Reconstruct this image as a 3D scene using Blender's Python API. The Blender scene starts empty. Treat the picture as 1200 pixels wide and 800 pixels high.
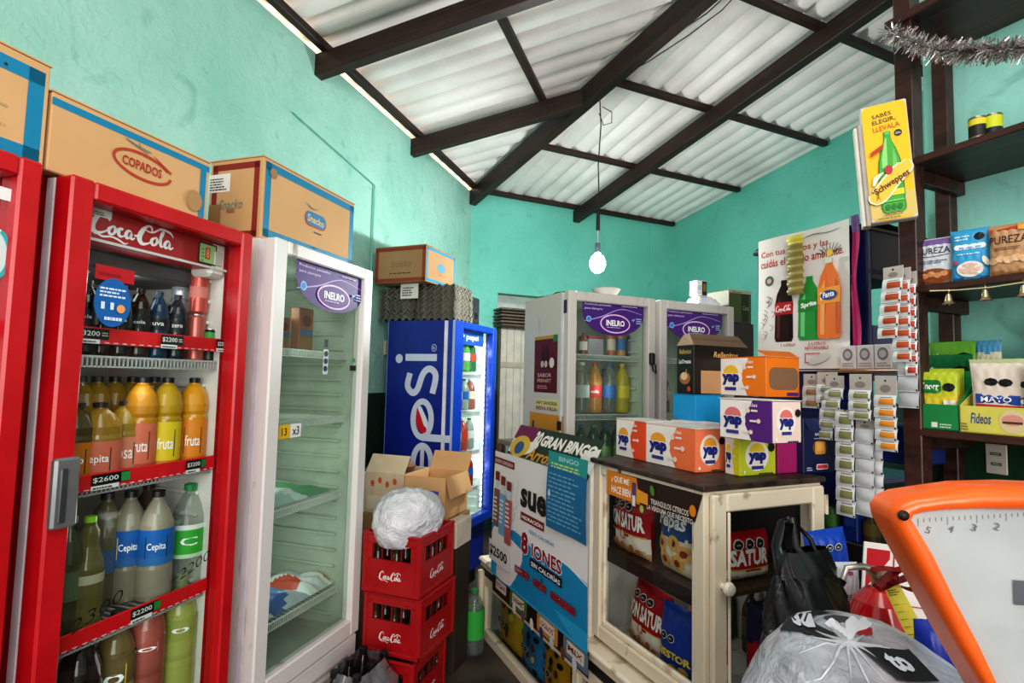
import bpy, math, random
from mathutils import Vector, Matrix
random.seed(7)
R=math.radians
sc=bpy.context.scene; COL=sc.collection
# ---------------------------------------------------------------- camera geometry (measured from the room's vanishing lines)
F_,PI_,RO_=640,R(3.889),R(-1.352)
CZ=1.6
def ray(px,py):
    a=(px-600)/F_; b=(400-py)/F_
    c,s=math.cos(RO_),math.sin(RO_); cp,sp=math.cos(PI_),math.sin(PI_)
    r2=(c,sp*s,-cp*s); u2=(s,-sp*c,cp*c); fw=(0,cp,sp)
    return [fw[i]+a*r2[i]+b*u2[i] for i in range(3)]
class Fr:
    """a floor frame: x runs along az (degrees clockwise from +Y), y to the left of it"""
    def __init__(s,az,x=0,y=0):
        a=R(az); s.az=az; s.o=(x,y); s.X=(math.sin(a),math.cos(a)); s.Y=(-math.cos(a),math.sin(a))
    def W(s,x,y): return (s.o[0]+x*s.X[0]+y*s.Y[0], s.o[1]+x*s.X[1]+y*s.Y[1])
    def _p(s,px,py,A,Bv,k):
        d=ray(px,py); oA=-(s.o[0]*A[0]+s.o[1]*A[1]); dA=d[0]*A[0]+d[1]*A[1]; t=(k-oA)/dA
        return (-(s.o[0]*Bv[0]+s.o[1]*Bv[1])+t*(d[0]*Bv[0]+d[1]*Bv[1]), CZ+t*d[2])
    def on(s,px,py,y=0): return s._p(px,py,s.Y,s.X,y)
    def side(s,px,py,x=0): return s._p(px,py,s.X,s.Y,x)
    def onz(s,px,py,z):
        d=ray(px,py); t=(z-CZ)/d[2]; x,y=d[0]*t-s.o[0],d[1]*t-s.o[1]
        return (x*s.X[0]+y*s.X[1], x*s.Y[0]+y*s.Y[1])
    def sub(s,x,y,daz=0): return Fr(s.az+daz,*s.W(x,y))
def at_range(px,py,r):
    d=ray(px,py); k=r/math.hypot(d[0],d[1]); return (d[0]*k,d[1]*k,CZ+d[2]*k)
# ---------------------------------------------------------------- materials
_M={}
def lin(h):
    h=h.lstrip('#'); out=[]
    for i in (0,2,4):
        c=int(h[i:i+2],16)/255; out.append(c/12.92 if c<=.04045 else ((c+.055)/1.055)**2.4)
    return (*out,1)
def new(name):
    m=bpy.data.materials.new(name); m.use_nodes=True; nt=m.node_tree; b=nt.nodes['Principled BSDF']; return m,nt,b
def M(h,rough=.5,metal=0,emit=0,alpha=1,coat=0,spec=.5):
    """procedural colour: a base tone with a faint noise of lighter and darker"""
    k=(h,rough,metal,emit,alpha,coat,spec)
    if k in _M: return _M[k]
    m,nt,b=new('paint_'+h.lstrip('#')); c=lin(h)
    tc=nt.nodes.new('ShaderNodeTexCoord'); n=nt.nodes.new('ShaderNodeTexNoise'); n.inputs['Scale'].default_value=9; n.inputs['Detail'].default_value=3
    r=nt.nodes.new('ShaderNodeValToRGB'); r.color_ramp.elements[0].position=.3; r.color_ramp.elements[1].position=.7
    r.color_ramp.elements[0].color=(*[v*.88 for v in c[:3]],1); r.color_ramp.elements[1].color=(*[min(1,v*1.08+.002) for v in c[:3]],1)
    nt.links.new(tc.outputs['Object'],n.inputs['Vector']); nt.links.new(n.outputs['Fac'],r.inputs['Fac']); nt.links.new(r.outputs['Color'],b.inputs['Base Color'])
    b.inputs['Roughness'].default_value=rough; b.inputs['Metallic'].default_value=metal; b.inputs['Specular IOR Level'].default_value=spec
    if emit: nt.links.new(r.outputs['Color'],b.inputs['Emission Color']); b.inputs['Emission Strength'].default_value=emit
    if alpha<1: b.inputs['Alpha'].default_value=alpha
    if coat: b.inputs['Coat Weight'].default_value=coat
    _M[k]=m; return m
def ink(h,rough=.5,emit=0,spec=.3):
    k=('ink',h,rough,emit)
    if k in _M: return _M[k]
    m,nt,b=new('ink_'+h.lstrip('#')); b.inputs['Base Color'].default_value=lin(h); b.inputs['Roughness'].default_value=rough; b.inputs['Specular IOR Level'].default_value=spec
    if emit: b.inputs['Emission Color'].default_value=lin(h); b.inputs['Emission Strength'].default_value=emit
    _M[k]=m; return m
def glass_mat(tint='#f2f8f6',gloss=1.0,haze=0.0,name='pane_glass',hz='#dfe8e4'):
    k=('g',tint,gloss,haze,hz)
    if k in _M: return _M[k]
    m=bpy.data.materials.new(name); m.use_nodes=True; nt=m.node_tree; nt.nodes.clear()
    o=nt.nodes.new('ShaderNodeOutputMaterial'); t=nt.nodes.new('ShaderNodeBsdfTransparent'); t.inputs[0].default_value=lin(tint)
    g=nt.nodes.new('ShaderNodeBsdfGlossy'); g.inputs['Roughness'].default_value=.04
    lw=nt.nodes.new('ShaderNodeLayerWeight'); lw.inputs[0].default_value=.5; f=nt.nodes.new('ShaderNodeMath'); f.operation='POWER'; f.inputs[1].default_value=4; nt.links.new(lw.outputs['Facing'],f.inputs[0])
    mu=nt.nodes.new('ShaderNodeMath'); mu.operation='MULTIPLY_ADD'; mu.inputs[1].default_value=.7*gloss; mu.inputs[2].default_value=.022*gloss
    mx=nt.nodes.new('ShaderNodeMixShader'); nt.links.new(f.outputs[0],mu.inputs[0]); nt.links.new(mu.outputs[0],mx.inputs[0])
    nt.links.new(t.outputs[0],mx.inputs[1]); nt.links.new(g.outputs[0],mx.inputs[2]); last=mx
    if haze:
        d=nt.nodes.new('ShaderNodeBsdfDiffuse'); d.inputs[0].default_value=lin(hz); m2=nt.nodes.new('ShaderNodeMixShader')
        n=nt.nodes.new('ShaderNodeTexNoise'); n.inputs['Scale'].default_value=4; mm=nt.nodes.new('ShaderNodeMath'); mm.operation='MULTIPLY'; mm.inputs[1].default_value=haze*2
        nt.links.new(n.outputs['Fac'],mm.inputs[0]); nt.links.new(mm.outputs[0],m2.inputs[0]); nt.links.new(mx.outputs[0],m2.inputs[1]); nt.links.new(d.outputs[0],m2.inputs[2]); last=m2
    nt.links.new(last.outputs[0],o.inputs[0]); _M[k]=m; return m
def wall_mat(name,c1,c2,dado=None,dcol='#17402f',bump=.35):
    m,nt,b=new(name); N=nt.nodes.new; Lk=nt.links.new
    g=N('ShaderNodeNewGeometry'); n=N('ShaderNodeTexNoise'); n.inputs['Scale'].default_value=1.3; n.inputs['Detail'].default_value=7; n.inputs['Roughness'].default_value=.62
    Lk(g.outputs['Position'],n.inputs['Vector']); r=N('ShaderNodeValToRGB'); r.color_ramp.elements[0].position=.32; r.color_ramp.elements[1].position=.62
    r.color_ramp.elements[0].color=lin(c1); r.color_ramp.elements[1].color=lin(c2); Lk(n.outputs['Fac'],r.inputs['Fac']); col=r.outputs['Color']
    # scuffs
    n3=N('ShaderNodeTexNoise'); n3.inputs['Scale'].default_value=5; n3.inputs['Detail'].default_value=8; n3.inputs['Distortion'].default_value=1.2; Lk(g.outputs['Position'],n3.inputs['Vector'])
    r3=N('ShaderNodeValToRGB'); r3.color_ramp.elements[0].position=.60; r3.color_ramp.elements[1].position=.74; r3.color_ramp.elements[0].color=(0,0,0,1); r3.color_ramp.elements[1].color=(.45,.45,.45,1); Lk(n3.outputs['Fac'],r3.inputs['Fac'])
    mx=N('ShaderNodeMix'); mx.data_type='RGBA'; mx.inputs[7].default_value=lin('#5fa294'); Lk(r3.outputs['Color'],mx.inputs[0]); Lk(col,mx.inputs[6]); col=mx.outputs[2]
    if dado is not None:
        s=N('ShaderNodeSeparateXYZ'); Lk(g.outputs['Position'],s.inputs[0]); c=N('ShaderNodeMath'); c.operation='LESS_THAN'; c.inputs[1].default_value=dado; Lk(s.outputs[2],c.inputs[0])
        m2=N('ShaderNodeMix'); m2.data_type='RGBA'; m2.inputs[7].default_value=lin(dcol); Lk(c.outputs[0],m2.inputs[0]); Lk(col,m2.inputs[6]); col=m2.outputs[2]
    Lk(col,b.inputs['Base Color']); b.inputs['Roughness'].default_value=.55
    n2=N('ShaderNodeTexNoise'); n2.inputs['Scale'].default_value=26; n2.inputs['Detail'].default_value=6; n2.inputs['Distortion'].default_value=.8; Lk(g.outputs['Position'],n2.inputs['Vector'])
    n4=N('ShaderNodeTexNoise'); n4.inputs['Scale'].default_value=4; n4.inputs['Detail'].default_value=4; Lk(g.outputs['Position'],n4.inputs['Vector'])
    ad=N('ShaderNodeMath'); ad.operation='MULTIPLY_ADD'; ad.inputs[1].default_value=2.5; Lk(n4.outputs['Fac'],ad.inputs[0]); Lk(n2.outputs['Fac'],ad.inputs[2])
    bp=N('ShaderNodeBump'); bp.inputs['Strength'].default_value=bump; bp.inputs['Distance'].default_value=.012; Lk(ad.outputs[0],bp.inputs['Height']); Lk(bp.outputs[0],b.inputs['Normal'])
    return m
def grain_mat(name,c1,c2,scale=(3,3,40),rough=.5,bump=.2,pos=(.35,.65)):
    m,nt,b=new(name); N=nt.nodes.new; Lk=nt.links.new
    tc=N('ShaderNodeTexCoord'); mp=N('ShaderNodeMapping'); mp.inputs['Scale'].default_value=scale; n=N('ShaderNodeTexNoise'); n.inputs['Scale'].default_value=1; n.inputs['Detail'].default_value=6
    Lk(tc.outputs['Object'],mp.inputs[0]); Lk(mp.outputs[0],n.inputs['Vector']); r=N('ShaderNodeValToRGB'); r.color_ramp.elements[0].position=pos[0]; r.color_ramp.elements[1].position=pos[1]
    r.color_ramp.elements[0].color=lin(c1); r.color_ramp.elements[1].color=lin(c2); Lk(n.outputs['Fac'],r.inputs['Fac']); Lk(r.outputs['Color'],b.inputs['Base Color']); b.inputs['Roughness'].default_value=rough
    bp=N('ShaderNodeBump'); bp.inputs['Strength'].default_value=bump; bp.inputs['Distance'].default_value=.004; Lk(n.outputs['Fac'],bp.inputs['Height']); Lk(bp.outputs[0],b.inputs['Normal'])
    return m
BEAM=grain_mat('dark_beam_wood','#1d110d','#3a2219',(2,40,40),.55)
SHELFW=grain_mat('dark_shelf_wood','#2a1512','#4a2a22',(4,30,30),.4)
CREAM=grain_mat('chipped_cream_paint','#6b5138','#e6dac2',(9,9,6),.5,.3,(.26,.34))
CREAM2=grain_mat('worn_cream_paint','#b9a284','#efe4cf',(12,12,8),.5,.3,(.3,.45))
CARD=grain_mat('corrugated_cardboard','#c89c6c','#d0a576',(2.5,2.5,2.5),.8,.02)
CARD2=grain_mat('dark_cardboard','#96744f','#a07c55',(2.5,2.5,2.5),.8,.02)
SHEET=grain_mat('roof_sheet_fibre','#d3c9c6','#f6efec',(1.4,1.4,1.4),.85,.1,(.25,.6))
CONC=grain_mat('floor_concrete','#2b2621','#5a5046',(3,3,3),.55,.3)
RED='#c40d1a'; RED2='#9e0b18'; WHT='#e9e6e2'
FRW=grain_mat('worn_white_enamel','#8f7660','#e4dfdc',(7,7,2.2),.35,.1,(.29,.37))
FRW2=grain_mat('dull_white_enamel','#8d8174','#c9c4bd',(7,7,2.2),.4,.1,(.22,.34))
# ---------------------------------------------------------------- mesh builder
class MB:
    def __init__(s): s.v=[]; s.f=[]; s.m=[]; s.mats=[]; s.T=Matrix.Identity(4); s.sm=[]
    def mi(s,mat):
        if isinstance(mat,str): mat=M(mat)
        if mat not in s.mats: s.mats.append(mat)
        return s.mats.index(mat)
    def add(s,vs,fs,mat,smooth=False):
        n=len(s.v); mi=s.mi(mat); T=s.T
        s.v+= [tuple(T@Vector(p)) for p in vs]; 
        for f in fs: s.f.append([i+n for i in f]); s.m.append(mi); s.sm.append(smooth)
        return s
    def box(s,x0,x1,y0,y1,z0,z1,mat,b=0):
        if x0>x1:x0,x1=x1,x0
        if y0>y1:y0,y1=y1,y0
        if z0>z1:z0,z1=z1,z0
        b=min(b,(x1-x0)*.45,(y1-y0)*.45,(z1-z0)*.45)
        if b<=0:
            return s.add([(x0,y0,z0),(x1,y0,z0),(x1,y1,z0),(x0,y1,z0),(x0,y0,z1),(x1,y0,z1),(x1,y1,z1),(x0,y1,z1)],
              [(0,3,2,1),(4,5,6,7),(0,1,5,4),(1,2,6,5),(2,3,7,6),(3,0,4,7)],mat)
        vs=[];
        for X,sx in ((x0,1),(x1,-1)):
            for Y,sy in ((y0,1),(y1,-1)):
                for Z,sz in ((z0,1),(z1,-1)):
                    vs+=[(X,Y+sy*b,Z+sz*b),(X+sx*b,Y,Z+sz*b),(X+sx*b,Y+sy*b,Z)]
        def c(i,j,k): return (i*4+j*2+k)*3
        fs=[]
        for i in (0,1): q=[c(i,0,0),c(i,1,0),c(i,1,1),c(i,0,1)]; fs.append(q if i==1 else q[::-1])
        for j in (0,1): q=[c(0,j,0)+1,c(1,j,0)+1,c(1,j,1)+1,c(0,j,1)+1]; fs.append(q if j==0 else q[::-1])
        for k in (0,1): q=[c(0,0,k)+2,c(1,0,k)+2,c(1,1,k)+2,c(0,1,k)+2]; fs.append(q if k==1 else q[::-1])
        for j in (0,1):
            for k in (0,1): fs.append([c(0,j,k)+1,c(1,j,k)+1,c(1,j,k)+2,c(0,j,k)+2])
        for i in (0,1):
            for k in (0,1): fs.append([c(i,0,k),c(i,1,k),c(i,1,k)+2,c(i,0,k)+2])
        for i in (0,1):
            for j in (0,1): fs.append([c(i,j,0),c(i,j,1),c(i,j,1)+1,c(i,j,0)+1])
        for i in (0,1):
            for j in (0,1):
                for k in (0,1): fs.append([c(i,j,k),c(i,j,k)+1,c(i,j,k)+2])
        return s.add(vs,fs,mat)
    def poly(s,pts,mat): return s.add(pts,[list(range(len(pts)))],mat)
    def lathe(s,prof,mat,n=20,c=(0,0),matfn=None,cap=True):
        """prof: list of (r,z)"""
        vs=[]; k=len(prof)
        for r,z in prof:
            for i in range(n): a=2*math.pi*i/n; vs.append((c[0]+r*math.cos(a),c[1]+r*math.sin(a),z))
        for j in range(k-1):
            mt=matfn(j) if matfn else mat
            s.add(vs[j*n:(j+2)*n],[(i,(i+1)%n,n+(i+1)%n,n+i) for i in range(n)],mt,True)
        if cap:
            s.add(vs[:n],[list(range(n))[::-1]],matfn(0) if matfn else mat); s.add(vs[-n:],[list(range(n))],matfn(k-2) if matfn else mat)
        return s
    def tube(s,pts,r,mat,n=8,close=False):
        P=[Vector(p) for p in pts]; rr=r if isinstance(r,(list,tuple)) else [r]*len(P); vs=[]; up=None
        for i,p in enumerate(P):
            if close: d=(P[(i+1)%len(P)]-P[i-1])
            else: d=(P[min(i+1,len(P)-1)]-P[max(i-1,0)])
            d.normalize()
            if up is None: up=Vector((0,0,1)) if abs(d.z)<.9 else Vector((1,0,0))
            a=d.cross(up); a.normalize(); b=a.cross(d); up=b
            for k in range(n): t=2*math.pi*k/n; vs.append(p+a*(rr[i]*math.cos(t))+b*(rr[i]*math.sin(t)))
        L=len(P); fs=[]
        for i in range(L if close else L-1):
            j=(i+1)%L
            for k in range(n): fs.append((i*n+k,i*n+(k+1)%n,j*n+(k+1)%n,j*n+k))
        if not close: fs.append(list(range(n))); fs.append(list(range((L-1)*n,L*n))[::-1])
        return s.add(vs,fs,mat,True)
    def grid(s,fn,nu,nv,mat=None,matfn=None,smooth=True):
        vs=[fn(i/nu,j/nv) for j in range(nv+1) for i in range(nu+1)]
        n=len(s.v); s.v+=[tuple(s.T@Vector(p)) for p in vs]
        for j in range(nv):
            for i in range(nu):
                mt=matfn((i+.5)/nu,(j+.5)/nv) if matfn else mat
                s.f.append([n+j*(nu+1)+i,n+j*(nu+1)+i+1,n+(j+1)*(nu+1)+i+1,n+(j+1)*(nu+1)+i]); s.m.append(s.mi(mt)); s.sm.append(smooth)
        return s
    def build(s,name,parent=None,weld=False):
        me=bpy.data.meshes.new(name); me.from_pydata(s.v,[],s.f)
        for m in s.mats: me.materials.append(m)
        me.polygons.foreach_set('material_index',s.m); me.polygons.foreach_set('use_smooth',s.sm); me.update()
        if weld:
            import bmesh; bm=bmesh.new(); bm.from_mesh(me); bmesh.ops.remove_doubles(bm,verts=bm.verts,dist=weld); bm.to_mesh(me); bm.free()
        o=bpy.data.objects.new(name,me); COL.objects.link(o)
        if parent: o.parent=parent
        return o
# ---- flat printing on a face: text, shapes
_TX={}
def text_mesh(t,shear=0,bold=0):
    k=(t,shear,bold)
    if k in _TX: return _TX[k]
    cu=bpy.data.curves.new('t','FONT'); cu.body=t; cu.size=1; cu.resolution_u=2; cu.shear=shear; cu.offset=bold; cu.fill_mode='FRONT'
    ob=bpy.data.objects.new('t',cu); me=bpy.data.meshes.new_from_object(ob)
    vs=[(v.co.x,v.co.y) for v in me.vertices]; fs=[list(p.vertices) for p in me.polygons]
    bpy.data.meshes.remove(me); bpy.data.objects.remove(ob); bpy.data.curves.remove(cu)
    x0=min(v[0] for v in vs);x1=max(v[0] for v in vs);y0=min(v[1] for v in vs);y1=max(v[1] for v in vs)
    r=([((x-x0)/(x1-x0),(y-y0)/(y1-y0)) for x,y in vs],fs,(x1-x0)/(y1-y0)); _TX[k]=r; return r
class Pr:
    """prints on a surface whose lower-left corner is o, axes ux, uy (unit), normal n"""
    def __init__(s,mb,o,ux,uy=(0,0,1),n=None,disp=None,eps=.0006):
        s.mb=mb; s.o=Vector(o); s.ux=Vector(ux).normalized(); s.uy=Vector(uy).normalized(); s.n=Vector(n).normalized() if n else s.ux.cross(s.uy); s.d=disp; s.e=eps; s.k=1
    def P(s,x,y):
        return s.o+s.ux*x+s.uy*y+s.n*((s.d(x,y) if s.d else 0)+s.e*s.k)
    def faces(s,pts,fs,mat): s.mb.add([s.P(*p) for p in pts],fs,mat if not isinstance(mat,str) else ink(mat)); s.k+=1; return s
    def rect(s,x0,y0,x1,y1,mat,r=0):
        if r:
            r=min(r,abs(x1-x0)/2,abs(y1-y0)/2); pts=[]
            for cx,cy,a in ((x1-r,y0+r,-90),(x1-r,y1-r,0),(x0+r,y1-r,90),(x0+r,y0+r,180)):
                for q in range(5): t=R(a+q*22.5); pts.append((cx+r*math.cos(t),cy+r*math.sin(t)))
            return s.poly(pts,mat)
        if s.d:
            n=8; pts=[(x0+(x1-x0)*i/n,y0+(y1-y0)*j/n) for j in range(n+1) for i in range(n+1)]
            return s.faces(pts,[(j*(n+1)+i,j*(n+1)+i+1,(j+1)*(n+1)+i+1,(j+1)*(n+1)+i) for j in range(n) for i in range(n)],mat)
        return s.faces([(x0,y0),(x1,y0),(x1,y1),(x0,y1)],[(0,1,2,3)],mat)
    def frame(s,x0,y0,x1,y1,w,mat,r=0):
        s.rect(x0,y0,x1,y0+w,mat); s.k-=1; s.rect(x0,y1-w,x1,y1,mat); s.k-=1; s.rect(x0,y0,x0+w,y1,mat); s.k-=1; s.rect(x1-w,y0,x1,y1,mat); return s
    def poly(s,pts,mat):
        c=(sum(p[0] for p in pts)/len(pts),sum(p[1] for p in pts)/len(pts))
        if s.d or len(pts)>4: return s.faces([c]+list(pts),[(0,i+1,(i+1)%len(pts)+1) for i in range(len(pts))],mat)
        return s.faces(pts,[tuple(range(len(pts)))],mat)
    def ell(s,cx,cy,rx,ry,mat,n=20,a=0,a0=0,a1=360):
        ca,sa=math.cos(R(a)),math.sin(R(a)); pts=[]
        full=abs(a1-a0)>=360
        for i in range(n if full else n+1):
            t=R(a0+(a1-a0)*i/n); x,y=rx*math.cos(t),ry*math.sin(t); pts.append((cx+x*ca-y*sa,cy+x*sa+y*ca))
        return s.poly(pts,mat)
    def ring(s,cx,cy,rx,ry,w,mat,n=24,a0=0,a1=360,a=0):
        ca,sa=math.cos(R(a)),math.sin(R(a)); pts=[]
        for i in range(n+1):
            t=R(a0+(a1-a0)*i/n)
            for q in (0,w): x,y=(rx-q)*math.cos(t),(ry-q)*math.sin(t); pts.append((cx+x*ca-y*sa,cy+x*sa+y*ca))
        return s.faces(pts,[(2*i,2*i+2,2*i+3,2*i+1) for i in range(n)],mat)
    def stroke(s,pts,w,mat,n=5):
        """smooth brush stroke through pts, w = width or list of widths"""
        P=[Vector((*p,0)) for p in pts]; ws=w if isinstance(w,(list,tuple)) else [w]*len(P); out=[]
        for i in range(len(P)-1):
            a=P[max(i-1,0)];b=P[i];c=P[i+1];d=P[min(i+2,len(P)-1)]
            for q in range(n+(i==len(P)-2)):
                t=q/n; out.append((.5*((2*b)+(c-a)*t+(2*a-5*b+4*c-d)*t*t+(3*b-a-3*c+d)*t**3), ws[i]*(1-t)+ws[i+1]*t))
        v=[]
        for i,(p,ww) in enumerate(out):
            d=out[min(i+1,len(out)-1)][0]-out[max(i-1,0)][0]; l=math.hypot(d.x,d.y) or 1; nx,ny=-d.y/l,d.x/l
            v+=[(p.x+nx*ww/2,p.y+ny*ww/2),(p.x-nx*ww/2,p.y-ny*ww/2)]
        return s.faces(v,[(2*i+1,2*i+3,2*i+2,2*i) for i in range(len(out)-1)],mat)
    def text(s,t,x,y,w,h,mat,shear=0,bold=.01,rot=0,keep=False):
        """fit the words into the box whose lower-left corner is x,y"""
        vs,fs,asp=text_mesh(t,shear,bold)
        if keep:
            if w/h>asp: w2=h*asp; x+=(w-w2)/2; w=w2
            else: h2=w/asp; y+=(h-h2)/2; h=h2
        c,q=math.cos(R(rot)),math.sin(R(rot))
        return s.faces([(x+a*w*c-b*h*q,y+a*w*q+b*h*c) for a,b in vs],fs,mat)
    def lines(s,x,y,w,h,n,mat,fill=.5):
        """fine print too small to read: thin bars of uneven length"""
        for i in range(n):
            l=w*(random.uniform(.65,1)); yy=y+h*(n-1-i)/n
            xx=x; 
            while xx<x+l:
                q=random.uniform(.06,.2)*w; s.rect(xx,yy,min(xx+q,x+l),yy+h/n*fill,mat); s.k-=1; xx+=q+.03*w
        s.k+=1; return s
    def cola(s,x,y,w,h,mat):
        """the flowing script logo, drawn as brush strokes in a 10 x 3.4 box"""
        sx,sy=w/10,h/3.4
        def S(pts,wd): s.stroke([(x+a*sx,y+b*sy) for a,b in pts],[q*sx*1.15 for q in wd],mat,4); s.k-=.9
        S([(1.9,2.3),(1.75,2.9),(1.2,3.0),(.5,2.3),(.15,1.2),(.55,.6),(1.2,.75),(1.8,1.2)],[.1,.25,.2,.45,.55,.4,.2,.1])
        S([(.55,.55),(1.3,.3),(2.2,.5),(3.0,.35),(3.7,.05),(4.1,.25)],[.1,.2,.16,.2,.15,.05])
        S([(2.3,1.75),(1.9,1.35),(2.0,.85),(2.35,.85),(2.6,1.3),(2.5,1.75),(2.25,1.75),(2.7,1.6),(3.0,1.75)],[.2,.34,.3,.2,.3,.25,.15,.1,.1])
        S([(3.45,1.7),(3.15,1.75),(2.95,1.3),(3.1,.85),(3.5,.9),(3.7,1.2)],[.25,.25,.36,.3,.15,.1])
        S([(4.4,1.7),(4.05,1.75),(3.8,1.3),(3.9,.85),(4.2,.95),(4.45,1.6),(4.35,1.0),(4.6,.85),(4.85,1.1)],[.12,.25,.36,.3,.15,.2,.34,.2,.1])
        S([(4.75,1.35),(5.2,1.45)],[.2,.2])
        S([(6.85,2.4),(6.75,2.95),(6.3,3.0),(5.7,2.3),(5.35,1.3),(5.65,.65),(6.3,.75),(6.9,1.2)],[.15,.25,.2,.45,.55,.4,.2,.1])
        S([(6.3,2.95),(6.0,2.5),(6.9,2.35),(8.0,3.1),(9.2,2.9),(9.6,2.4)],[.1,.1,.15,.24,.24,.05])
        S([(7.2,1.75),(6.85,1.35),(6.95,.85),(7.3,.85),(7.55,1.3),(7.45,1.75),(7.2,1.75)],[.2,.34,.3,.2,.3,.25,.15])
        S([(7.7,1.2),(8.2,2.2),(8.35,2.85),(8.1,2.6),(7.95,1.5),(8.1,.85),(8.4,1.0)],[.1,.15,.15,.25,.36,.28,.1])
        S([(9.2,1.7),(8.85,1.75),(8.55,1.3),(8.65,.85),(8.95,.95),(9.2,1.6),(9.15,1.0),(9.4,.85),(9.7,1.15)],[.12,.25,.36,.3,.15,.2,.34,.2,.1])
        s.k+=1; return s
# ---------------------------------------------------------------- objects
def tag(o,label,cat,group=None,kind=None):
    if kind: o['kind']=kind
    if label: o['label']=label
    if cat: o['category']=cat
    if group: o['group']=group
    return o
def place(o,fr,x=0,y=0,z=0,daz=0):
    w=fr.W(x,y); o.location=(w[0],w[1],z); o.rotation_euler=(0,0,R(90-fr.az-daz)); return o
def empty(name,fr,x=0,y=0,z=0,daz=0):
    o=bpy.data.objects.new(name,None); o.empty_display_size=.05; COL.objects.link(o); return place(o,fr,x,y,z,daz)
def dup(o,fr,x,y,z,daz=0,label=None,group=None):
    r=o.copy(); COL.objects.link(r); place(r,fr,x,y,z,daz)
    if label: r['label']=label
    if group: r['group']=group
    for ch in list(o.children):
        c=ch.copy(); COL.objects.link(c); c.parent=r
        for g in ch.children: d=g.copy(); COL.objects.link(d); d.parent=c
    return r
def struct(name,mb): o=mb.build(name); o['kind']='structure'; return o
# ================================================================ THE ROOM
L=Fr(17.58)                               # along the left wall
C1=L.W(5.38,2.2); B=Fr(65.44,*C1)         # back wall from the left corner; local -y comes towards the camera
C2=B.W(2.765,0)
RW=Fr(155.44)                             # along the shelf wall, x towards the viewer's right
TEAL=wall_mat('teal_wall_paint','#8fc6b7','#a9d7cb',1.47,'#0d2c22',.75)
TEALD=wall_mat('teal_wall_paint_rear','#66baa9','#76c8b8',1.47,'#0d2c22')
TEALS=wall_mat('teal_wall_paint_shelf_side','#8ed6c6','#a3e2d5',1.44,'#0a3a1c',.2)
# left wall: upper edge follows the eave, a slit stays open below the sheets
m=MB(); a=L.W(-1.6,2.2);b=L.W(5.38,2.2);a2=L.W(-1.6,2.35);b2=L.W(5.5,2.35)
def slab(m,a,b,a2,b2,z0,z1,mat,z1b=None):
    z1b=z1b or z1
    m.add([(*a,z0),(*b,z0),(*b2,z0),(*a2,z0),(*a,z1),(*b,z1b),(*b2,z1b),(*a2,z1)],[(0,1,5,4),(1,2,6,5),(2,3,7,6),(3,0,4,7),(4,5,6,7),(0,3,2,1)],mat)
slab(m,a,b,a2,b2,0,3.60,TEAL); struct('wall_left',m)
# back wall with a doorway
m=MB()
for x0,x1,z0,z1 in ((0,.335,0,3.66),(.335,1.05,2.535,3.66),(1.05,2.765,0,3.66)):
    slab(m,B.W(x0,0),B.W(x1,0),B.W(x0,.15),B.W(x1,.15),z0,z1,TEALD)
slab(m,B.W(2.39,-.02),B.W(2.765,-.02),B.W(2.39,0),B.W(2.765,0),0,3.62,TEALD)
struct('wall_back',m)
m=MB(); q=Fr(155.44,*C2); slab(m,q.W(0,0),q.W(4.2,0),q.W(0,.15),q.W(4.2,.15),0,3.64,TEALD,3.64+.12*4.2); struct('wall_rear',m)
# shelf wall, nearer, ends at the shelving post
m=MB(); slab(m,RW.W(-1.27,2.4),RW.W(1.6,2.4),RW.W(-1.27,2.52),RW.W(1.6,2.52),0,4.1,TEALS,4.3); struct('wall_right',m)
m=MB(); m.add([(-6,-3,0),(7,-3,0),(7,9,0),(-6,9,0)],[(0,1,2,3)],CONC); struct('floor',m)
# room beyond the doorway: a pale plastered wall in daylight
m=MB(); slab(m,B.W(-.2,1.5),B.W(2.2,1.5),B.W(-.2,1.6),B.W(2.2,1.6),0,3.4,M('#f2f4ee',.8)); struct('wall_beyond',m)
# ceiling: two slopes of corrugated sheets meeting at the hip
PITCH=.177
def roof(fn,u0,u1,tlim,tmax,name):
    m=MB(); n=int((u1-u0)/PITCH*12); cols=[]
    for i in range(n+1):
        u=u0+(u1-u0)*i/n; ta,tb=tlim(u); cols.append([fn(u,ta+(tb-ta)*j/6) for j in range(7)])
    for thick in (0,):
        vs=[p for c in cols for p in c]; m.add(vs,[(i*7+j,i*7+j+1,(i+1)*7+j+1,(i+1)*7+j) for i in range(n) for j in range(6)],SHEET,False)
    return struct(name,m)
def f1(u,t):
    x,y=L.W(u,2.2-t); return (x,y,3.655+.16*t+.055*(1-abs(math.cos(math.pi*u/PITCH)))**1.6-.02)
def f2(x,d):
    X,Y=B.W(x,-d); return (X,Y,3.655+.12*d+.055*(1-abs(math.cos(math.pi*x/PITCH)))**1.6-.02)
roof(f1,-1.6,5.5,lambda u:(-.25,max(-.2,min(5.2,(5.38-u)/.913+.06))),5,'ceiling_left_slope')
roof(f2,-.14,5.0,lambda x:(-.2,5.6) if x>.55 else (-.2,max(-.15,min(5.6,x/.0952+.6))),5.6,'ceiling_back_slope')
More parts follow.
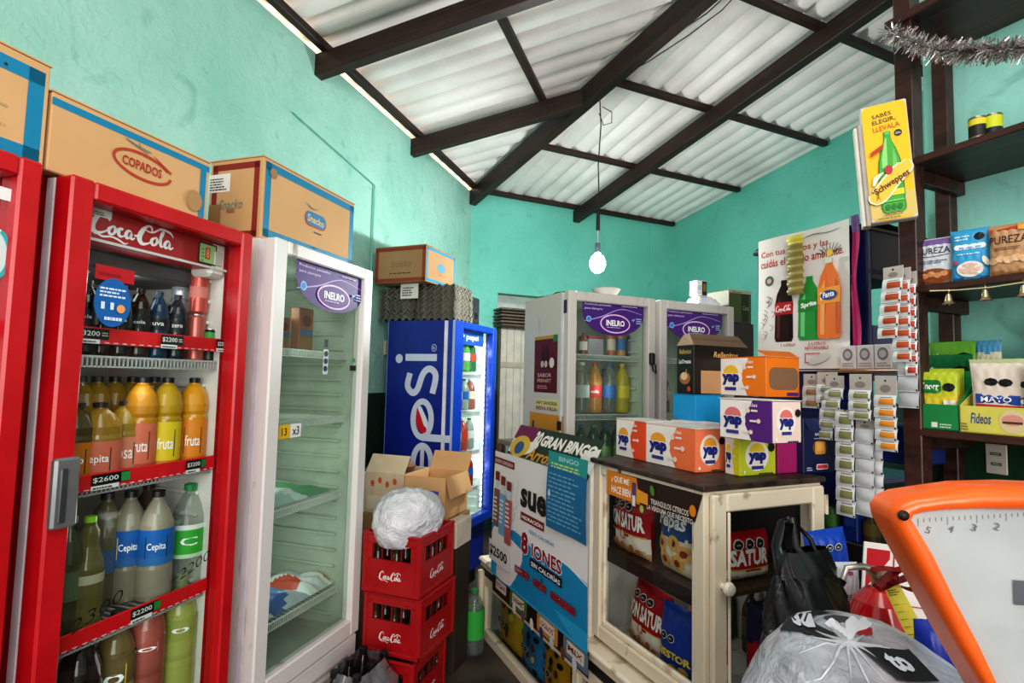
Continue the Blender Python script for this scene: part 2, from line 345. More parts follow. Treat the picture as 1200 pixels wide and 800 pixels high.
# beams: rafters below, purlins above
def beam(name,p,q,w,h,mat=BEAM):
    """p,q = centre of the underside at both ends"""
    P,Q=Vector(p),Vector(q); d=Q-P; l=d.length; m=MB(); m.box(0,l,-w/2,w/2,0,h,mat,.004); o=m.build(name); o['kind']='structure'
    o.location=P; o.rotation_euler=(0,-math.asin(d.z/l),math.atan2(d.y,d.x)); return o
def pl(u,t,dz): x,y=L.W(u,2.2-t); return (x,y,3.455+.16*t+dz)
def pb(x,d,dz): X,Y=B.W(x,-d); return (X,Y,3.455+.12*d+dz)
n=1
for p,q,w,h in (
    (pl(2.78,-.03,0),pl(2.78,2.85,0),.075,.135),(pl(4.03,-.03,0),pl(4.03,1.48,0),.075,.135),(pl(1.5,-.03,0),pl(1.5,4.2,0),.075,.135),
    (pb(0,.02,-.005),pb(.0952*4.6,4.6,-.005),.085,.15),(pb(1.315,-.02,0),pb(1.315,4.6,0),.085,.135),
    (pl(5.3,.07,.13),pl(-1.5,.07,.13),.05,.05),(pl(4.22,1.13,.135),pl(-1.5,1.13,.135),.05,.05),(pl(3.2,2.25,.135),pl(-1.5,2.25,.135),.05,.05),
    (pb(.08,.05,.135),pb(2.74,.05,.135),.05,.05),(pb(.12,1.1,.135),pb(2.74,1.1,.135),.05,.05),(pb(.22,2.13,.135),pb(2.74,2.13,.135),.05,.05),(pb(.32,3.12,.135),pb(2.74,3.12,.135),.05,.05)):
    beam('trim_%d'%n,p,q,w,h); n+=1
def under(px,py,h=3.57):
    d=ray(px,py); oy=-(B.o[0]*B.Y[0]+B.o[1]*B.Y[1]); dy=d[0]*B.Y[0]+d[1]*B.Y[1]; t=(h-.12*oy-CZ)/(d[2]+.12*dy); return (d[0]*t,d[1]*t,CZ+d[2]*t)
for q_,lb_ in (((( 868,-12),(846,12),(806,42),(760,72),(722,92),(708,100)),'black electric cable sagging under the roof sheets beside the hip beam'),(((856,-10),(828,16),(790,40),(752,62),(716,84),(706,98)),'second thin black cable running above the first one under the roof sheets')):
    m=MB(); m.tube([under(*q) for q in q_],.004,M('#16130f',.5),5); tag(m.build('electric_cable'),lb_,'cable')
# door of white boards in the doorway
dr=empty('door_1',B,.36,-.03,0,-4); tag(dr,None,None,None,'structure')
m=MB()
for i in range(5): m.box(.09*i,.09*i+.086,0,.02,.1,2.2,M('#cfc6ba',.6),.003)
m.box(0,.45,-.015,0,1.72,1.78,M('#b3a795',.6)); m.box(0,.45,-.015,0,.6,.7,M('#cfc6ba',.6)); m.build('door_panel',dr)
m=MB(); m.box(-.025,0,-.03,.05,0,2.24,M('#4a4038',.6)); m.box(-.025,.5,-.03,.05,2.2,2.24,M('#4a4038',.6)); m.build('door_frame',dr)
m=MB()
for i in range(6): m.box(-.01*(i%2),.42,-.02,.20,.034*i,.034*i+.022,M(('#5a4d42','#6a5c4e')[i%2],.7),.006)
a=B.on(585,381,-.22); o=m.build('stacked_boards'); o.location=(*B.W(a[0]+.02,-.22),a[1]); o.rotation_euler=(0,0,R(90-B.az)); tag(o,'stack of dark brown boards or trays lying across the top of the doorway','board stack')
# hanging bulb
bp_=(0.60,3.87); top=3.70
m=MB(); bz=2.46
m.tube([(.0,.0,1.22),(.012,0,1.0),(-.004,0,.7),(.003,0,.5),(0,0,.22)],.0045,M('#181412'),6)
m.tube([(.02,0,1.14),(.09,.0,1.10),(.09,0,1.02),(.03,0,1.0),(.0,.02,1.1)],.0035,M('#181412'),5)
bo=m.build('hanging_light_bulb'); bo.location=(*bp_,bz); tag(bo,'glowing bare light bulb hanging on a black cable from the hip beam','light bulb')
m=MB(); m.lathe([(.012,.34),(.014,.30),(.014,.22)],M('#111111'),10); m.lathe([(.003,.22),(.003,.12)],M('#ddd8d0'),6); m.lathe([(.019,.125),(.021,.09),(.019,.06),(.018,.055)],M('#56606a',.4),14); m.build('lamp_socket',bo)
m=MB(); m.lathe([(.016,.06),(.022,.045),(.042,.025),(.056,-.005),(.057,-.035),(.042,-.07),(.018,-.088),(.002,-.09)],ink('#ffffff',.4,40),20); m.build('bulb',bo)  # bulb modelled oversize so its shape takes in the glow around it
# ================================================================ FRIDGES
def fridge(name,label,fr,x,y,w,dep,zb,z1,door_t,fw,cab,frame_mat,inner,group=None,zd=None,bot=None,handle=None,daz=0,stile=None,top_h=None,gl=None,side_mat=None,base=.1):
    """upright glass-door cooler. zb..z1 door height; cabinet body hollow, open to the front"""
    r=empty(name,fr,x,y,0,daz); tag(r,label,'refrigerator',group)
    t=.045; y0=door_t+.012; m=MB(); sm=side_mat or cab
    m.box(0,t,y0+.016,dep,base,z1,sm); m.box(w-t,w,y0,dep,base,z1,sm); m.box(t,w-t,dep-t,dep,base,z1,cab); m.box(t,w-t,y0,dep-t,z1-t,z1,cab); m.box(t,w-t,y0,dep-t,base,zb+.03,cab)
    m.box(t*.2,w-t*.2,y0+.06,dep-.05,0.0,base,M('#1a1a1a'))
    m.build('cabinet_body',r)
    m=MB(); im=inner; e=.002
    a,b,c,d=t+e,w-t-e,zb+.03+e,z1-t-e
    m.poly([(a,y0,c),(a,y0,d),(a,dep-t-e,d),(a,dep-t-e,c)][::-1],im); m.poly([(b,y0,c),(b,y0,d),(b,dep-t-e,d),(b,dep-t-e,c)],im)
    m.poly([(a,dep-t-e,c),(b,dep-t-e,c),(b,dep-t-e,d),(a,dep-t-e,d)],im); m.poly([(a,y0,c),(b,y0,c),(b,dep-t,c),(a,dep-t,c)],im); m.poly([(a,y0,d),(b,y0,d),(b,dep-t,d),(a,dep-t,d)][::-1],im)
    for k in range(int((d-c)/.075)):     # moulded shelf rails along both side walls
        zz=c+.04+.075*k
        for xx,s in ((a,1),(b,-1)): m.box(xx,xx+s*.014,y0+.05,dep-t-.06,zz,zz+.014,im,.004)
    m.build('inner_liner',r)
    # door
    dm=MB(); sl,sr=(stile or (fw,fw)); th=top_h or fw; bh=bot or fw
    dm.box(0,sl,0,door_t,zb,z1,frame_mat,.006); dm.box(w-sr,w,0,door_t,zb,z1,frame_mat,.006)
    dm.box(sl,w-sr,0,door_t,z1-th,z1,frame_mat,.006); dm.box(sl,w-sr,0,door_t,zb,zb+bh,frame_mat,.006)
    dm.box(.004,w-.004,door_t,door_t+.014,zb+.01,zb+.03,M('#cfcac8')); dm.box(.004,w-.004,door_t,door_t+.014,z1-.03,z1-.01,M('#cfcac8'))
    dm.box(-.001,.03,door_t,door_t+.026,zb+.005,z1-.005,M('#e4e0e8',.5)); dm.box(w-.022,w-.004,door_t,door_t+.014,zb+.01,z1-.01,M('#d8d2d6',.5))
    d_=dm.build('door',r)
    gm=MB(); gm.poly([(sl-.004,door_t*.5,zb+bh-.004),(w-sr+.004,door_t*.5,zb+bh-.004),(w-sr+.004,door_t*.5,z1-th+.004),(sl-.004,door_t*.5,z1-th+.004)],gl or glass_mat()); gm.build('glass_pane',d_)
    if handle: hm=MB(); handle(hm); hm.build('door_handle',d_)
    return r
def wire_shelf(r,w,y0,y1,z,mat,t=.05,lip=.028):
    m=MB()
    m.box(t,w-t,y0,y0+.006,z,z+.006,mat); m.box(t,w-t,y0,y0+.006,z-lip,z-lip+.005,mat); m.box(t,w-t,y1-.006,y1,z,z+.006,mat)
    n=int((w-2*t)/.013)
    for i in range(n+1):
        x=t+(w-2*t)*i/n; m.box(x-.0018,x+.0018,y0,y0+.004,z-lip,z,mat)
    for i in range(0,n+1,2):
        x=t+(w-2*t)*i/n; m.box(x-.0018,x+.0018,y0,y1,z-.003,z+.001,mat)
    return m.build('wire_shelf',r)
WIRE=M('#cfd2d2',.35,.3)
# ---- red drinks fridge (second from the left)
CF=L.sub(.965,1.5)
def chand(m):
    m.box(-.0,.062,-.022,0,1.20,1.375,M('#8d8f92',.3,.6),.006); m.box(.012,.03,-.026,-.02,1.215,1.35,M('#55585c',.3,.6),.004)
coke=fridge('drinks_fridge','tall red drinks fridge full of bottles, two-colour price strips on its shelves, second from left',CF,0,0,.62,.66,.12,2.10,.065,.05,M('#b80e1a',.3),M('#be0f1b',.3),M('#e3e0da',.5),bot=.12,handle=chand,stile=(.06,.05),top_h=.052,side_mat=M('#c00f1c',.35))
m=MB(); m.box(.05,.57,.07,.16,1.955,2.055,M('#b30f1e',.35),.004); p=Pr(m,(.05,.07,1.955),(1,0,0),(0,0,1))
p.cola(.05,.012,.265,.082,'#f4eef0'); p.rect(.03,.072,.105,.094,'#eceaea'); p.lines(.036,.076,.06,.012,2,'#444444')
p.rect(.40,.012,.475,.085,'#23301c',.006); p.rect(.405,.017,.470,.08,'#a8c88c',.004); p.rect(.427,.03,.447,.07,'#c9452c'); p.text('8',.431,.034,.012,.032,'#ffb08a'); p.lines(.41,.02,.014,.05,4,'#6f9250')
p.rect(0,0,.52,.008,'#d8d4d4'); m.build('header_panel',coke)
m=MB(); m.box(.50,.57,.068,.16,1.93,2.055,M('#dcd8d2',.4),.012); m.box(.515,.55,.064,.07,1.97,2.02,M('#c4c0ba',.4),.01); m.build('thermostat_housing',coke)
m=MB(); m.box(.05,.57,.16,.5,1.90,1.955,M('#5a5a5c',.5),.01)
for k in range(7): m.tube([(.16+.05*math.cos(t/10*6.283)*(k/3.5),.3+.05*math.sin(t/10*6.283)*(k/3.5),1.897) for t in range(10)],.003,M('#8b8d90',.4,.5),5,True)
m.build('fan_grille',coke)
m=MB(); p=Pr(m,(.06,.024,0),(1,0,0),(0,0,1)); p.k=2
p.rect(.03,1.845,.14,1.885,'#b3121f'); p.lines(.04,1.857,.08,.016,1,'#8a0f18')
m.build('red_sticker',coke); m=MB(); p=Pr(m,(.06,.024,0),(1,0,0),(0,0,1)); p.k=3; p.ell(.083,1.785,.052,.068,'#1560a8',28); p.lines(.045,1.80,.075,.03,3,'#d5e4f2'); p.rect(.05,1.765,.06,1.785,'#d5e4f2'); p.rect(.075,1.765,.085,1.785,'#d5e4f2'); p.ell(.105,1.77,.012,.012,'#f0a060'); p.lines(.06,1.735,.05,.018,1,'#d5e4f2')
m.build('round_blue_sticker',coke); m=MB(); p=Pr(m,(.06,.024,0),(1,0,0),(0,0,1)); p.k=2
p.text('2300',.035,.905,.15,.032,'#14120f',.3,-.012,17); m.build('handwritten_price',coke); m=MB(); p=Pr(m,(.06,.024,0),(1,0,0),(0,0,1)); p.k=2; p.text('+2200',.33,.93,.15,.03,'#14120f',.3,-.012,17)
m.build('handwritten_price',coke)
def price(p,x,y,t,w=.07,h=.036,g=None):
    p.rect(x,y,x+w,y+h,'#151515'); p.rect(x,y-.012,x+w*.72,y,'#efefef'); p.text('$'+t,x+.004,y+.007,w*.66,h-.014,'#f5f5f5'); p.lines(x+.005,y-.009,w*.6,.008,1,'#333333')
    if g: p.rect(x+w*.76,y+.002,x+w,y+h-.002,g)
    else: p.lines(x+w*.76,y+.01,w*.2,.014,2,'#cccccc')
tags_={1.67:[(.05,'3200',None,.09),(.30,'2200',None,.08),(.51,'2200',None,.055)],1.262:[(.12,'2600','#2f9a55',.11),(.42,'3200','#2f7a45',.075)],.845:[(.265,'2200','#2e8a3e',.095)]}
for z0 in (1.67,1.262,.845):
    wire_shelf(coke,.62,.082,.58,z0-(.05 if z0==1.67 else .0)+.012,WIRE)
    m=MB(); m.box(.05,.57,.066,.074,z0,z0+.046,M('#dd1520',.35),.002); p=Pr(m,(.05,.066,z0),(1,0,0),(0,0,1))
    for k in range(20): p.rect(.005+k*.026,.003,.019+k*.026,.0055,'#f3d9d9'); p.k=1
    p.k=2
    for x,t_,g,w_ in tags_[z0]: price(p,x-.02,.012,t_,w_,.03,g)
    m.build('price_strip',coke)
# ---- leftmost fridge, mostly outside the frame
fridge_left=fridge('drinks_fridge','red-framed fridge at the left edge of the photo with bright white interior',L.sub(.28,1.5),0,0,.62,.66,.12,2.10,.065,.05,M('#b80e1a',.3),M('#be0f1b',.3),ink('#e8eaee',.5,.35),stile=(.06,.05),bot=.12)  # liner material glows by itself to make the interior look lit
m=MB(); m.box(.05,.57,.066,.074,1.67,1.712,M('#dd1520',.35)); m.build('price_strip',fridge_left); wire_shelf(fridge_left,.62,.082,.58,1.66,WIRE)
m=MB(); p=Pr(m,(0,.024,0),(1,0,0),(0,0,1)); p.k=2; p.ell(.545,1.86,.035,.062,'#cfe6e6',26); p.ell(.53,1.86,.03,.04,'#e9eef0'); p.ring(.545,1.86,.035,.062,.009,'#3fb3b5',24,-80,70); p.text('aqu',.52,1.85,.035,.02,'#1c5a88'); m.build('round_sticker',fridge_left); m=MB(); p=Pr(m,(0,.024,0),(1,0,0),(0,0,1)); p.rect(.52,1.99,.575,2.02,'#eeeeee'); m.build('paper_sticker',fridge_left)
# ---- white fridge with the purple header sticker, three of them
def purple(m,x0,x1,z0,z1,y):
    """big drooping sticker: flat top, rounded lower edge"""
    w,h=x1-x0,z1-z0; p=Pr(m,(x0,y,z0),(1,0,0),(0,0,1)); p.k=2
    pts=[(0,h),(0,h*.72)]+[(w*(.5-.5*math.cos(R(a))),h*.72-h*.72*math.sin(R(a))**.9) for a in range(10,180,10)]+[(w,h*.72),(w,h)]
    p.poly(pts[::-1],'#4c2679'); p.stroke([(w*.02,h*.38),(w*.3,h*.55),(w*.62,h*.82),(w*.97,h*.7)],[.003,.006,.004,.002],'#b9a0e0')
    p.ell(w*.1,h*.46,w*.04,w*.04,'#8ec6f0'); p.ell(w*.1,h*.46,w*.028,w*.028,'#3a7fd0'); p.text('Productos pensados',w*.03,h*.86,w*.42,h*.08,'#d9cbee'); p.text('para siempre',w*.03,h*.73,w*.28,h*.08,'#d9cbee')
    p.ell(w*.52,h*.36,w*.245,h*.29,'#e9c6e8',28); p.k+=1; p.ell(w*.52,h*.36,w*.225,h*.25,'#54267f',28); p.text('INELRO',w*.37,h*.29,w*.30,h*.18,'#ffffff',0,.03)
    p.lines(w*.38,h*.235,w*.28,h*.035,1,'#e0d6ee'); p.lines(w*.62,h*.9,w*.3,h*.04,1,'#d9cbee')
    p.poly([(w*.78,h*.52),(w*.81,h*.46),(w*.85,h*.56),(w*.81,h*.53)],'#7ab8ee'); p.lines(w*.86,h*.4,w*.1,h*.2,3,'#b9c6ee')
INN=M('#b9c6b4',.5)
def inelro(label,fr,x,y,w,dep,z0,z1,stk,fw=.07,bot=.075,FRW=FRW):
    r=fridge('upright_fridge',label,fr,x,y,w,dep,z0,z1,.055,fw,FRW,FRW,INN,bot=bot,gl=glass_mat('#dfe9e3',1.0,.045),top_h=.055,base=.06)
    m=MB(); m.box(.0,w,.012,.03,.1,z0-.012,FRW,.006)
    for k in range(5): m.box(.08,w-.08,.004,.012,.14+.035*k,.152+.035*k,M('#a09a94'),.003)
    m.build('base_grille',r)
    m=MB(); purple(m,*stk,.022); m.build('purple_sticker',r); return r
I1=L.sub(1.70,1.5)
in1=inelro('white upright fridge with rust marks and nearly empty shelves, beside the red drinks fridge',I1,0,0,.69,.66,.37,2.125,(.145,.64,1.88,2.07))
for z in (1.70,1.395,1.03,.58): wire_shelf(in1,.69,.10,.6,z,M('#dfe4de',.4))
m=MB(); p=Pr(m,(0,.024,0),(1,0,0),(0,0,1)); p.k=2; p.rect(.095,1.34,.16,1.395,'#e8b92c'); p.rect(.16,1.34,.225,1.395,'#ececec'); p.text('13',.11,1.352,.03,.03,'#222222'); p.text('x3',.172,1.35,.04,.035,'#222222'); m.build('number_stickers',in1)
m=MB(); p=Pr(m,(0,.024,0),(1,0,0),(0,0,1)); p.k=2; p.rect(.355,1.72,.38,1.755,'#1d2233'); p.rect(.35,1.60,.385,1.71,'#cfd4d8')
for k in range(3): p.ell(.367,1.625+.033*k,.014,.013,'#3a4150')
p.rect(.565,1.66,.592,1.68,'#2f8a62'); p.rect(.55,1.62,.60,1.645,'#222222'); m.build('bottle_shaped_sticker',in1)
m=MB(); p=Pr(m,(-.001,.25,2.0),(0,-1,0),(0,0,1),(-1,0,0)); p.rect(.02,-.005,.09,.085,'#15140f'); p.rect(.03,.06,.08,.075,'#c9cf5a'); p.lines(.03,.0,.05,.05,5,'#8a8a80'); m.build('energy_label',in1)
JP=at_range(667,339,3.0); J=Fr(65.44,JP[0],JP[1])
in2=inelro('white upright fridge with posters on its side, behind the counter, left of a matching pair',J,0,0,.60,.55,.35,2.095,(.10,.525,1.86,2.05),.055,FRW=FRW2)
in3=inelro('white upright fridge half hidden by candy boxes, right of a matching pair',J,.632,0,.60,.55,.35,2.095,(.06,.515,1.86,2.05),.055,FRW=FRW2)
for z in (1.745,1.40,1.05): wire_shelf(in2,.60,.10,.5,z,M('#c9cec8',.4)); wire_shelf(in3,.60,.10,.5,z,M('#c9cec8',.4))
def sidepr(m,dep): return Pr(m,(0,dep,0),(0,-1,0),(0,0,1),(-1,0,0))
m=MB(); p=sidepr(m,0); # x measured from the front edge backwards as negative
def S(px,py): a=J.side(px,py); return (-a[0],a[1])
q=[S(627,395),S(654,385),S(653,463),S(626,459)]; x0,x1=q[0][0],q[1][0]; zt,zb_=q[0][1],q[3][1]
p.rect(x0,zb_,x1,zt,'#5e1220'); w=x1-x0; h=zt-zb_; p.rect(x0,zt-.02,x1,zt,'#b8942c'); p.rect(x1-.05,zt-.04,x1,zt,'#2e7d4a')
for k,cx in enumerate((.38,.55)): p.rect(x0+w*(cx-.06),zb_+h*.42,x0+w*(cx+.06),zb_+h*.72,'#2e0d12'); p.rect(x0+w*(cx-.03),zb_+h*.72,x0+w*(cx+.03),zb_+h*.84,'#2e0d12'); p.ell(x0+w*cx,zb_+h*.5,w*.07,w*.07,'#c9b4ae')
p.ell(x0+w*.8,zb_+h*.52,.03,.03,'#d8d2cc'); p.text('SABOR',x0+w*.2,zb_+h*.27,w*.6,h*.07,'#d9b2a6'); p.text('FERNET',x0+w*.2,zb_+h*.18,w*.6,h*.06,'#d9b2a6'); p.lines(x0+w*.2,zb_+h*.07,w*.6,h*.07,2,'#c98d84')
m.build('bottle_poster',in2)
m=MB(); p=sidepr(m,0); a=S(627,466);b=S(655,480); p.rect(a[0],b[1],b[0],a[1],'#d8cf9a'); w=b[0]-a[0]; p.text('HAY SANGRIA',a[0]+.02,a[1]-.035,w-.04,.022,'#3a2a20'); p.text('BIEN FRIA',a[0]+.02,a[1]-.066,w-.04,.022,'#8a4020'); m.build('paper_note',in2)
m=MB(); p=sidepr(m,0); a=S(621,482); x1=-.035; x0=a[0]; zt=a[1]; p.rect(x0,zt-.5,x1,zt,'#c98a2c'); w=x1-x0
p.rect(x0+.03,zt-.2,x0+.07,zt-.09,'#20242e'); p.rect(x0+.04,zt-.09,x0+.06,zt-.05,'#20242e'); p.rect(x0+.1,zt-.2,x0+.15,zt-.1,'#e8b860'); p.rect(x0+.16,zt-.2,x0+.19,zt-.12,'#5a3020'); p.rect(x1-.07,zt-.08,x1-.02,zt-.03,'#2a211a'); p.text('PROMO',x0+.04,zt-.3,w-.08,.06,'#6a2412'); m.build('orange_poster',in2)
m=MB(); m.box(.0,.0,0,0,0,0,M('#222222')) if 0 else None
m.box(.545,.575,-.03,.0,1.70,1.77,M('#1c1c1e',.4),.006); m.tube([(.55,-.03,1.70),(.545,-.045,1.665),(.565,-.045,1.65),(.572,-.03,1.70)],.005,M('#1c1c1e')); m.build('padlock',in2)
m=MB(); p=sidepr(m,0); a=S(656,343); p.rect(-.07,1.97,-.02,2.045,'#3a2450'); m.build('small_sticker',in2)
# ---- blue cola fridge
PP=at_range(534,376,3.8); PF=Fr(23,PP[0],PP[1]); PW,PD=.69,.56
pep=fridge('drinks_fridge','blue drinks fridge with a large vertical logo on its side and bright lights inside',PF,0,0,PW,PD,.50,2.0,.06,.05,M('#10288a',.35),M('#113aa2',.3),ink('#cfdcd4',.5,.22),stile=(.13,.06),top_h=.05,bot=.07,base=.14,side_mat=M('#0e2284',.4))  # liner emits faintly, standing in for light spread by the LED strip
m=MB(); p=sidepr(m,PD); # x=0 far edge, x=PD front edge
p.rect(PD-.02,.15,PD,2.0,'#aab4dc'); p.rect(0,.15,.006,2.0,'#7f8cc8'); WH='#c8cde0'
def V(px,py): a=PF.side(px,py); return (PD-a[0],a[1])
def bx(a,b,c,d): q0=V(a,b);q1=V(c,d); return q0[0],q1[1],q1[0],q0[1]
# i
x0,z0,x1,z1=bx(475.5,414.5,512,423); p.rect(x0,z0,x1,z1,WH); c=V(468,420); p.ell(c[0],c[1],.031,.033,WH)
c=V(509,407.5); p.ring(c[0],c[1],.02,.026,.004,WH); p.text('R',c[0]-.008,c[1]-.011,.016,.02,WH,rot=0)
# s : brush stroke
pts=[V(*q) for q in ((481,437),(478,452),(484,460),(490,455),(496,438),(504,432),(511,440),(507,461))]; p.stroke(pts,[.047]*8,WH)
# p ring, globe and stem
c=V(495,491); p.ring(c[0],c[1],.096,.146,.044,WH,30); 
p.poly([(c[0]+a_,c[1]+b_) for a_,b_ in ((-.042,.085),(-.052,.01),(-.035,-.07),(.01,-.10),(.04,-.085),(.015,-.04),(-.01,.02))],'#c21d2c'); p.poly([(c[0]+a_,c[1]+b_) for a_,b_ in ((-.042,.085),(-.01,.02),(.015,-.04),(.046,-.07),(.05,-.02),(.025,.03),(-.01,.09))],'#dcdfe8')
x0,z0,x1,z1=bx(495,505,528,513); p.rect(c[0],c[1]-.150,x1,c[1]-.100,WH)
# e
c=V(495,543); p.ring(c[0],c[1],.096,.146,.044,WH,24,-40,205); p.rect(c[0]-.016,c[1]-.11,c[0]+.016,c[1]+.13,WH)
c=V(494,596); p.ring(c[0],c[1],.096,.146,.044,WH,30); p.rect(c[0],c[1]-.146,c[0]+.2,c[1]-.10,WH)
m.build('side_logo',pep)
m=MB(); m.box(.155,.575,.062,.1,1.845,1.955,M('#2350b0',.4)); p=Pr(m,(.155,.062,1.845),(1,0,0),(0,0,1)); p.text('pepsi',.13,.025,.2,.055,'#e8ecf8',0,.02); p.ell(.06,.062,.036,.042,'#e8ecf8'); p.ell(.06,.072,.034,.024,'#c21d2c',16,0,0,180); p.ell(.06,.052,.034,.024,'#1b3f9e',16,0,180,360); m.build('header_panel',pep)
for z in (1.62,1.33,1.03,.75): wire_shelf(pep,PW,.10,.5,z,WIRE)
m=MB()
for xx in (.585,):
    m.box(xx,xx+.022,.063,.08,.58,1.9,M('#dfe6ee'))
    for k in range(30): m.box(xx+.003,xx+.019,.058,.063,.60+.043*k,.622+.043*k,ink('#f4fbff',.4,9))
m.build('led_strip',pep)
# ================================================================ CARTONS ON THE FRIDGES
def carton(name,label,fr,x,y,z,w,d,h,faces=None,mat=CARD,group=None,cat='cardboard box',lid=True):
    r=empty(name,fr,x,y,z); tag(r,label,cat,group)
    m=MB(); m.box(0,w,0,d,0,h,mat,.003); 
    if faces: faces(m)
    m.build('carton_body',r)
    if lid:
        m=MB(); m.box(-.002,w+.002,-.002,d/2-.001,h,h+.004,mat); m.box(-.002,w+.002,d/2+.001,d+.002,h,h+.004,mat); m.build('top_flaps',r)
    return r
BL='#1c7fa6'; DR='#8c2a22'
def band(p,w,h,t,col,r=.012):
    p.frame(.004,.004,w-.004,h-.004,t,col)
# tall box at the far left
def fc(m):
    p=Pr(m,(0,0,0),(1,0,0),(0,0,1)); H_=CF.on(61,78,.05)[1]-2.106; p.frame(.012,.006,.555,H_-.022,.036,BL); p.lines(.33,.07,.16,.06,5,'#b0946a'); p.ell(.47,.22,.004,.004,'#3a2a1c',8)
x0,_=CF.on(61,120,.05); x1,_=CF.on(246,190,.05)
carton('snack_carton','tall cardboard box with a wide blue border at the top left corner',CF,x0-.008-.566,.05,2.102,.566,.5,CF.on(61,78,.05)[1]-2.106,fc)
bz_=CF.on(246,190,.05)[1]-2.106
def fc(m):
    w=x1-x0; p=Pr(m,(0,0,0),(1,0,0),(0,0,1)); h=bz_
    p.rect(0,h-.034,w,h-.014,BL); p.rect(w-.035,0,w-.012,h-.02,BL)
    c=(w*.52,h*.50); p.ring(c[0],c[1],.095,.042,.009,'#b0402c',30,30,360,-4); p.text('COPADOS',c[0]-.066,c[1]-.012,.125,.028,'#a8392a',0,.025,-1); p.stroke([(c[0]+.03,c[1]+.045),(c[0]+.09,c[1]+.012)],[.002,.009],'#b0402c')
    p.stroke([(c[0]-.06,c[1]+.065),(c[0]-.02,c[1]+.055),(c[0]+.02,c[1]+.052)],[.003,.006,.003],'#7d7f72'); p.stroke([(c[0]-.02,c[1]+.066),(c[0]-.015,c[1]+.055),(c[0]+.01,c[1]+.045)],[.003,.005,.002],'#7d7f72')
    p.ell(w-.055,.06,.03,.035,'#ab8457')
carton('snack_carton','long cardboard box with a red oval emblem, above the red fridge',CF,x0,.05,2.102,x1-x0,.5,bz_,fc)
m_=None
# snack box with two printed faces
q=L.onz(304,278.5,2.128); SF=L.sub(*q)
w=SF.on(415,250)[0]; h=SF.on(306,181)[1]-2.128; d=min(.64,SF.side(246,215)[0])
def fc(m):
    p=Pr(m,(0,0,0),(1,0,0),(0,0,1)); p.frame(.014,.012,w-.004,h-.012,.032,BL); c=(w*.53,h*.50)
    p.rect(c[0]-.075,c[1]-.036,c[0]+.075,c[1]+.03,'#a83a35',.03); p.rect(c[0]-.07,c[1]-.03,c[0]+.07,c[1]+.03,'#2f7da3',.03); p.text('Snacko',c[0]-.058,c[1]-.016,.115,.034,'#d9b98c',0,.02,-3)
    p.lines(c[0]-.01,c[1]-.06,.06,.012,1,'#3f4040'); p.stroke([(c[0]-.07,c[1]+.06),(c[0]-.03,c[1]+.045),(c[0]+.01,c[1]+.05)],[.002,.006,.002],'#6f7a70'); p.ell(.055,h-.05,.02,.02,'#a07b50'); p.lines(w*.5,.035,.03,.01,1,'#4a3a28')
    p=Pr(m,(0,d,0),(0,-1,0),(0,0,1),(-1,0,0)); p.frame(.014,.006,d-.016,h-.016,.026,DR); p.rect(d-.27,h-.13,d-.16,h-.055,'#ece6e2'); p.lines(d-.262,h-.122,.09,.055,5,'#3b3532'); p.rect(d-.24,h-.125,d-.2,h-.11,'#222')if 0 else None
    p.text('Snacko',d-.21,h*.38,.12,.04,'#6f8a80',.3,0); p.rect(d-.17,h*.34,d-.13,h*.38,'#b06a50'); p.rect(d-.26,.03,d-.2,h*.45,'#9a7448')
carton('snack_carton','cardboard box with blue border and a red and blue wavy emblem, on the white fridge',SF,0,0,2.128,w,d,h,fc)
# egg trays stacked on the blue fridge
tm=MB(); TW,TD=.30,.30
EGG=grain_mat('grey_moulded_pulp','#4d4a42','#7d776a',(20,20,20),.9,.2)
def tf(u,v): return (u*TW,v*TD,.012*math.cos(u*10*math.pi)*math.cos(v*10*math.pi)+.012)
tm.grid(tf,30,30,EGG)
n=30
for k in range(4):   # hanging edge of the tray
    def ef(u,v,k=k):
        t=u; x,y={0:(t,0),1:(1,t),2:(1-t,1),3:(0,1-t)}[k]; b=tf(x,y); return (b[0],b[1],b[2]-.011*v)
    tm.grid(ef,30,1,EGG)
tray=tm.build('egg_tray'); tz=2.008; k=0
tag(tray,'grey moulded egg tray in the left stack on the blue fridge','egg tray','egg trays in the left stack on the blue fridge')
a=PF.side(455,360); 
stacks=[(-.03,.30,16,0,'left'),(.0,-.02+.02,17,4,'right')]
TRAYS=[('left',-.01,.34,15,2),('right',.03,.03,16,-2)]
for nm,x,y,cnt,dz in TRAYS:
    for i in range(cnt):
        lb='grey moulded egg tray in the %s stack on the blue fridge'%nm; gp='egg trays in the %s stack on the blue fridge'%nm
        if k==0: o=place(tray,PF,x,y,tz); 
        else: o=dup(tray,PF,x+random.uniform(-.005,.005),y+random.uniform(-.005,.005),tz+.0155*i,dz+random.uniform(-1.5,1.5))
        o['label']=lb; o['group']=gp; k+=1
TOPZ=tz+.0155*15+.02
# small box on the trays
EF=Fr(22,*PF.W(0,0)); q=EF.onz(498.5,329,TOPZ); E2=EF.sub(*q)
w2=E2.on(533,330)[0]; h2=E2.on(499,286)[1]-TOPZ; d2=E2.side(440,300)[0]
def fc(m):
    w,h,d=w2,h2,d2
    p=Pr(m,(0,0,0),(1,0,0),(0,0,1)); p.frame(.008,.008,w-.008,h-.008,.018,BL); p.ell(w*.5,h*.5,w*.13,.03,'#4d82a0'); p.lines(w*.4,h*.28,w*.2,.015,1,'#c05a48'); p.rect(.028,.028,w*.3,.04,'#e8d4a8')if 0 else None
    p=Pr(m,(0,d,0),(0,-1,0),(0,0,1),(-1,0,0)); p.frame(.004,.004,d-.004,h-.004,.026,'#8a3a26'); p.text('Snacko',d*.32,h*.42,d*.4,.05,'#7d6a54',.3,0); p.lines(d*.3,h*.24,d*.5,.012,1,'#4a3424')
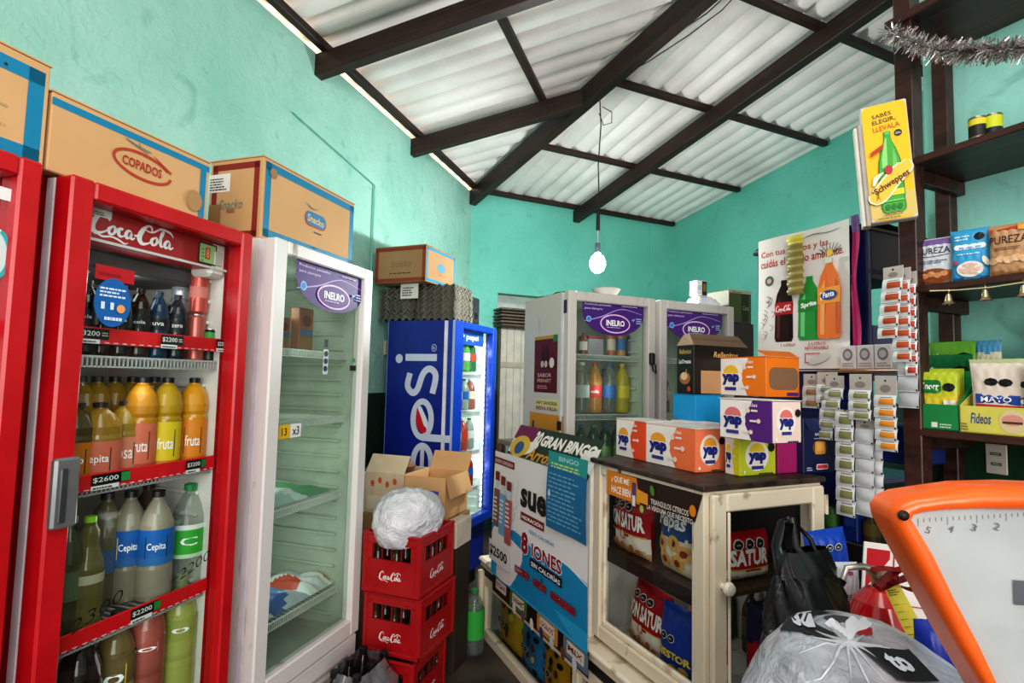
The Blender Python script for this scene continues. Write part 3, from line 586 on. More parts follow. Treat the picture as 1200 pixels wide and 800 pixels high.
carton('snack_carton','small cardboard box with a brown-red border standing on the stacked egg trays',E2,0,0,TOPZ,w2,d2,h2,fc,CARD2)
m=MB(); p=Pr(m,(0,0,0),(0,-1,0),(0,0,1),(-1,0,0)); p.rect(-.075,0,.075,.11,'#d9d3cb'); p.lines(-.06,.02,.11,.07,4,'#3a3330'); o=m.build('paper_note'); a=PF.side(480,340,-.045); place(o,PF,-.047,a[0],a[1]-.06); tag(o,'small white handwritten note stuck to the left stack of egg trays','paper note')
# black speaker behind the trays
m=MB(); m.box(0,.13,0,.16,0,.22,M('#17171a',.5),.01); p=Pr(m,(0,0,0),(1,0,0),(0,0,1)); p.ell(.065,.075,.05,.05,'#303034'); p.ell(.065,.075,.03,.03,'#0c0c0e'); p.ell(.065,.165,.028,.028,'#2a2a2e'); p.rect(.03,.195,.05,.2,'#7a2020')
o=m.build('black_speaker'); a=PF.onz(556,374,2.005); place(o,PF,.40,.08,2.005); tag(o,'small black loudspeaker at the end of the egg tray row on the blue fridge','speaker')
# green corrugated bundle between the white and the blue fridge, high up
m=MB()
for k in range(5): m.box(k*.022,k*.022+.014,-.03,.26,0,.16,M('#1f4a38',.7),.004)
m.box(-.01,.115,-.035,.27,-.02,0,M('#2a2018',.6)); o=m.build('green_crate'); place(o,I1,.60,.22,2.148); tag(o,'dark green ribbed crate on top of the white fridge, behind the cardboard box','crate')
m=MB(); m.grid(lambda u,v:(u*.11+.01*math.sin(7*v),v*.14,.05*math.sin(3*u+1)*math.sin(3.1*v)+.012*math.sin(19*u+7*v)),14,14,M('#cfcabc',.4)); o=m.build('plastic_bag'); place(o,I1,.60,.24,2.312); tag(o,'crumpled pale plastic bag lying on the dark green ribbed crate','plastic bag')
# conduit and socket on the left wall
m=MB(); m.tube([(0,0,3.0),(0,0,1.2)],.008,M('#7fc9b5'),6); m.tube([(0,0,3.0),(-.9,0,3.12)],.004,M('#6dbba8'),6); o=m.build('wall_cable'); place(o,L,3.45,2.185,0); tag(o,'thin teal painted cable running down the left wall','cable')
m=MB(); m.box(0,.08,-.025,0,0,.11,M('#d9d0b4',.5),.006); o=m.build('junction_box'); a=L.on(450,408,2.19); place(o,L,a[0],2.198,a[1]-.05); tag(o,'cream junction box on the teal wall beside the blue fridge','junction box')
# ================================================================ BOTTLES AND CANS
def revolve_label(m,r,z0,z1,bands,n=20):
    for a,b,c in bands: m.lathe([(r,z0+(z1-z0)*a),(r,z0+(z1-z0)*b)],ink(c,.4) if isinstance(c,str) else c,n,cap=False)
CAPS={}
def bottle(name,label,h,r,body,cap,lz=None,bands=(),fr=None,x=0,y=0,z=0,group=None,shape='soda',mark=None,cat='bottle',neck=None,az=0,markc='#ffffff',patch=None,clear=False,front=None):
    m=MB(); nr=neck or r*.30
    P={'soda':[(r*.75,0),(r*.95,.02*h),(r,.06*h),(r,.30*h),(r*.96,.34*h),(r,.38*h),(r,.62*h),(r*.93,.70*h),(r*.72,.80*h),(r*.45,.88*h),(nr,.92*h),(nr,.955*h)],
       'juice':[(r*.85,0),(r,.02*h),(r*.97,.07*h),(r,.11*h),(r*.97,.16*h),(r,.2*h),(r*.98,.55*h),(r*.90,.58*h),(r*1.0,.62*h),(r*1.02,.70*h),(r*.85,.82*h),(r*.55,.90*h),(nr*1.2,.93*h),(nr*1.2,.95*h)],
       'squat':[(r*.85,0),(r,.03*h),(r*.97,.3*h),(r,.55*h),(r*.96,.6*h),(r*.98,.7*h),(r*.6,.86*h),(nr,.92*h),(nr,.95*h)],
       'slim':[(r*.85,0),(r,.02*h),(r*.98,.5*h),(r,.55*h),(r*.75,.66*h),(r*.62,.74*h),(r*.6,.86*h),(nr*1.3,.92*h),(nr*1.3,.95*h)],
       'can':[(r*.8,0),(r,.05*h),(r,.93*h),(r*.86,.985*h),(r*.86,h)]}[shape]
    m.lathe(P,body,18)
    if shape=='can': m.lathe([(r*.87,.985*h),(r*.87,h*1.004),(r*.8,h*.99)],M('#c9ccd0',.25,.9),18)
    o=m.build(name); place(o,fr,x,y,z,az); tag(o,label,cat,group)
    if shape!='can': c=MB(); c.lathe([(nr*1.25,.94*h),(nr*1.25,.995*h),(nr*1.1,h)],cap,14); c.build('cap',o)
    if bands or mark:
        l=MB(); z0,z1=(lz[0]*h,lz[1]*h) if lz else (.35*h,.6*h)
        if bands: revolve_label(l,r*1.012,z0,z1,bands)
        if mark:
            rr=r*1.02; fa={CF:-2.22,PF:-2.6,J:-2.1}.get(fr,-math.pi/2)
            class CP(Pr):
                def P(s,xx,yy): a=fa+xx/rr; q=rr+s.k*.0004; return Vector((q*math.cos(a),q*math.sin(a),yy))
            p=CP(l,(0,0,0),(1,0,0),(0,0,1)); wv=r*1.2; zc=(z0+z1)/2; hh=(z1-z0)
            if patch: p.rect(-wv*.5,zc-hh*.3,wv*.5,zc+hh*.32,patch); 
            p.text(mark,-wv*.42,zc-hh*.12,wv*.84,hh*.26,markc)
        l.build('label',o)
    return o
JU=M('#d08a1e',.15,coat=.3); JU2=M('#c9a51e',.15); JU3=M('#e09a22',.15); DJ=M('#5a4a28',.15); COLA=M('#160a08',.12); BLK=M('#141414',.4); DBL=M('#15324a',.15); GRT=M('#8f8a78',.2); PNK=M('#b0685e',.2); LIM=M('#a3ad5a',.2)
CLR=glass_mat('#dfe6de',1.3,.10,'clear_bottle'); CLG=glass_mat('#c9d2a0',1.3,.12,'pale_green_bottle'); 
def cx(px,y,py=500): return CF.on(px,py,y)[0]
G='small bottles on the top shelf of the red fridge'
zA,zB,zC,zD=1.636,1.277,.862,.50
for i,(px,y,b,c,mk,lab) in enumerate(((100,.16,COLA,BLK,'cola','leftmost dark bottle on the top shelf of the red fridge'),(119,.17,COLA,BLK,'cola','second dark bottle on the top shelf of the red fridge, below the blue sticker'),
   (141,.15,COLA,BLK,'cola','third dark cola bottle on the top shelf of the red fridge'),(163,.15,M('#2b120c',.12),BLK,'cola','dark brown cola bottle, fourth on the top shelf of the red fridge'),(185,.15,M('#173c58',.15),M('#173c58',.4),'uva','dark blue soft drink bottle on the top shelf of the red fridge'),(207,.15,M('#12202c',.15),BLK,'zero','black-capped dark bottle in front of the silver can in the red fridge'))):
    bottle('soda_bottle',lab,.222,.032,b,c,(.42,.60),((0,1,'#24242a'),),CF,cx(px,y,380),y,zA,None,'soda',mk)
for px,y in ((112,.30),(135,.31),(158,.30),(182,.30),(200,.32)):
    bottle('soda_bottle','dark soda bottle in the back row on the top shelf of the red fridge',.222,.032,COLA,BLK,(.42,.6),((0,1,'#3a2a2a'),),CF,cx(px,y,380),y,zA,'back row bottles on the top shelf of the red fridge')
def can(px,y,z,col,lab,bands=None,g=None): return bottle('drink_can',lab,.165,.030,M(col,.3,.4),None,(.1,.9),bands or (),CF,cx(px,y,380),y,z,g,'can',cat='can')
can(210,.24,zA,'#b9bcc0','lower silver can hidden behind the dark bottles in the red fridge'); can(210,.24,zA+.168,'#c4c7cb','tall silver can standing on another can, top shelf of the red fridge',((.2,.3,'#8f959c'),(.5,.7,'#a4aab0')))
can(230,.15,zA-.002,'#c96a62','lower pinkish red can at the right of the top shelf in the red fridge'); can(231,.15,zA+.166,'#cc5a52','upper pinkish red can balanced on its twin in the red fridge',((.3,.6,'#d98278'),))
o=bottle('drink_can','short black and green can, top shelf of the red fridge',.115,.028,M('#15181a',.3,.3),None,(.55,.9),((0,1,'#3f9a3a'),),CF,cx(246,.13,400),.13,zA,None,'can',cat='can')
# juice shelf
def juice(px,y,col,lb,lc,mk='fruta',h=.30,r=.046,shape='juice',z=zB,g=None,mc='#ffffff',pt='#1a1a1a'):
    return bottle('juice_bottle',lb,h,r,col,BLK,(.05,.52),((0,.12,lc[1]),(.12,1,lc[0])),CF,cx(px,y,500),y,z,g,shape,mk,patch=pt,front=-1.2)
juice(164,.15,M('#c98a1c',.15,coat=.3),'orange juice bottle with a pink label, third from right on the juice shelf',('#d8765c','#c05c50'))
juice(194,.14,M('#b9921a',.15,coat=.3),'yellow juice bottle with a bright yellow label, between two orange ones',('#dfc42a','#c8862c'))
juice(225,.14,M('#dc9a1c',.15,coat=.3),'orange juice bottle with an orange label, rightmost on the juice shelf',('#e08a20','#d9782a'))
for px in (90,110,131,152,178):
    juice(px,.28,M('#8a6a1e',.15),'juice bottle in the back row of the juice shelf',('#7a5a2a','#6a3a20'),g='back row juice bottles in the red fridge')
juice(88,.15,DJ,'squat juice bottle at the left end of the juice shelf, behind the door frame',('#c8781e','#b06030'),'jugo',.225,.056,'squat'); juice(117,.13,M('#a07a2a',.15,coat=.3),'squat juice bottle with a pink label and black patch, left part of the juice shelf',('#d0705a','#c8604e'),'cepita',.225,.056,'squat',mc='#fff')
juice(146,.17,M('#a8862a',.15),'squat juice bottle with a pale pink label, beside the tall juice bottles',('#d88a70','#c8604e'),'rosa',.225,.05,'squat')
# big bottles
def big(px,y,z,col,lb,bands,mk=None,cap=BLK,pt=None,h=.345,r=.053,shape='soda',lz=(.34,.66),g=None,py=640,mc='#ffffff',front=-1.25,name='soda_bottle'):
    return bottle(name,lb,h,r,col,cap,lz,bands,CF,cx(px,y,py),y,z,g,shape,mk,patch=pt,markc=mc,front=front)
big(182,.15,zC,GRT,'large cloudy grapefruit drink with a blue and yellow label, in front on the third shelf',((0,.22,'#2f6fb0'),(.22,1,'#1c66b4')),'Cepita','' or BLK,'#15181c')
for o_ in (1,):
    m=MB()
big(150,.22,zC,M('#7f7a6a',.2),'large cloudy drink with a blue label, second row on the third shelf',((0,.22,'#2a62a0'),(.22,1,'#1a5aa2')),'Cepita',BLK,'#d9b52a')
big(219,.15,zC,CLR,'large clear bottle with a bright green label, right end of the third shelf',((0,.12,'#bfe0c0'),(.12,.85,'#3fae3a'),(.85,1,'#e4ebe4')),'C','' or M('#1f8a4a',.4),lz=(.3,.62))
big(104,.13,zC,M('#6f6a3c',.1,alpha=.75),'slim bottle with a lime green cap, left of the blue labels',((0,1,'#a8a890'),),None,M('#8fd62a',.4),h=.315,r=.041,shape='slim',lz=(.42,.5))
big(80,.16,zC,M('#4c5034',.1,alpha=.8),'olive bottle half hidden by the left door frame on the third shelf',((0,1,'#5a6a50'),),None,M('#9a9a90',.4),h=.32,r=.05,lz=(.3,.55))
big(122,.26,zC,M('#5c5844',.1),'dim grey bottle behind the lime-capped bottle in the red fridge',((0,1,'#3a5a80'),),None,BLK,lz=(.3,.5)); 
big(170,.30,zC,M('#5c4a40',.1),'dark bottle at the back of the third shelf in the red fridge',(),None,BLK)
big(92,.14,zD,M('#241512',.12),'dark cola bottle at the left end of the bottom shelf in the red fridge',(),None,BLK,py=780,r=.058,h=.36)
big(134,.15,zD,M('#6a5a36',.15),'large brownish drink bottle with a yellow emblem on the bottom shelf',((0,.3,'#8a8a6a'),(.3,1,'#6a5a36')),'o',BLK,'#c8b21e',py=780,h=.365)
big(170,.15,zD,M('#a3584e',.2),'large pink grapefruit drink on the bottom shelf of the red fridge',(),'o',BLK,'#b8607a',py=780,h=.40,lz=(.5,.62))
big(207,.14,zD,LIM,'large pale lime drink with a green round mark on the bottom shelf',((0,.5,'#98a250'),(.5,1,'#9aa455')),'o',M('#9aa058',.4),'#2f9a3f',py=780,h=.41,lz=(.5,.66))
# left fridge: a few pale things
# blue fridge contents
import itertools
cols=[('#2a6a3a','green'),('#6f2018','red'),('#a9b0a0','clear'),('#1d4a8a','blue'),('#3a1a12','dark')]
rows=[(1.645,('#3f8a4a','#2a7a3f','#5aa04a','#2f6a44')),(1.355,('#9aa49a','#7a2a20','#8fa096','#a8605a')),(1.055,('#9aaab8','#8a9a92','#b04a3a','#9aa49a')),(.775,('#a9a58c','#3fae3a','#8fa096','#b0301f')),(.60-.02,())]
rown=('first','second','third','fourth')
for j,(z,cs) in enumerate(rows):
    for i,c in enumerate(cs):
        for dd in range(2):
            x=.145+i*.108
            bottle('soda_bottle','bottle in column %s of the %s shelf in the blue fridge, %s row'%(('one','two','three','four')[i],rown[j],('front','back')[dd]),.235,.044,M(c,.15),M(('#dddddd','#1f8a4a','#c02a1a','#2255aa')[(i+j)%4],.4),(.35,.6),((0,1,('#d8e0dc','#2f62b0','#c8402e','#e8e0c0')[(i*2+j)%4]),),PF,x,.115+dd*.13,z)
# fridge with cold cuts and packs (nearest white one)
def pack(name,lab,fr,x,y,z,w,d,h,face,side=None,cat='package',daz=0,pr=None,group=None,bev=.004):
    m=MB(); m.box(0,w,0,d,0,h,face,bev)
    if pr: pr(m,w,d,h)
    o=m.build(name); place(o,fr,x,y,z,daz); tag(o,lab,cat,group); return o
def pfront(m): return Pr(m,(0,0,0),(1,0,0),(0,0,1))
x=I1.on(343,400,.2)[0]
def orp(m,w,d,h): p=pfront(m); p.rect(.005,h*.5,w-.005,h*.95,'#c46a2c'); p.rect(.005,h*.35,w-.005,h*.5,'#4a7fa8'); p.ell(w*.5,h*.7,w*.3,h*.14,'#7a3a1a'); p.rect(.005,.01,w-.005,h*.33,'#a8793a')
pack('snack_pack','orange and brown snack pack standing on the top shelf of the nearest white fridge',I1,x+.04,.2,1.708,.10,.05,.2,M('#a8642c',.4),pr=orp)
pack('snack_pack','tan snack pack leaning at the left of the top shelf in the nearest white fridge',I1,x-.06,.24,1.708,.09,.05,.15,M('#8a8f6a',.4),pr=orp)
BAGM=glass_mat('#e6efec',2.0,.3,'soft_plastic','#dfe8ea')
def flatbag(lab,fr,x,y,z,w,d,cols,seed):
    random.seed(seed); ph=[random.uniform(0,6) for _ in range(6)]
    def f(u,v): e=min(1,6*min(u,1-u,v,1-v)); return (u*w,v*d,.004+e*(.035+.012*math.sin(9*u+ph[0])*math.sin(8*v+ph[1])+.008*math.sin(21*u+ph[2]+9*v)))
    def mf(u,v):
        s=math.sin(6*u+ph[3])+math.sin(7*v+ph[4]+3*u); return ink(cols[0] if s>.5 else cols[1] if s>-.6 else cols[2],.3)
    m=MB(); m.grid(f,22,18,matfn=mf); m.grid(lambda u,v:(u*w,v*d,.003),2,2,ink(cols[1])); o=m.build('frozen_food_bag'); place(o,fr,x,y,z); tag(o,lab,'food bag'); return o
flatbag('plastic bag with green print lying on the third shelf of the nearest white fridge',I1,.12,.12,1.04,.48,.38,('#4f8f62','#cfdcd8','#a9c4c0'),3)
flatbag('blue printed plastic bag lying on the low shelf of the nearest white fridge',I1,.10,.12,.59,.38,.38,('#2f5a9a','#b9c6cf','#5a7fae'),5)
flatbag('clear plastic bag with a red corner, low shelf of the nearest white fridge',I1,.47,.12,.59,.18,.3,('#c9d3d3','#dfe6e4','#c9543a'),8)
# middle white fridge contents
def jx(px,y=.2): return J.on(px,440,y)[0]
for i,(px,c,h,r,lab) in enumerate(((683,'#7a3a2a',.13,.025,'small red drink at the left of the top shelf in the left rear fridge'),(716,'#a8582a',.17,.028,'orange jar on the top shelf of the left rear fridge'),(727,'#c98a3a',.18,.03,'brown and blue carton-like jar on the top shelf of the left rear fridge'),(738,'#3a3a44',.15,.025,'dark can on the top shelf of the left rear fridge'),(748,'#4a4a54',.15,.025,'grey can at the right of the top shelf in the left rear fridge'))):
    bottle('drink_jar',lab,h,r,M(c,.3),M('#22262a'),(.2,.6),((0,1,('#d9d2c8','#c8b8a0','#3a7ab0','#6a6a74','#8a8a90')[i]),),J,jx(px),.2,1.753,None,'squat')
pack('clear_tub','clear plastic tub with red lids on the top shelf of the left rear fridge',J,jx(689,.2),.2,1.753,.11,.12,.10,M('#b9b4ba',.2,alpha=.6),cat='tub',pr=lambda m,w,d,h:(m.box(.0,w,0,d,h,h+.018,M('#8a2a2a',.4),.004)))
for i,(px,c,cp,lc,mk,lab) in enumerate(((682,CLR,'#c8c8c8','#a8b0a8',None,'clear bottle at the left end of the second shelf in the left rear fridge'),(697,M('#b07a2a',.12),'#b03020','#c0392e','cola','amber soda bottle with a red label in the left rear fridge'),(714,CLR,'#2a5aa0','#2f6fb8',None,'clear water bottle with a blue label in the left rear fridge'),(729,M('#c2ae2a',.12,alpha=.85),'#d8c22a','#d8c62a',None,'yellow oil-like bottle with a yellow cap in the left rear fridge'),(742,M('#8fa04a',.12,alpha=.8),'#3f7a3a','#d8c62a',None,'short green-yellow bottle at the right of the second shelf in the left rear fridge'))):
    bottle('soda_bottle',lab,.30 if i<4 else .16,.046 if i<4 else .03,c,M(cp,.4),(.3,.55),((0,1,lc),),J,jx(px),.2,1.408,None,'soda',mk)
for i in range(5):
    bottle('soda_bottle','%s bottle in the back row of the second shelf, left rear fridge'%('red','green','orange','pale','dark')[i],.27,.04,M(('#7a2a1a','#2a5a2a','#a8681a','#8a9a8a','#241412')[i],.15),M(('#c02a1a','#2a6a3a','#d8a02a','#3a6ab0','#111111')[i],.4),(.3,.55),((0,1,('#c8b8a8','#3a8a3a','#c87a2a','#b8c8d0','#8a1a1a')[i]),),J,.13+i*.088,.36,1.408)
for i in range(5):
    bottle('soda_bottle','green bottle on the third shelf of the left rear fridge',.28,.042,M('#1f3f24',.1),M('#2a4a8a' if i%2 else '#2f7a3a'),(.3,.55),((0,1,'#4a6a3a'),),J,.13+i*.085,.2,1.058,'green bottles on the third shelf of the left rear fridge')
for i,(x,c,z) in enumerate(((.10,'#8a1f2a',1.753),(.17,'#5a2a22',1.753),(.12,'#8a2a22',1.408),(.20,'#2a2a30',1.408))):
    bottle('soda_bottle','%s bottle on the %s shelf of the right rear fridge'%(('wine red','brown','dark red','black')[i],('top','top','second','second')[i]),.25,.035,M(c,.15),BLK,(.3,.55),((0,1,'#8a6a60'),),J,.632+x,.2,z)
for i,(x,c,cp) in enumerate(((.07,'#2a0f0a','#b02018'),(.16,'#b9bfb4','#c8302a'))):
    bottle('soda_bottle',('dark cola bottle behind the left door of the leftmost fridge','clear bottle behind the left door of the leftmost fridge')[i],.3,.046,M(c,.15),M(cp),(.3,.55),((0,1,'#c8a0a0'),),L.sub(.28,1.5),.40+x,.16,1.72-.44)
# items on top of the rear fridges
m=MB(); m.lathe([(.05,0),(.062,.01),(.085,.045),(.088,.048),(.082,.046),(.058,.012)],M('#eeeae2',.3),22,cap=False); m.lathe([(.0001,.009),(.058,.0095)],M('#eeeae2'),22,cap=False); o=m.build('white_dish'); place(o,J,.33,.13,2.097); tag(o,'shallow white dish on top of the left rear fridge, under the bulb','dish')
m=MB(); m.grid(lambda u,v:(.02+u*.42,v*.3,.008+.025*math.sin(3.1*u)*math.sin(3*v)+.006*math.sin(23*u+9*v)),16,10,M('#2a2422',.5)); o=m.build('dark_plastic_sheet'); place(o,J,.0,.12,2.095); tag(o,'thin crumpled dark plastic sheet on top of the left rear fridge','plastic sheet')
def whp(m,w,d,h): p=pfront(m); p.rect(w*.5,0.004,w-.003,h-.004,'#2a2a3a'); p.rect(w*.6,h*.3,w*.9,h*.8,'#8a6a30'); p.lines(.01,h*.4,w*.4,h*.3,3,'#9a9a9a')
b1=at_range(840,352,3.35); 
pack('white_carton','small white medicine-like box on top of a crumpled white bag, right rear fridge',J.sub(.632+.38,.10),0,0,2.165,.085,.07,.10,M('#eceaec',.4),cat='small box',pr=whp)
m=MB(); m.grid(lambda u,v:(u*.2,v*.16,.002+.062*min(1,5*min(u,1-u,v,1-v))+.004*math.sin(14*u)*math.sin(11*v)),12,12,M('#e8e8ee',.35)); o=m.build('plastic_bag'); place(o,J,.632+.36,.06,2.098); tag(o,'crumpled white bag under the small white box on the right rear fridge','plastic bag')
# ================================================================ CRATES
q=Fr(20).onz(493,630,.85); KR=Fr(20,*Fr(20).W(*q)); cw=KR.on(532,609)[0]; cd=KR.side(427,624)[0]; ch=.28
CR=M('#ab1219',.35); CRD=M('#7a0d12',.4)
def crate_mesh(w,d,h):
    m=MB(); t=.012
    m.box(0,w,0,d,0,.012,CRD)
    # each wall: lower panel, window pillars, rim
    for a in (0,1,2,3):
        ln=(w,d,w,d)[a]; m.T={0:Matrix.Translation((0,0,0)),1:Matrix.Translation((w,0,0))@Matrix.Rotation(R(90),4,'Z'),2:Matrix.Translation((w,d,0))@Matrix.Rotation(R(180),4,'Z'),3:Matrix.Translation((0,d,0))@Matrix.Rotation(R(-90),4,'Z')}[a]
        m.box(0,ln,0,t,0,h*.56,CR,.003); m.box(0,ln,0,t,h*.82,h,CR,.003); m.box(0,ln*.16,0,t,h*.56,h*.82,CR); m.box(ln*.84,ln,0,t,h*.56,h*.82,CR)
        m.box(-.004,ln+.004,-.006,t,h*.955,h*.995,CR,.003); m.box(-.004,ln+.004,-.004,t,.0,.02,CR,.003); m.box(.0,.022,-.005,t,0,h,CR,.003); m.box(ln-.022,ln,-.005,t,0,h,CR,.003)
        m.box(ln*.14,ln*.86,-.003,.002,h*.52,h*.56,CR); m.box(ln*.14,ln*.86,-.003,.002,h*.82,h*.86,CR); 
        for k in (1,2,3): m.box(ln*(.16+.17*k)-.004,ln*(.16+.17*k)+.004,.003,t-.002,h*.56,h*.82,CRD)
        p=Pr(m,(0,0,0),(1,0,0),(0,0,1)); p.cola(ln*.30,h*.20,ln*.40,h*.19,'#f0e8e6')
    m.T=Matrix.Identity(4); return m
c0=None
for i in range(3):
    zz=(ch+.004)*(2-i)
    if c0 is None: c0=crate_mesh(cw,cd,ch).build('bottle_crate'); o=place(c0,KR,0,0,zz)
    else: o=dup(c0,KR,(.01,-.012)[i-1],(-.004,.012)[i-1],zz,(1.0,-1.5)[i-1])
    tag(o,('red plastic bottle crate with white script, topmost of its stack','middle red plastic crate of the stack with a dark window showing bottles','lowest red plastic crate of the stack, standing on the floor')[i],'crate','red bottle crates stacked beside the white fridge')
GB=M('#2c1a0c',.12)
first=None
for i in range(3):
  for a in range(4):
    for b in range(3):
        x=.05+a*(cw-.1)/3; y=.05+b*(cd-.1)/2; z=(ch+.004)*(2-i)+.014
        if first is None: first=bottle('glass_bottle','x',.225,.03,M('#3a2a18',.12),M('#e0ae3a',.35),None,(),KR,x,y,z,None,'slim',neck=.0125); o=first
        else: o=dup(first,KR,x,y,z)
        o['label']='returnable glass bottle with a gold cap standing in the %s red crate'%('top','middle','bottom')[i]; o['group']='glass bottles in the %s crate'%('top','middle','bottom')[i]
# white plastic bag lying on the top crate
BAGW=M('#dcdce2',.32).copy(); nt=BAGW.node_tree; n_=nt.nodes.new('ShaderNodeTexVoronoi'); n_.inputs['Scale'].default_value=5; n_.feature='F1'; n2_=nt.nodes.new('ShaderNodeTexNoise'); n2_.inputs['Scale'].default_value=5; n2_.inputs['Distortion'].default_value=3; ad_=nt.nodes.new('ShaderNodeMath'); ad_.operation='ADD'; nt.links.new(n_.outputs['Distance'],ad_.inputs[0]); nt.links.new(n2_.outputs['Fac'],ad_.inputs[1]); bp2=nt.nodes.new('ShaderNodeBump'); bp2.inputs['Strength'].default_value=.45; bp2.inputs['Distance'].default_value=.03; nt.links.new(ad_.outputs[0],bp2.inputs['Height']); nt.links.new(bp2.outputs[0],nt.nodes['Principled BSDF'].inputs['Normal'])
def crumple(name,lab,fr,x,y,z,rx,ry,rz,mat,seed,amp=.12,flat=.3,knot=None,matfn=None,cat='plastic bag',nu=44,nv=26):
    random.seed(seed); W=[(random.uniform(-1,1),random.uniform(-1,1),random.uniform(-1,1),random.uniform(1.2,3.4) if _<7 else random.uniform(8,16),random.uniform(0,6)) for _ in range(17)]
    def f(u,v):
        t=2*math.pi*u; q=math.pi*(v-.5); n=Vector((math.cos(q)*math.cos(t),math.cos(q)*math.sin(t),math.sin(q)))
        s=1.0
        for i_,(a,b,c,k,ph) in enumerate(W): s+=(amp*.30 if i_<7 else amp*.11)*((1-abs(math.sin(k*(a*n.x+b*n.y+c*n.z)+ph)))-.4)
        p=Vector((n.x*rx*s,n.y*ry*s,n.z*rz*s))
        if p.z<-rz*flat: p.z=-rz*flat
        if knot and v>.9: p=p.lerp(Vector((knot[0],knot[1],rz*s+knot[2])),(v-.9)*8 if v<.98 else .9)
        return (p.x,p.y,p.z+rz*flat)
    m=MB(); m.grid(f,nu,nv,mat,matfn); o=m.build(name); place(o,fr,x,y,z); tag(o,lab,cat); return o
crumple('plastic_bag','stuffed crumpled white plastic bag lying on top of the red crate stack',KR,cw*.42,cd*.50,2*(ch+.004)+ch-.06,.205,.16,.165,BAGW,12,.15,.55,nu=72,nv=44)
# cardboard boxes behind the crates
def openbox(name,lab,fr,x,y,z,w,d,h,mat,daz=0,flaps=((1,0,110),(0,1,60)),pr=None):
    r=empty(name,fr,x,y,z,daz); tag(r,lab,'cardboard box'); m=MB(); t=.005
    m.box(0,w,0,d,0,t,mat); m.box(0,w,0,t,0,h,mat); m.box(0,w,d-t,d,0,h,mat); m.box(0,t,t,d-t,0,h,mat); m.box(w-t,w,t,d-t,0,h,mat)
    if pr: pr(m)
    m.build('carton_body',r)
    for s,ang in flaps:
        m=MB(); l=.45*min(w,d)
        a=R(ang)
        if s=='f': m.add([(0,0,h),(w,0,h),(w,-l*math.cos(a),h+l*math.sin(a)),(0,-l*math.cos(a),h+l*math.sin(a))],[(0,1,2,3)],mat)
        if s=='b': m.add([(0,d,h),(w,d,h),(w,d+l*math.cos(a),h+l*math.sin(a)),(0,d+l*math.cos(a),h+l*math.sin(a))],[(0,1,2,3)],mat)
        if s=='l': m.add([(0,0,h),(0,d,h),(-l*math.cos(a),d,h+l*math.sin(a)),(-l*math.cos(a),0,h+l*math.sin(a))],[(0,1,2,3)],mat)
        if s=='r': m.add([(w,0,h),(w,d,h),(w+l*math.cos(a),d,h+l*math.sin(a)),(w+l*math.cos(a),0,h+l*math.sin(a))],[(0,1,2,3)],mat)
        m.build('flap',r)
    return r
KB=Fr(20)
def near(px,py,z,az=20): f=Fr(az); q=f.onz(px,py,z); return Fr(az,*f.W(*q))
FB=KR.sub(.47,.12); z_s=.80
m=MB(); m.box(0,.36,0,.53,0,z_s-.003,CARD2,.004); o=m.build('cardboard_box'); place(o,FB,0,0,0); tag(o,'large closed cardboard box on the floor behind the red crates','cardboard box')
def stars(m): p=Pr(m,(0,.26,0),(0,-1,0),(0,0,1),(-1,0,0)); [p.ell(.05+.05*k,.17+.02*(k%2),.014,.02,'#c25a3a',6) for k in range(4)]; p.rect(.02,.02,.24,.10,'#d9cdb8')
sb=openbox('cardboard_box','pale open cardboard box with small red stars behind the white bag',FB,.01,.265,z_s,.30,.26,.235,M('#cdb89a',.7),0,(('l',125),),stars)
def brn(m): p=Pr(m,(0,.26,0),(0,-1,0),(0,0,1),(-1,0,0)); p.rect(.17,.14,.22,.16,'#4a5a9a'); p.text('Mendicrim',.15,.08,.10,.03,'#a05a3a',.2,0)
ob=openbox('cardboard_box','brown open cardboard box with folded flaps between the crates and the blue fridge',FB,.01,.0,z_s,.30,.26,.235,CARD,0,(('r',60),('f',-75)),brn)
m=MB(); m.lathe([(.0,0),(.09,.01),(.10,.04),(.07,.06),(.0,.062)],M('#7a4a2a',.6),16,cap=False); o=m.build('brown_paper_roll'); place(o,FB,.16,.39,z_s+.22); tag(o,'brown rounded bread-like bundle on top of the box with stars','bundle')
m=MB(); m.box(0,.20,0,.075,0,.14,M('#d9cfbe',.6),.004); p=Pr(m,(0,.075,0),(0,-1,0),(0,0,1),(-1,0,0)); p.rect(.01,.03,.065,.10,'#b8a488'); p.lines(.015,.04,.045,.04,2,'#7d6a52'); o=m.build('small_carton'); place(o,FB,.0,-.082,.66); tag(o,'small pale carton tucked between the crates and the blue fridge','cardboard box')
m=MB(); m.box(0,.18,0,.075,0,.655,M('#3a2e26',.6),.004); o=m.build('cardboard_box'); place(o,FB,.01,-.082,0); tag(o,'upright cardboard box on the floor right behind the crates, under a pale carton','cardboard box')
bottle('water_jug','clear large bottle with a green label on the floor between crates and blue fridge',.36,.06,CLR,M('#2f8a4a'),(.25,.7),((0,1,'#3fae4a'),),FB,.27,-.085,.0,None,'squat')
# black and grey folded things left of the boxes
m=MB(); m.box(0,.2,0,.035,0,.26,M('#cfd4dc',.6),.004); m.box(0,.2,.04,.10,0,.27,M('#2a2622',.6),.004); p=Pr(m,(0,.10,0),(0,-1,0),(0,0,1),(-1,0,0)); p.lines(.005,.02,.05,.22,7,'#8a8478'); o=m.build('folded_newspapers'); place(o,KR,.0,cd+.04,.62,0); 
place(o,FB,.03,.535,.76); tag(o,'upright pile of folded dark papers and a plastic sheet behind the crates','newspaper pile')
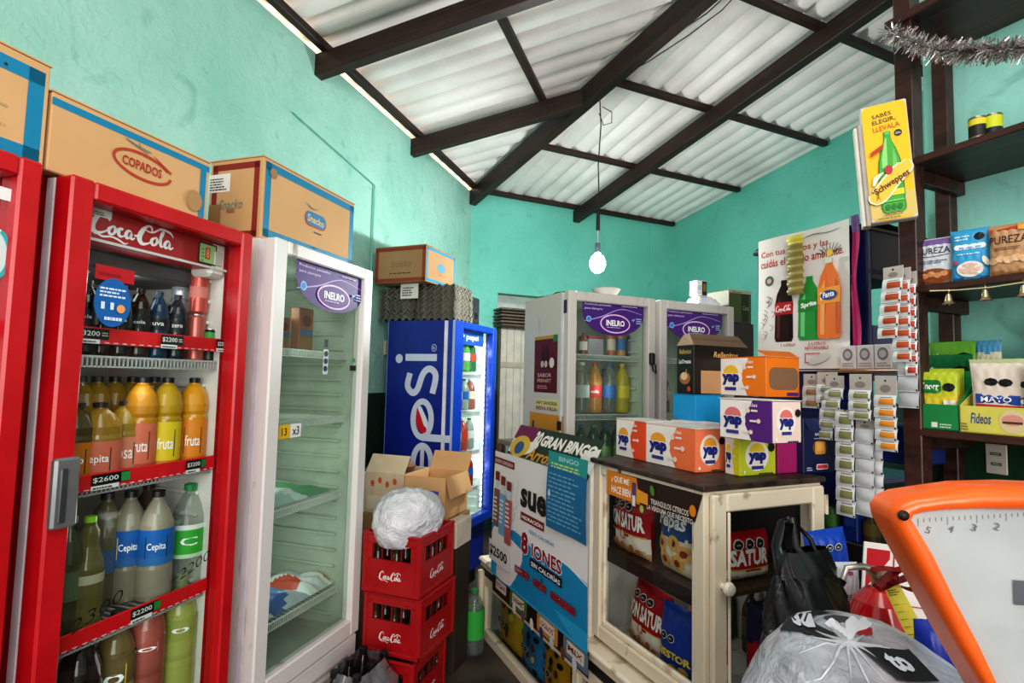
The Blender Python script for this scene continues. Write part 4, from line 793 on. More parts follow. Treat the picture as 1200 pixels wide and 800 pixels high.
# shrink-wrapped pack of soft drinks on the floor
PKF=Fr(L.az+90,*L.W(2.0,1.46))
r6=empty('wrapped_bottle_pack',PKF,0,0,0); tag(r6,'shrink-wrapped pack of dark soft drink bottles on the floor in front of the white fridge','bottle pack')
SW=glass_mat('#a9a9ad',4,.36,'shrink_wrap','#a2a2a8')
proto=None
for a in range(3):
    for b in range(2):
        mm=MB(); r=.052; h=.35
        mm.lathe([(r*.8,0),(r,.02),(r,.2),(r*.9,.24),(r*.5,.30),(.016,.33),(.016,.345)],M('#17110f',.12),14); mm.lathe([(.019,.335),(.019,.357),(.015,.36)],M('#101010',.4),10)
        o=mm.build('wrapped_bottle',r6); o.location=(.06+.108*b,.06+.108*a,0)
m=MB(); random.seed(3)
def sf(u,v):
    t=2*math.pi*u; cx_,cy_=.114,.168; sx,sy=.118,.172; c,s=math.cos(t),math.sin(t); k=(abs(c)**5+abs(s)**5)**(-.2); sh=1-.35*max(0,v-.68)/.32
    bump=.006*math.sin(t*6)*math.sin(v*9)+.004*math.sin(17*t+11*v)
    return (cx_+(sx+bump)*c*k*sh,cy_+(sy+bump)*s*k*sh,.004+v*.345+bump)
m.grid(sf,48,12,SW); m.build('shrink_film',r6)
# ================================================================ THE COUNTER
KP=at_range(825,565,1.95); K=Fr(65.44,KP[0],KP[1])
ZT,ZL,KW,KD=1.262,.49,.575,.66           # cabinet top, ledge, right-face width, left-face length
cab=empty('display_cabinet',K,0,0,0); tag(cab,'old cream painted display cabinet with glass panes and chipped paint, on the counter','display cabinet')
m=MB(); s=.052
DARKT=grain_mat('dark_worn_top','#1d1512','#4a3a30',(20,20,20),.5,.2)
for x,y in ((0,0),(KW-s,0),(0,KD-s),(KW-s,KD-s)): m.box(x,x+s,y,y+s,ZL+.02,ZT-.02,CREAM,.005)
m.box(s,KW-s,.0,.03,ZL+.02,ZL+.09,CREAM,.004); m.box(s,KW-s,.0,.03,ZT-.055,ZT-.02,CREAM,.004)
m.box(0,.03,s,KD-s,ZL+.02,ZL+.075,CREAM,.004); m.box(0,.03,s,KD-s,ZT-.065,ZT-.02,CREAM,.004)
m.box(.012,.03,s,s+.02,ZL+.075,ZT-.065,CREAM2,.004); m.box(.012,.03,KD-s-.02,KD-s,ZL+.075,ZT-.065,CREAM2,.004); m.box(.012,.032,s,KD-s,ZL+.075,ZL+.10,CREAM2,.006)
m.build('cabinet_frame',cab)
m=MB(); m.box(-.015,KW+.01,-.015,KD+.01,ZT-.02,ZT,DARKT,.004); m.build('cabinet_top',cab)
TILE=M('#b9b5ab',.35); GROUT='#8f8a80'
m=MB(); m.box(.03,KW-.005,.03,KD-.005,ZL+.005,ZL+.03,TILE); m.box(KW-.02,KW-.008,s,KD-s,ZL+.03,.88,M('#b5b0a6',.5)); m.box(KW-.02,KW-.008,s,KD-s,.88,ZT-.03,M('#2a2420',.5)); m.box(s,KW-s,KD-.02,KD-.008,.88,ZT-.03,M('#2c2622',.5)); m.box(s,KW-s,KD-.02,KD-.008,ZL+.03,.88,M('#b3aea4',.5))
p=Pr(m,(0,0,ZL+.03),(1,0,0),(0,1,0),(0,0,1)); [p.rect(.03,.15*k,KW-.02,.15*k+.003,GROUT) for k in (1,2,3,4)]; [p.rect(.15*k,.03,.15*k+.003,KD-.03,GROUT) for k in (1,2,3)]
m.build('tiled_lining',cab)
ZS=.885
m=MB(); m.box(.035,KW-.02,.035,KD-.02,ZS-.022,ZS,M('#4a3426',.35),.003); m.box(.03,.036,.04,KD-.03,ZS-.05,ZS-.0,M('#241a14',.4)); m.box(.031,.034,.045,KD-.035,ZS-.051,ZS-.046,M('#cfc8bc')); m.build('inner_shelf',cab)
m=MB(); m.poly([(.02,s,ZL+.08),(.02,KD-s,ZL+.08),(.02,KD-s,ZT-.06),(.02,s,ZT-.06)],glass_mat('#eef4f2',.9)); m.build('side_pane',cab)
dd=empty('cabinet_door',K); dd.parent=cab; dd.location=(0,0,0); dd.rotation_euler=(0,0,0)
m=MB(); z0,z1=ZL+.03,ZT-.03; a0,a1=.018,KW-.012; w_=.062
for x in ((a0,a0+w_),(a1-w_,a1)): m.box(*x,-.024,-.001,z0,z1,CREAM,.006)
m.box(a0+w_,a1-w_,-.024,-.001,z0,z0+.07,CREAM,.006); m.box(a0+w_,a1-w_,-.024,-.001,z1-.06,z1,CREAM,.006)
for x in (a0+w_,a1-w_-.01): m.box(x,x+.01,-.03,-.02,z0+.07,z1-.06,CREAM2,.003)
m.build('door_frame',dd)
m=MB(); m.poly([(a0+w_-.005,-.012,z0+.065),(a1-w_+.005,-.012,z0+.065),(a1-w_+.005,-.012,z1-.055),(a0+w_-.005,-.012,z1-.055)],glass_mat('#e9f0ee',1.2)); m.build('door_glass',dd)
m=MB(); m.T=Matrix.Translation((.055,-.024,.938))@Matrix.Rotation(R(90),4,'X'); m.lathe([(.010,0),(.009,.012),(.02,.02),(.023,.03),(.018,.04),(.006,.043)],M('#efe6d6',.35),16); m.build('door_knob',dd)
for z in (1.13,.62):
    m=MB(); m.box(KW-.016,KW-.008,-.03,-.02,z,z+.07,M('#cfc4b0',.4,.3),.002); m.tube([(KW-.01,-.03,z),(KW-.01,-.03,z+.07)],.005,M('#d8cdb8',.4)); m.build('door_hinge',dd)
# banner stuck across the left pane
m=MB(); p=Pr(m,(-.0015,0,0),(0,-1,0),(0,0,1),(-1,0,0))
def KS(px,py,x=0): a=K.side(px,py,x); return (-a[0],a[1])
A,Bq,Cq,Dq=KS(712,550),KS(824,580),KS(815,612),KS(712,578)
p.poly([A,Dq,(Cq[0]-.02,Cq[1]),Cq,Bq],'#33211c'); t=.45
p.poly([A,Dq,(Dq[0]+.22,Dq[1]-.0),(A[0]+.20,A[1]-.002)],'#e08a26'); p.poly([(A[0]+.20,A[1]-.04),(A[0]+.20,A[1]-.09),(A[0]+.27,A[1]-.09),(A[0]+.27,A[1]-.05)],'#e8a030')
p.text("¿ QUE ME",A[0]+.035,A[1]-.045,.12,.03,'#ffffff',.1,.02); p.text("HACE BIEN",A[0]+.035,A[1]-.085,.13,.03,'#ffffff',.1,.02); p.rect(A[0]+.175,A[1]-.1,A[0]+.20,A[1]-.02,'#5a4a7a'); p.rect(A[0]+.178,A[1]-.11,A[0]+.197,A[1]-.07,'#e9e4da')
p.text('TRIANGULOS CITRICOS',A[0]+.29,A[1]-.08,.20,.02,'#efe6dc'); p.text('LA VERDURA QUE NECESITO',A[0]+.27,A[1]-.105,.24,.02,'#efe6dc'); p.ell(A[0]+.30,A[1]-.03,.012,.02,'#5d8a3a',10,20); p.ell(Bq[0]-.04,Bq[1]-.06,.016,.02,'#e08a26',14); p.ell(A[0]+.24,A[1]-.11,.012,.015,'#a8c850',8)
m.build('paper_banner',cab)
# ---- long lower glass counter under it
LC=empty('glass_counter',K,0,0,0); tag(LC,'long low glass counter with a worn cream frame, under the display cabinet','counter')
LY=1.86; DX=.62
m=MB()
for DX_,a_,b_ in ((DX,-.06,.70),(.15,.70,LY)): m.box(-.06,DX_,a_,b_,ZL-.028,ZL,CREAM2,.01); m.box(-.045,DX_,a_+.01,b_-.002,ZL-.06,ZL-.03,CREAM,.006); m.box(-.02,DX_,a_+.03,b_-.004,ZL-.12,ZL-.06,M('#2a2320',.6))
m.build('counter_ledge',LC)
m=MB()
for y in (-.02,.72,LY-.05): m.box(-.03,.02,y,y+.05,0.0,ZL-.12,CREAM,.005)
m.box(-.03,.01,.0,LY-.03,ZL-.17,ZL-.12,CREAM,.004); m.box(-.03,.01,.0,LY-.03,0,.06,CREAM,.004)
m.box(-.03,DX,-.03,.0,0,ZL-.12,CREAM,.005); m.box(DX-.02,DX,0,.70,0,ZL-.12,M('#3a3029'),.004); m.box(0,DX,0,.70,.0,.02,M('#3a3029')); m.box(.13,.15,.70,LY,0,ZL-.12,M('#3a3029')); m.box(0,.15,.70,LY,0,.02,M('#3a3029')); m.build('counter_frame',LC)
m=MB(); m.poly([(-.006,.0,.05),(-.006,LY-.03,.05),(-.006,LY-.03,ZL-.16),(-.006,.0,ZL-.16)],glass_mat('#dfe6e2',1.2)); m.build('front_glass',LC)
m=MB(); m.box(-.055,-.02,LY-.02,LY+.02,0,.40,CREAM,.006); m.build('corner_post',LC)
# ---- upper dark display case at the left, hidden behind the posters
UC=empty('display_case',K,0,0,0); tag(UC,'dark wooden display case covered by hanging posters, left of the cream cabinet','display case')
m=MB(); y0,y1=KD+.015,1.74; zt=1.20
for y in (y0,y1-.04): m.box(.0,.04,y,y+.04,ZL,zt,M('#6a4a3a',.5),.004); m.box(.1,.13,y,y+.04,ZL,zt,M('#3a2820',.5),.004)
m.box(0,.14,y0,y1,zt,zt+.03,M('#8a7a6a',.5),.004); m.box(0,.14,y0,y1,ZL,ZL+.03,M('#3a2820',.5)); m.box(.125,.14,y0,y1,ZL,zt,M('#2a1f1a',.5)); m.box(.02,.125,y0,y1,.85,.865,M('#3a2820',.5)); m.build('case_frame',UC)
m=MB(); m.box(.012,.016,y0+.04,y1-.04,ZL+.03,zt,glass_mat('#e0e8e4',1)); m.build('case_glass',UC)
# white pleated strip between the case and the cabinet
m=MB(); m.box(-.012,.02,y0-.012,y0+.03,ZL+.0,zt+.05,M('#e9e4da',.5),.006); m.build('white_corner_strip',UC)
# ---- posters hanging on the case
def sheet(name,lab,ya,za,yb,zb,fn,cat='poster',x=-.02,curl=.01,back='#e9e7e6'):
    """hanging sheet on the left face: ya,yb distances along the counter (ya > yb), slightly wavy"""
    w,h=ya-yb,za-zb; disp=lambda u,v:curl*math.sin(u/w*5.1+1)*.5*(1-v/h)+curl*.4*math.sin(v/h*4)
    m=MB(); p=Pr(m,(x,ya,zb),(0,-1,0),(0,0,1),(-1,0,0),disp); p.k=0
    m.grid(lambda u,v:p.P(u*w,v*h),16,16,ink(back)); p.k=1.5; fn(p,w,h); o=m.build(name); place(o,K,0,0,0); tag(o,lab,cat); return o
def suerox(p,w,h):
    p.poly([(0,0),(w,0),(w,h*.40),(w*.8,h*.44),(w*.55,h*.40),(w*.32,h*.46),(w*.15,h*.40),(0,h*.44)],'#1c8ec0')
    p.poly([(0,0),(w,0),(w,h*.12),(w*.5,h*.10),(0,h*.14)],'#2aa6d8'); p.stroke([(0,h*.42),(w*.3,h*.455),(w*.55,h*.40),(w*.8,h*.44),(w,h*.39)],[.006]*5,'#e8f2f6')
    p.rect(w*.0,h*.90,w*.27,h*.955,'#7d2324'); p.text('NUEVO IONIZADA',w*.015,h*.912,w*.24,h*.028,'#e9dfe0')
    for k,c in enumerate(('#7d5a5c','#6fa6c8','#b35a5c')):
        x=w*(.02+.085*k)+.0; 
        p.rect(x,h*(.40-.04*k)+.0,x+w*.08,h*.70-h*.02*k,c,.01); p.rect(x+.014,h*.70-h*.02*k,x+w*.08-.014,h*.77-h*.02*k,'#c8d2da'); p.rect(x+.012,h*.77-h*.02*k,x+w*.08-.012,h*.84-h*.02*k,'#7a1f20'); p.lines(x+.008,h*.45,w*.055,h*.2,6,'#e9eef2')
    for k in range(7): p.stroke([(w*(.26+.012*k),h*(.5+.05*k)),(w*(.32),h*(.55+.045*k)),(w*(.30+.02*(k%3)),h*(.6+.04*k))],[.002,.003,.001],'#9ab4c2'); p.k=3
    p.k=5
    p.text('suerox',w*.36,h*.655,w*.58,h*.14,'#1d1d1f',0,.04); p.rect(w*.37,h*.56,w*.62,h*.62,'#7d2324'); p.text('HIDRACIÓN',w*.385,h*.575,w*.22,h*.032,'#ffffff',0,.02); p.text('CERO CALORÍAS',w*.47,h*.50,w*.25,h*.03,'#5a9ac0')
    p.text('8',w*.385,h*.325,w*.085,h*.17,'#ffffff',0,.09); p.text('8',w*.39,h*.33,w*.075,h*.16,'#8c2026',0,.05); p.text('IONES',w*.50,h*.345,w*.30,h*.105,'#ffffff',0,.07); p.text('IONES',w*.505,h*.35,w*.29,h*.095,'#8c2026',0,.03)
    p.rect(w*.49,h*.275,w*.80,h*.335,'#1d1d22'); p.text('SIN CALORÍAS',w*.505,h*.285,w*.28,h*.04,'#ffffff',0,.02); p.text('+',w*.60,h*.22,w*.03,h*.03,'#26304a')
    for k,(t_,x0,x1) in enumerate((('DEPORTE',.33,.49),('CALOR',.53,.66),('POST FIESTA',.70,.92))): p.rect(w*x0,h*(.165),w*x1,h*.215,'#8c2632'); p.k-=1; p.text(t_,w*x0+.01,h*.178,w*(x1-x0)-.02,h*.025,'#f0dede',0,.01)
    p.rect(-.01,h*.12,w*.27,h*.28,'#e6e4e0'); p.k+=1; p.text('$2500',w*.0,h*.155,w*.24,h*.09,'#2d2d30',0,.03)
Y=lambda px,py:K.side(px,py,-.02)
a=Y(583,532); b=Y(690,742); 
sheet('drink_poster','large white and blue poster advertising a hydration drink, hanging on the counter front',1.60,1.175,.575,.475,suerox,'poster',-.075)
def bingo(p,w,h):
    p.poly([(0,0),(w,0),(w,h),(0,h)],'#2f3a2c'); p.rect(0,h*.55,w*.28,h,'#7a2350'); p.ell(w*.14,h*.35,w*.13,h*.34,'#d8b23a'); p.ell(w*.14,h*.3,w*.06,h*.2,'#3a5a8a'); p.text('30',w*.27,h*.42,w*.10,h*.5,'#f3ece2',.25,.05); p.text('GRAN BINGO',w*.38,h*.50,w*.6,h*.34,'#f3ece2',.2,.05)
    p.text('Arroz',w*.28,h*.05,w*.34,h*.35,'#d89a3a',.3,.02); p.rect(0,0,w,h*.03,'#d8d2c8')
o=sheet('bingo_poster','dark folded bingo poster with white lettering lying over the top of the case',1.50,.19,.64,0,bingo,'poster',0,.004)
# lean it back over the top edge
o.rotation_euler=(0,0,0); o.matrix_world=Matrix.Translation((*K.W(-.045,0),1.165))@Matrix.Rotation(R(90-K.az),4,'Z')@Matrix.Rotation(R(28),4,'Y')
def teal(p,w,h):
    p.rect(0,0,w,h,'#1f6f9e'); p.poly([(0,h*.82),(w,h*.78),(w,h),(0,h)],'#2f9a96'); p.text('BINGO',w*.3,h*.9,w*.5,h*.06,'#bfe6dc'); p.lines(w*.1,h*.80,w*.8,h*.08,2,'#c9d88a'); p.lines(w*.06,h*.1,w*.85,h*.66,12,'#6fb0c8',.35); p.ell(w*.1,h*.45,.012,.015,'#bfe0e8',10)
sheet('blue_leaflet','narrow blue leaflet with a teal heading folded over the hydration poster',.905,1.265,.565,.915,teal,'leaflet',-.095,.012,'#1f6f9e')
def stick(p,w,h):
    for k,(x,c,t_) in enumerate(((.02,'#3a1a20','ESTAR'),(.24,'#4a7a3a','SABORES'),(.55,'#c98a3a','GOLOS'),(.8,'#6a7a8a','MIX'))):
        p.rect(w*x,h*(.1),w*(x+.2),h*.9,c,.01); p.k-=1; p.rect(w*(x+.03),h*.3,w*(x+.17),h*.8,'#d8cfc4',.005); p.text(t_,w*(x+.04),h*.45,w*.12,h*.22,'#7a2a2a'); p.k-=1
    for k in range(7): p.ell(w*(.3+.1*k),h*.12,.02,.03,('#e6dcd8','#8a3a7a','#e8e2dc','#2f3f7a','#c9d0c8','#7a4a2a','#d8d8e2')[k],12); 
sheet('sticker_strip','strip of small colourful product stickers under the hydration poster',1.60,.480,.575,.375,stick,'sticker strip',-.068,.004,'#231b18')
# ---- snack bags
def snack(name,lab,fr,x,y,z,daz,w,h,t,bands,pr=None,tilt=0,group=None,cat='snack bag',roll=0):
    """pillow bag standing up: front faces -y. bands: [(y0..1, hex)] from the bottom"""
    def thick(u,v): return t*.5*(max(0,1-abs(2*u-1)**3.2))**.6*(max(0,1-abs(2*v-1)**5))**.7
    m=MB()
    def mf(u,v):
        for lim,c in bands:
            if v<=lim+.02*math.sin(9*u): return ink(c,.3)
        return ink(bands[-1][1],.3)
    W=lambda u,v:(u-.5)*w*(1-.05*math.sin(math.pi*v))
    wr=lambda u,v:.0018*math.sin(31*u+7*v)*math.sin(17*v+3)
    m.grid(lambda u,v:(W(u,v),-thick(u,v)-wr(u,v),v*h),22,26,matfn=mf); m.grid(lambda u,v:(W(1-u,v),thick(u,v),v*h),14,16,ink(bands[-1][1],.3))
    if pr:
        p=Pr(m,(-w/2,0,0),(1,0,0),(0,0,1),(0,-1,0),lambda X,Y_:thick(min(1,max(0,X/w)),min(1,max(0,Y_/h)))+wr(X/w,Y_/h)+.0012); pr(p,w,h)
    o=m.build(name); place(o,fr,x,y,z,daz); tag(o,lab,cat,group); o.rotation_euler=(R(tilt),R(roll),o.rotation_euler[2]); return o
def seals(p,w,h,y=.72,n=3,c='#17171a'):
    for k in range(n):
        x=w*(.2+.2*k); p.ell(x+w*.04,h*y,w*.095,w*.075,'#e9e6e2',8,22); p.k+=.3; p.ell(x+w*.04,h*y,w*.082,w*.062,c,8,22); p.lines(x-w*.0,h*(y-.012),w*.08,h*.03,2,'#dcdcdc'); p.k-=1
    p.k+=1
def satur(p,w,h):
    seals(p,w,h,.80); p.text('DON SATUR',w*.04,h*.44,w*.92,h*.26,'#f2ece6',0,.04); p.rect(w*.02,h*.36,w*.98,h*.375,'#e0b04a'); p.ell(w*.5,h*.33,w*.07,h*.08,'#b8222a'); p.ell(w*.5,h*.33,w*.05,h*.06,'#dcc8b8')
    for k in range(7): p.ell(w*(.14+.12*k),h*(.12+.05*(k%2)),w*.055,h*.055,('#b06a32','#c98244','#a65a2a')[k%3],9)
SAT=[(.12,'#c9a98a'),(.34,'#e9ddcf'),(.92,'#a8151f'),(1.01,'#8a1018')]
KL=Fr(K.az+90,*K.o)     # facing the left pane: x runs towards the viewer's right, y into the cabinet
def KLp(yc,dep): return (-yc,dep)
snack('biscuit_bag','red biscuit bag with white lettering on the upper shelf, behind the orange banner',KL,-.50,.10,ZS+.001,4,.25,.25,.10,SAT,satur)
def pepas(p,w,h):
    p.text('Pepas',w*.12,h*.58,w*.76,h*.26,'#f3f0ea',.2,.03); p.poly([(w*.25,h*.86),(w*.55,h*.9),(w*.5,h),(w*.3,h)],'#c23a2a')
    for k,(a_,b_) in enumerate(((.25,.4),(.6,.45),(.35,.2),(.7,.2),(.85,.35))): p.ell(w*a_,h*b_,w*.15,h*.11,'#dba862',12); p.ell(w*a_,h*b_,w*.07,h*.05,'#8a3424',10)
snack('biscuit_bag','blue and white biscuit bag printed with jam cookies on the upper shelf of the cabinet',KL,-.235,.11,ZS+.001,3,.20,.27,.09,[(.5,'#e9dcc4'),(1.01,'#1f4f8c')],pepas)
snack('biscuit_bag','leaning red biscuit bag on the tiled floor of the cabinet, left of a blue bag',KL,-.445,.13,ZL+.031,2,.23,.25,.09,SAT,satur,-5,None,'snack bag',5)
def fiest(p,w,h):
    seals(p,w,h,.55,2); p.text('ÑESTOR',w*.1,h*.27,w*.8,h*.13,'#e8c83a',0,.04); [p.ell(w*(.25+.25*k),h*(.12+.03*k),w*.12,h*.06,'#d8a04a',8) for k in range(3)]
snack('biscuit_bag','bright blue biscuit bag with yellow lettering on the tiled floor of the cabinet',KL,-.225,.10,ZL+.031,-3,.20,.245,.08,[(.2,'#2a4a9a'),(1.01,'#1c3f9c')],fiest,-4)
snack('biscuit_bag','red bag corner behind the blue biscuit bag at the bottom of the cabinet',KL,-.20,.22,ZL+.031,0,.2,.22,.07,SAT,None)
KR2=Fr(K.az,*K.o)
snack('biscuit_bag','red biscuit bag with large white letters behind the cabinet door glass',KR2,.30,.12,ZS+.001,0,.25,.17,.10,[(.12,'#d8b088'),(.25,'#e9ddcf'),(1.01,'#b3141e')],lambda p,w,h:(p.text('SATUR',w*.1,h*.36,w*.72,h*.34,'#f2ece6',0,.04),p.rect(w*.02,h*.28,w*.8,h*.30,'#e0b04a'),seals(p,w,h,.80)))
for i,(x,y,c) in enumerate(((.50,.30,'#2a4a2a'),(.49,.08,'#3a9a2f'),(.50,.16,'#3a2a20'),(.50,.40,'#6a2a3a'))):
    bottle('syrup_bottle',('dark green bottle at the back of the cabinet','bright green bottle at the back of the cabinet','brown bottle at the back of the cabinet','wine coloured bottle at the back of the cabinet')[i],.24,.035,M(c,.2),BLK,(.3,.6),((0,1,('#4a5a3a','#3f9a3a','#5a4a3a','#8a6a5a')[i]),),K,x,y+.1,ZL+.031)
snack('snack_bag','slim red snack bag hanging beside the cabinet door, behind the white shopping bag',K,.36,.10,ZL+.031,10,.10,.28,.05,[(.5,'#b3141e'),(1.01,'#2a1f4a')],lambda p,w,h:p.text('Sar',w*.15,h*.3,w*.7,h*.14,'#f2ece6',.2,.03))
# chips in the low counter
def dots(cs):
    def f(p,w,h):
        random.seed(int(w*1000)); [p.ell(w*random.uniform(.15,.85),h*random.uniform(.1,.9),w*.09,w*.07,random.choice(cs),8,random.uniform(0,90)) for _ in range(14)]; seals(p,w,h,.45,2)
    return f
for i,(yc,c,w,h,lab) in enumerate(((1.60,'#c99a22',.30,.33,'yellow snack bag in the low counter, nearest to the left corner post'),(1.30,'#2a86c0',.24,.30,'sky blue snack bag behind the low counter glass'),(1.05,'#cf9a26',.24,.28,'amber snack bag in the low counter, right of the blue one'),(.80,'#b8761e',.2,.26,'orange snack bag beside the white frame of the low counter'),(.5,'#c9a92a',.22,.26,'yellow snack bag at the right of the low counter'),(.22,'#8a3a2a',.22,.24,'brown-red snack bag at the right end of the low counter'))):
    snack('snack_bag',lab,KL,-yc,.066,.021,0,w,h,.09,[(1.01,c)],dots(('#2f5a3a','#7a2a1a','#1c1c1c','#e0c060')),0)
# ================================================================ BOXES ON THE CABINET
def cbox(name,lab,cpx,cpy,z,px_r,px_l,py_t,az=65.44,cat='candy box',group=None,wr=None,wl=None):
    f=Fr(az); q=f.onz(cpx,cpy,z); f=Fr(az,*f.W(*q)); w=wr or f.on(px_r,cpy)[0]; d=wl or f.side(px_l,cpy)[0]; h=f.on(cpx,py_t)[1]-z
    r=empty(name,f,0,0,z); tag(r,lab,cat,group); return r,f,w,d,h
def yap(p,x,y,w,h,blob,txt='#26307c',sub='#3a3f8a'):
    if w<h*.85: y+=h*.06; h*=.9
    p.ell(x+w*.5,y+h*.5,w*.5,h*.5,'#f3ece6',18); p.ell(x+w*.5,y+h*.66,w*.33,h*.25,blob,14); p.text('yap',x+w*.1,y+h*.22,w*.8,h*.42,'#ffffff',0,.10); p.text('yap',x+w*.12,y+h*.24,w*.76,h*.38,txt,0,.07); p.rect(x+w*.25,y+h*.07,x+w*.75,y+h*.18,sub)
def candy(name,lab,cpx,cpy,z,px_r,px_l,py_t,c1,c2,blob,az=65.44,lid='#e9e2da',front=True,side=True,opening=False,wr=None,wl=None,behind=None):
    r,f,w,d,h=cbox(name,lab,cpx,cpy,z,px_r,px_l,py_t,az,wr=wr,wl=wl)
    if behind: f=behind[1].sub(0,behind[3]+.005); place(r,f,0,0,z); w=behind[2]; d=f.side(px_l,cpy)[0]; h=behind[4]*1.02
    m=MB(); m.box(0,w,0,d,0,h,M(c1,.45),.002)
    p=Pr(m,(0,0,0),(1,0,0),(0,0,1))
    p.rect(.002,.002,w-.002,h-.002,c2)
    if opening: 
        p.rect(.002,.002,w-.002,h*.22,c1); p.rect(w*.08,h*.18,w*.95,h*.75,'#8a6a4e',.03); p.rect(w*.6,h*.03,w*.95,h*.12,'#5a2a7a')
    elif front: yap(p,w*.14,h*.10,w*.66,h*.80,blob); p.ell(w*.86,h*.72,w*.1,w*.1,'#1a1a1a',8); p.lines(w*.5,h*.02,w*.45,h*.07,1,'#2a2a4a'); p.ell(w*.1,h*.1,.006,.006,'#f5f5f5',8)
    p=Pr(m,(0,d,0),(0,-1,0),(0,0,1),(-1,0,0)); p.rect(.002,.002,d-.002,h-.002,c1)
    if side:
        e_=max(d*.34,min(h*1.05,d*.5)); p.poly([(.002,.002),(e_*1.25,.002),(e_*.95,h*.5),(e_*1.3,h-.002),(.002,h-.002)],'#f3ece6'); yap(p,d*.02,h*.08,e_,h*.80,blob)
        for k in range(3): p.ell(d*(.58,.78,.64)[k],h*(.74,.5,.22)[k],d*.04,d*.035,'#f0d8cc',10); p.rect(d*(.64,.62,.5)[k],h*(.72,.47,.2)[k],d*(.76,.74,.6)[k],h*(.77,.52,.25)[k],'#f0e0d8')
        p.text('chicles',d*.52,h*.84,d*.25,h*.09,'#f5ece4',.1)
    m.build('box_body',r)
    m=MB(); m.box(-.002,w+.002,-.002,d+.002,h,h+.003,M(lid,.5)); m.build('lid',r)
    return r,f,w,d,h
z=ZT+.001
A2=candy('candy_box','long orange candy box with two round logo panels at the front edge of the cabinet',815,554,z,850,757,503,'#ee7a4a','#f0835a','#f0a83a')
candy('candy_box','orange candy box with an assorted-gum print, furthest left on the cabinet top',757,547,z,775,722,494,'#e8552e','#e2603a','#f0a83a',behind=A2)
YB=candy('candy_box','bright yellow and lime candy box at the cabinet edge',867,558,z,909,850,512,'#d9d42a','#c9d238','#f0d23a')
PB=candy('candy_box','magenta open candy box with brown sweets beside the navy biscuit carton',912,555,z,939,905,512,'#a8266e','#a8266e','#d86aa0',side=False,front=False)
z2=z+YB[4]+.004
P3=candy('candy_box','purple and white candy box in the middle of the stack',905,520,z2,939,844,470,'#5e2a80','#f0d8cc','#e07a78')
z3=z2+P3[4]+.004
P4=candy('candy_box','orange open candy box with a round cut-out, on top of the candy stack',898,465,z3,937,843,418,'#f0801e','#f0801e','#f5c23a',opening=True,lid='#e87a1e')
m=MB(); w=P4[2]; m.add([(0,0,P4[4]+.004),(w,0,P4[4]+.004),(w*1.05,.05,P4[4]+.03),(0,.05,P4[4]+.03)],[(0,1,2,3)],M('#e87a1e')); m.build('raised_flap',P4[0])
# navy biscuit carton
r,f,w,d,h=cbox('biscuit_carton','dark navy biscuit carton with a golden cracker picture at the corner of the cabinet',942,555,z,980,937,490,65.44,'biscuit box',wl=.05)
m=MB(); m.box(0,w,0,d,0,h,M('#16204a',.4),.002); p=Pr(m,(0,0,0),(1,0,0),(0,0,1)); p.ell(w*.5,h*.46,w*.24,h*.14,'#6a4a2a',14); p.rect(w*.34,h*.34,w*.66,h*.57,'#dd9a3a',.006); p.rect(w*.38,h*.40,w*.62,h*.54,'#eab25a',.004); p.text('BAGLEY',w*.34,h*.68,w*.34,h*.05,'#d8dcea'); p.lines(w*.3,h*.62,w*.4,h*.03,1,'#aab0c8'); p.rect(w*.36,h*.06,w*.72,h*.16,'#e9e6e6',.006); p.rect(w*.38,h*.075,w*.70,h*.145,'#d0404a',.005); p.lines(w*.06,h*.05,w*.22,h*.08,2,'#c0c6da')
m.build('box_body',r); m=MB(); m.add([(0,0,h),(w,0,h),(w*.96,-.006,h-.045),(w*.12,-.006,h-.045)],[(0,1,2,3)],M('#1c2858',.4)); m.add([(0,d,h),(w,d,h),(w,0,h+.002),(0,0,h+.002)],[(0,1,2,3)],M('#1c2858',.4)); m.build('lid',r)
# blue box and black box behind
BBX=candy('cardboard_display_box','plain sky blue display box behind the orange candy boxes',815,542,z,845,783,463,'#2196cf','#2196cf','#fff',front=False,side=False,lid='#1a84b8',wr=.15,wl=.14)
BBX[0]['category']='display box'
zz=z+BBX[4]+.005
f=BBX[1].sub(.0,.01); w=f.on(877,462)[0]; d=f.side(793,462)[0]; h=f.on(819,404)[1]-zz; r=empty('chocolate_carton',f,0,0,zz); tag(r,'tall black chocolate display carton with gold script, standing on the blue box','display box')
m=MB(); m.box(0,w,0,d,0,h,M('#17120f',.35),.002); p=Pr(m,(0,0,0),(1,0,0),(0,0,1)); p.text('Rellenitos',w*.35,h*.76,w*.45,h*.12,'#d8b060',.2,.01); p.rect(w*.12,0.003,w*.50,h*.48,'#b98f66'); p.rect(w*.5,h*.5,w*.9,h*.7,'#1f1813')
p=Pr(m,(0,d,0),(0,-1,0),(0,0,1),(-1,0,0)); p.text('Rellenitos',d*.15,h*.82,d*.7,h*.1,'#d8b060',.2,.01); p.text('LaOreana',d*.14,h*.62,d*.7,h*.09,'#ece6de',.1,.02); p.ell(d*.5,h*.32,d*.32,h*.13,'#9a6a42',14); p.ell(d*.46,h*.36,d*.2,h*.08,'#e0c09a',12); p.stroke([(d*.5,h*.38),(d*.62,h*.5)],.004,'#c9a070'); p.ell(d*.75,h*.1,.01,.012,'#d04a3a',8)
m.build('box_body',r); m=MB(); m.add([(0,0,h),(w,0,h),(w,.06,h+.055),(.03,.06,h+.055)],[(0,1,2,3)],M('#6a5442',.6)); m.add([(0,0,h),(0,d,h),(.02,d*.8,h+.05),(.03,.06,h+.055)],[(0,1,2,3)],M('#b39a80',.6)); m.add([(.02,.03,h+.03),(w,.03,h+.03),(w,.10,h+.028),(.03,.10,h+.028)],[(0,1,2,3)],M('#e2dcd4',.6)); m.build('open_flaps',r)
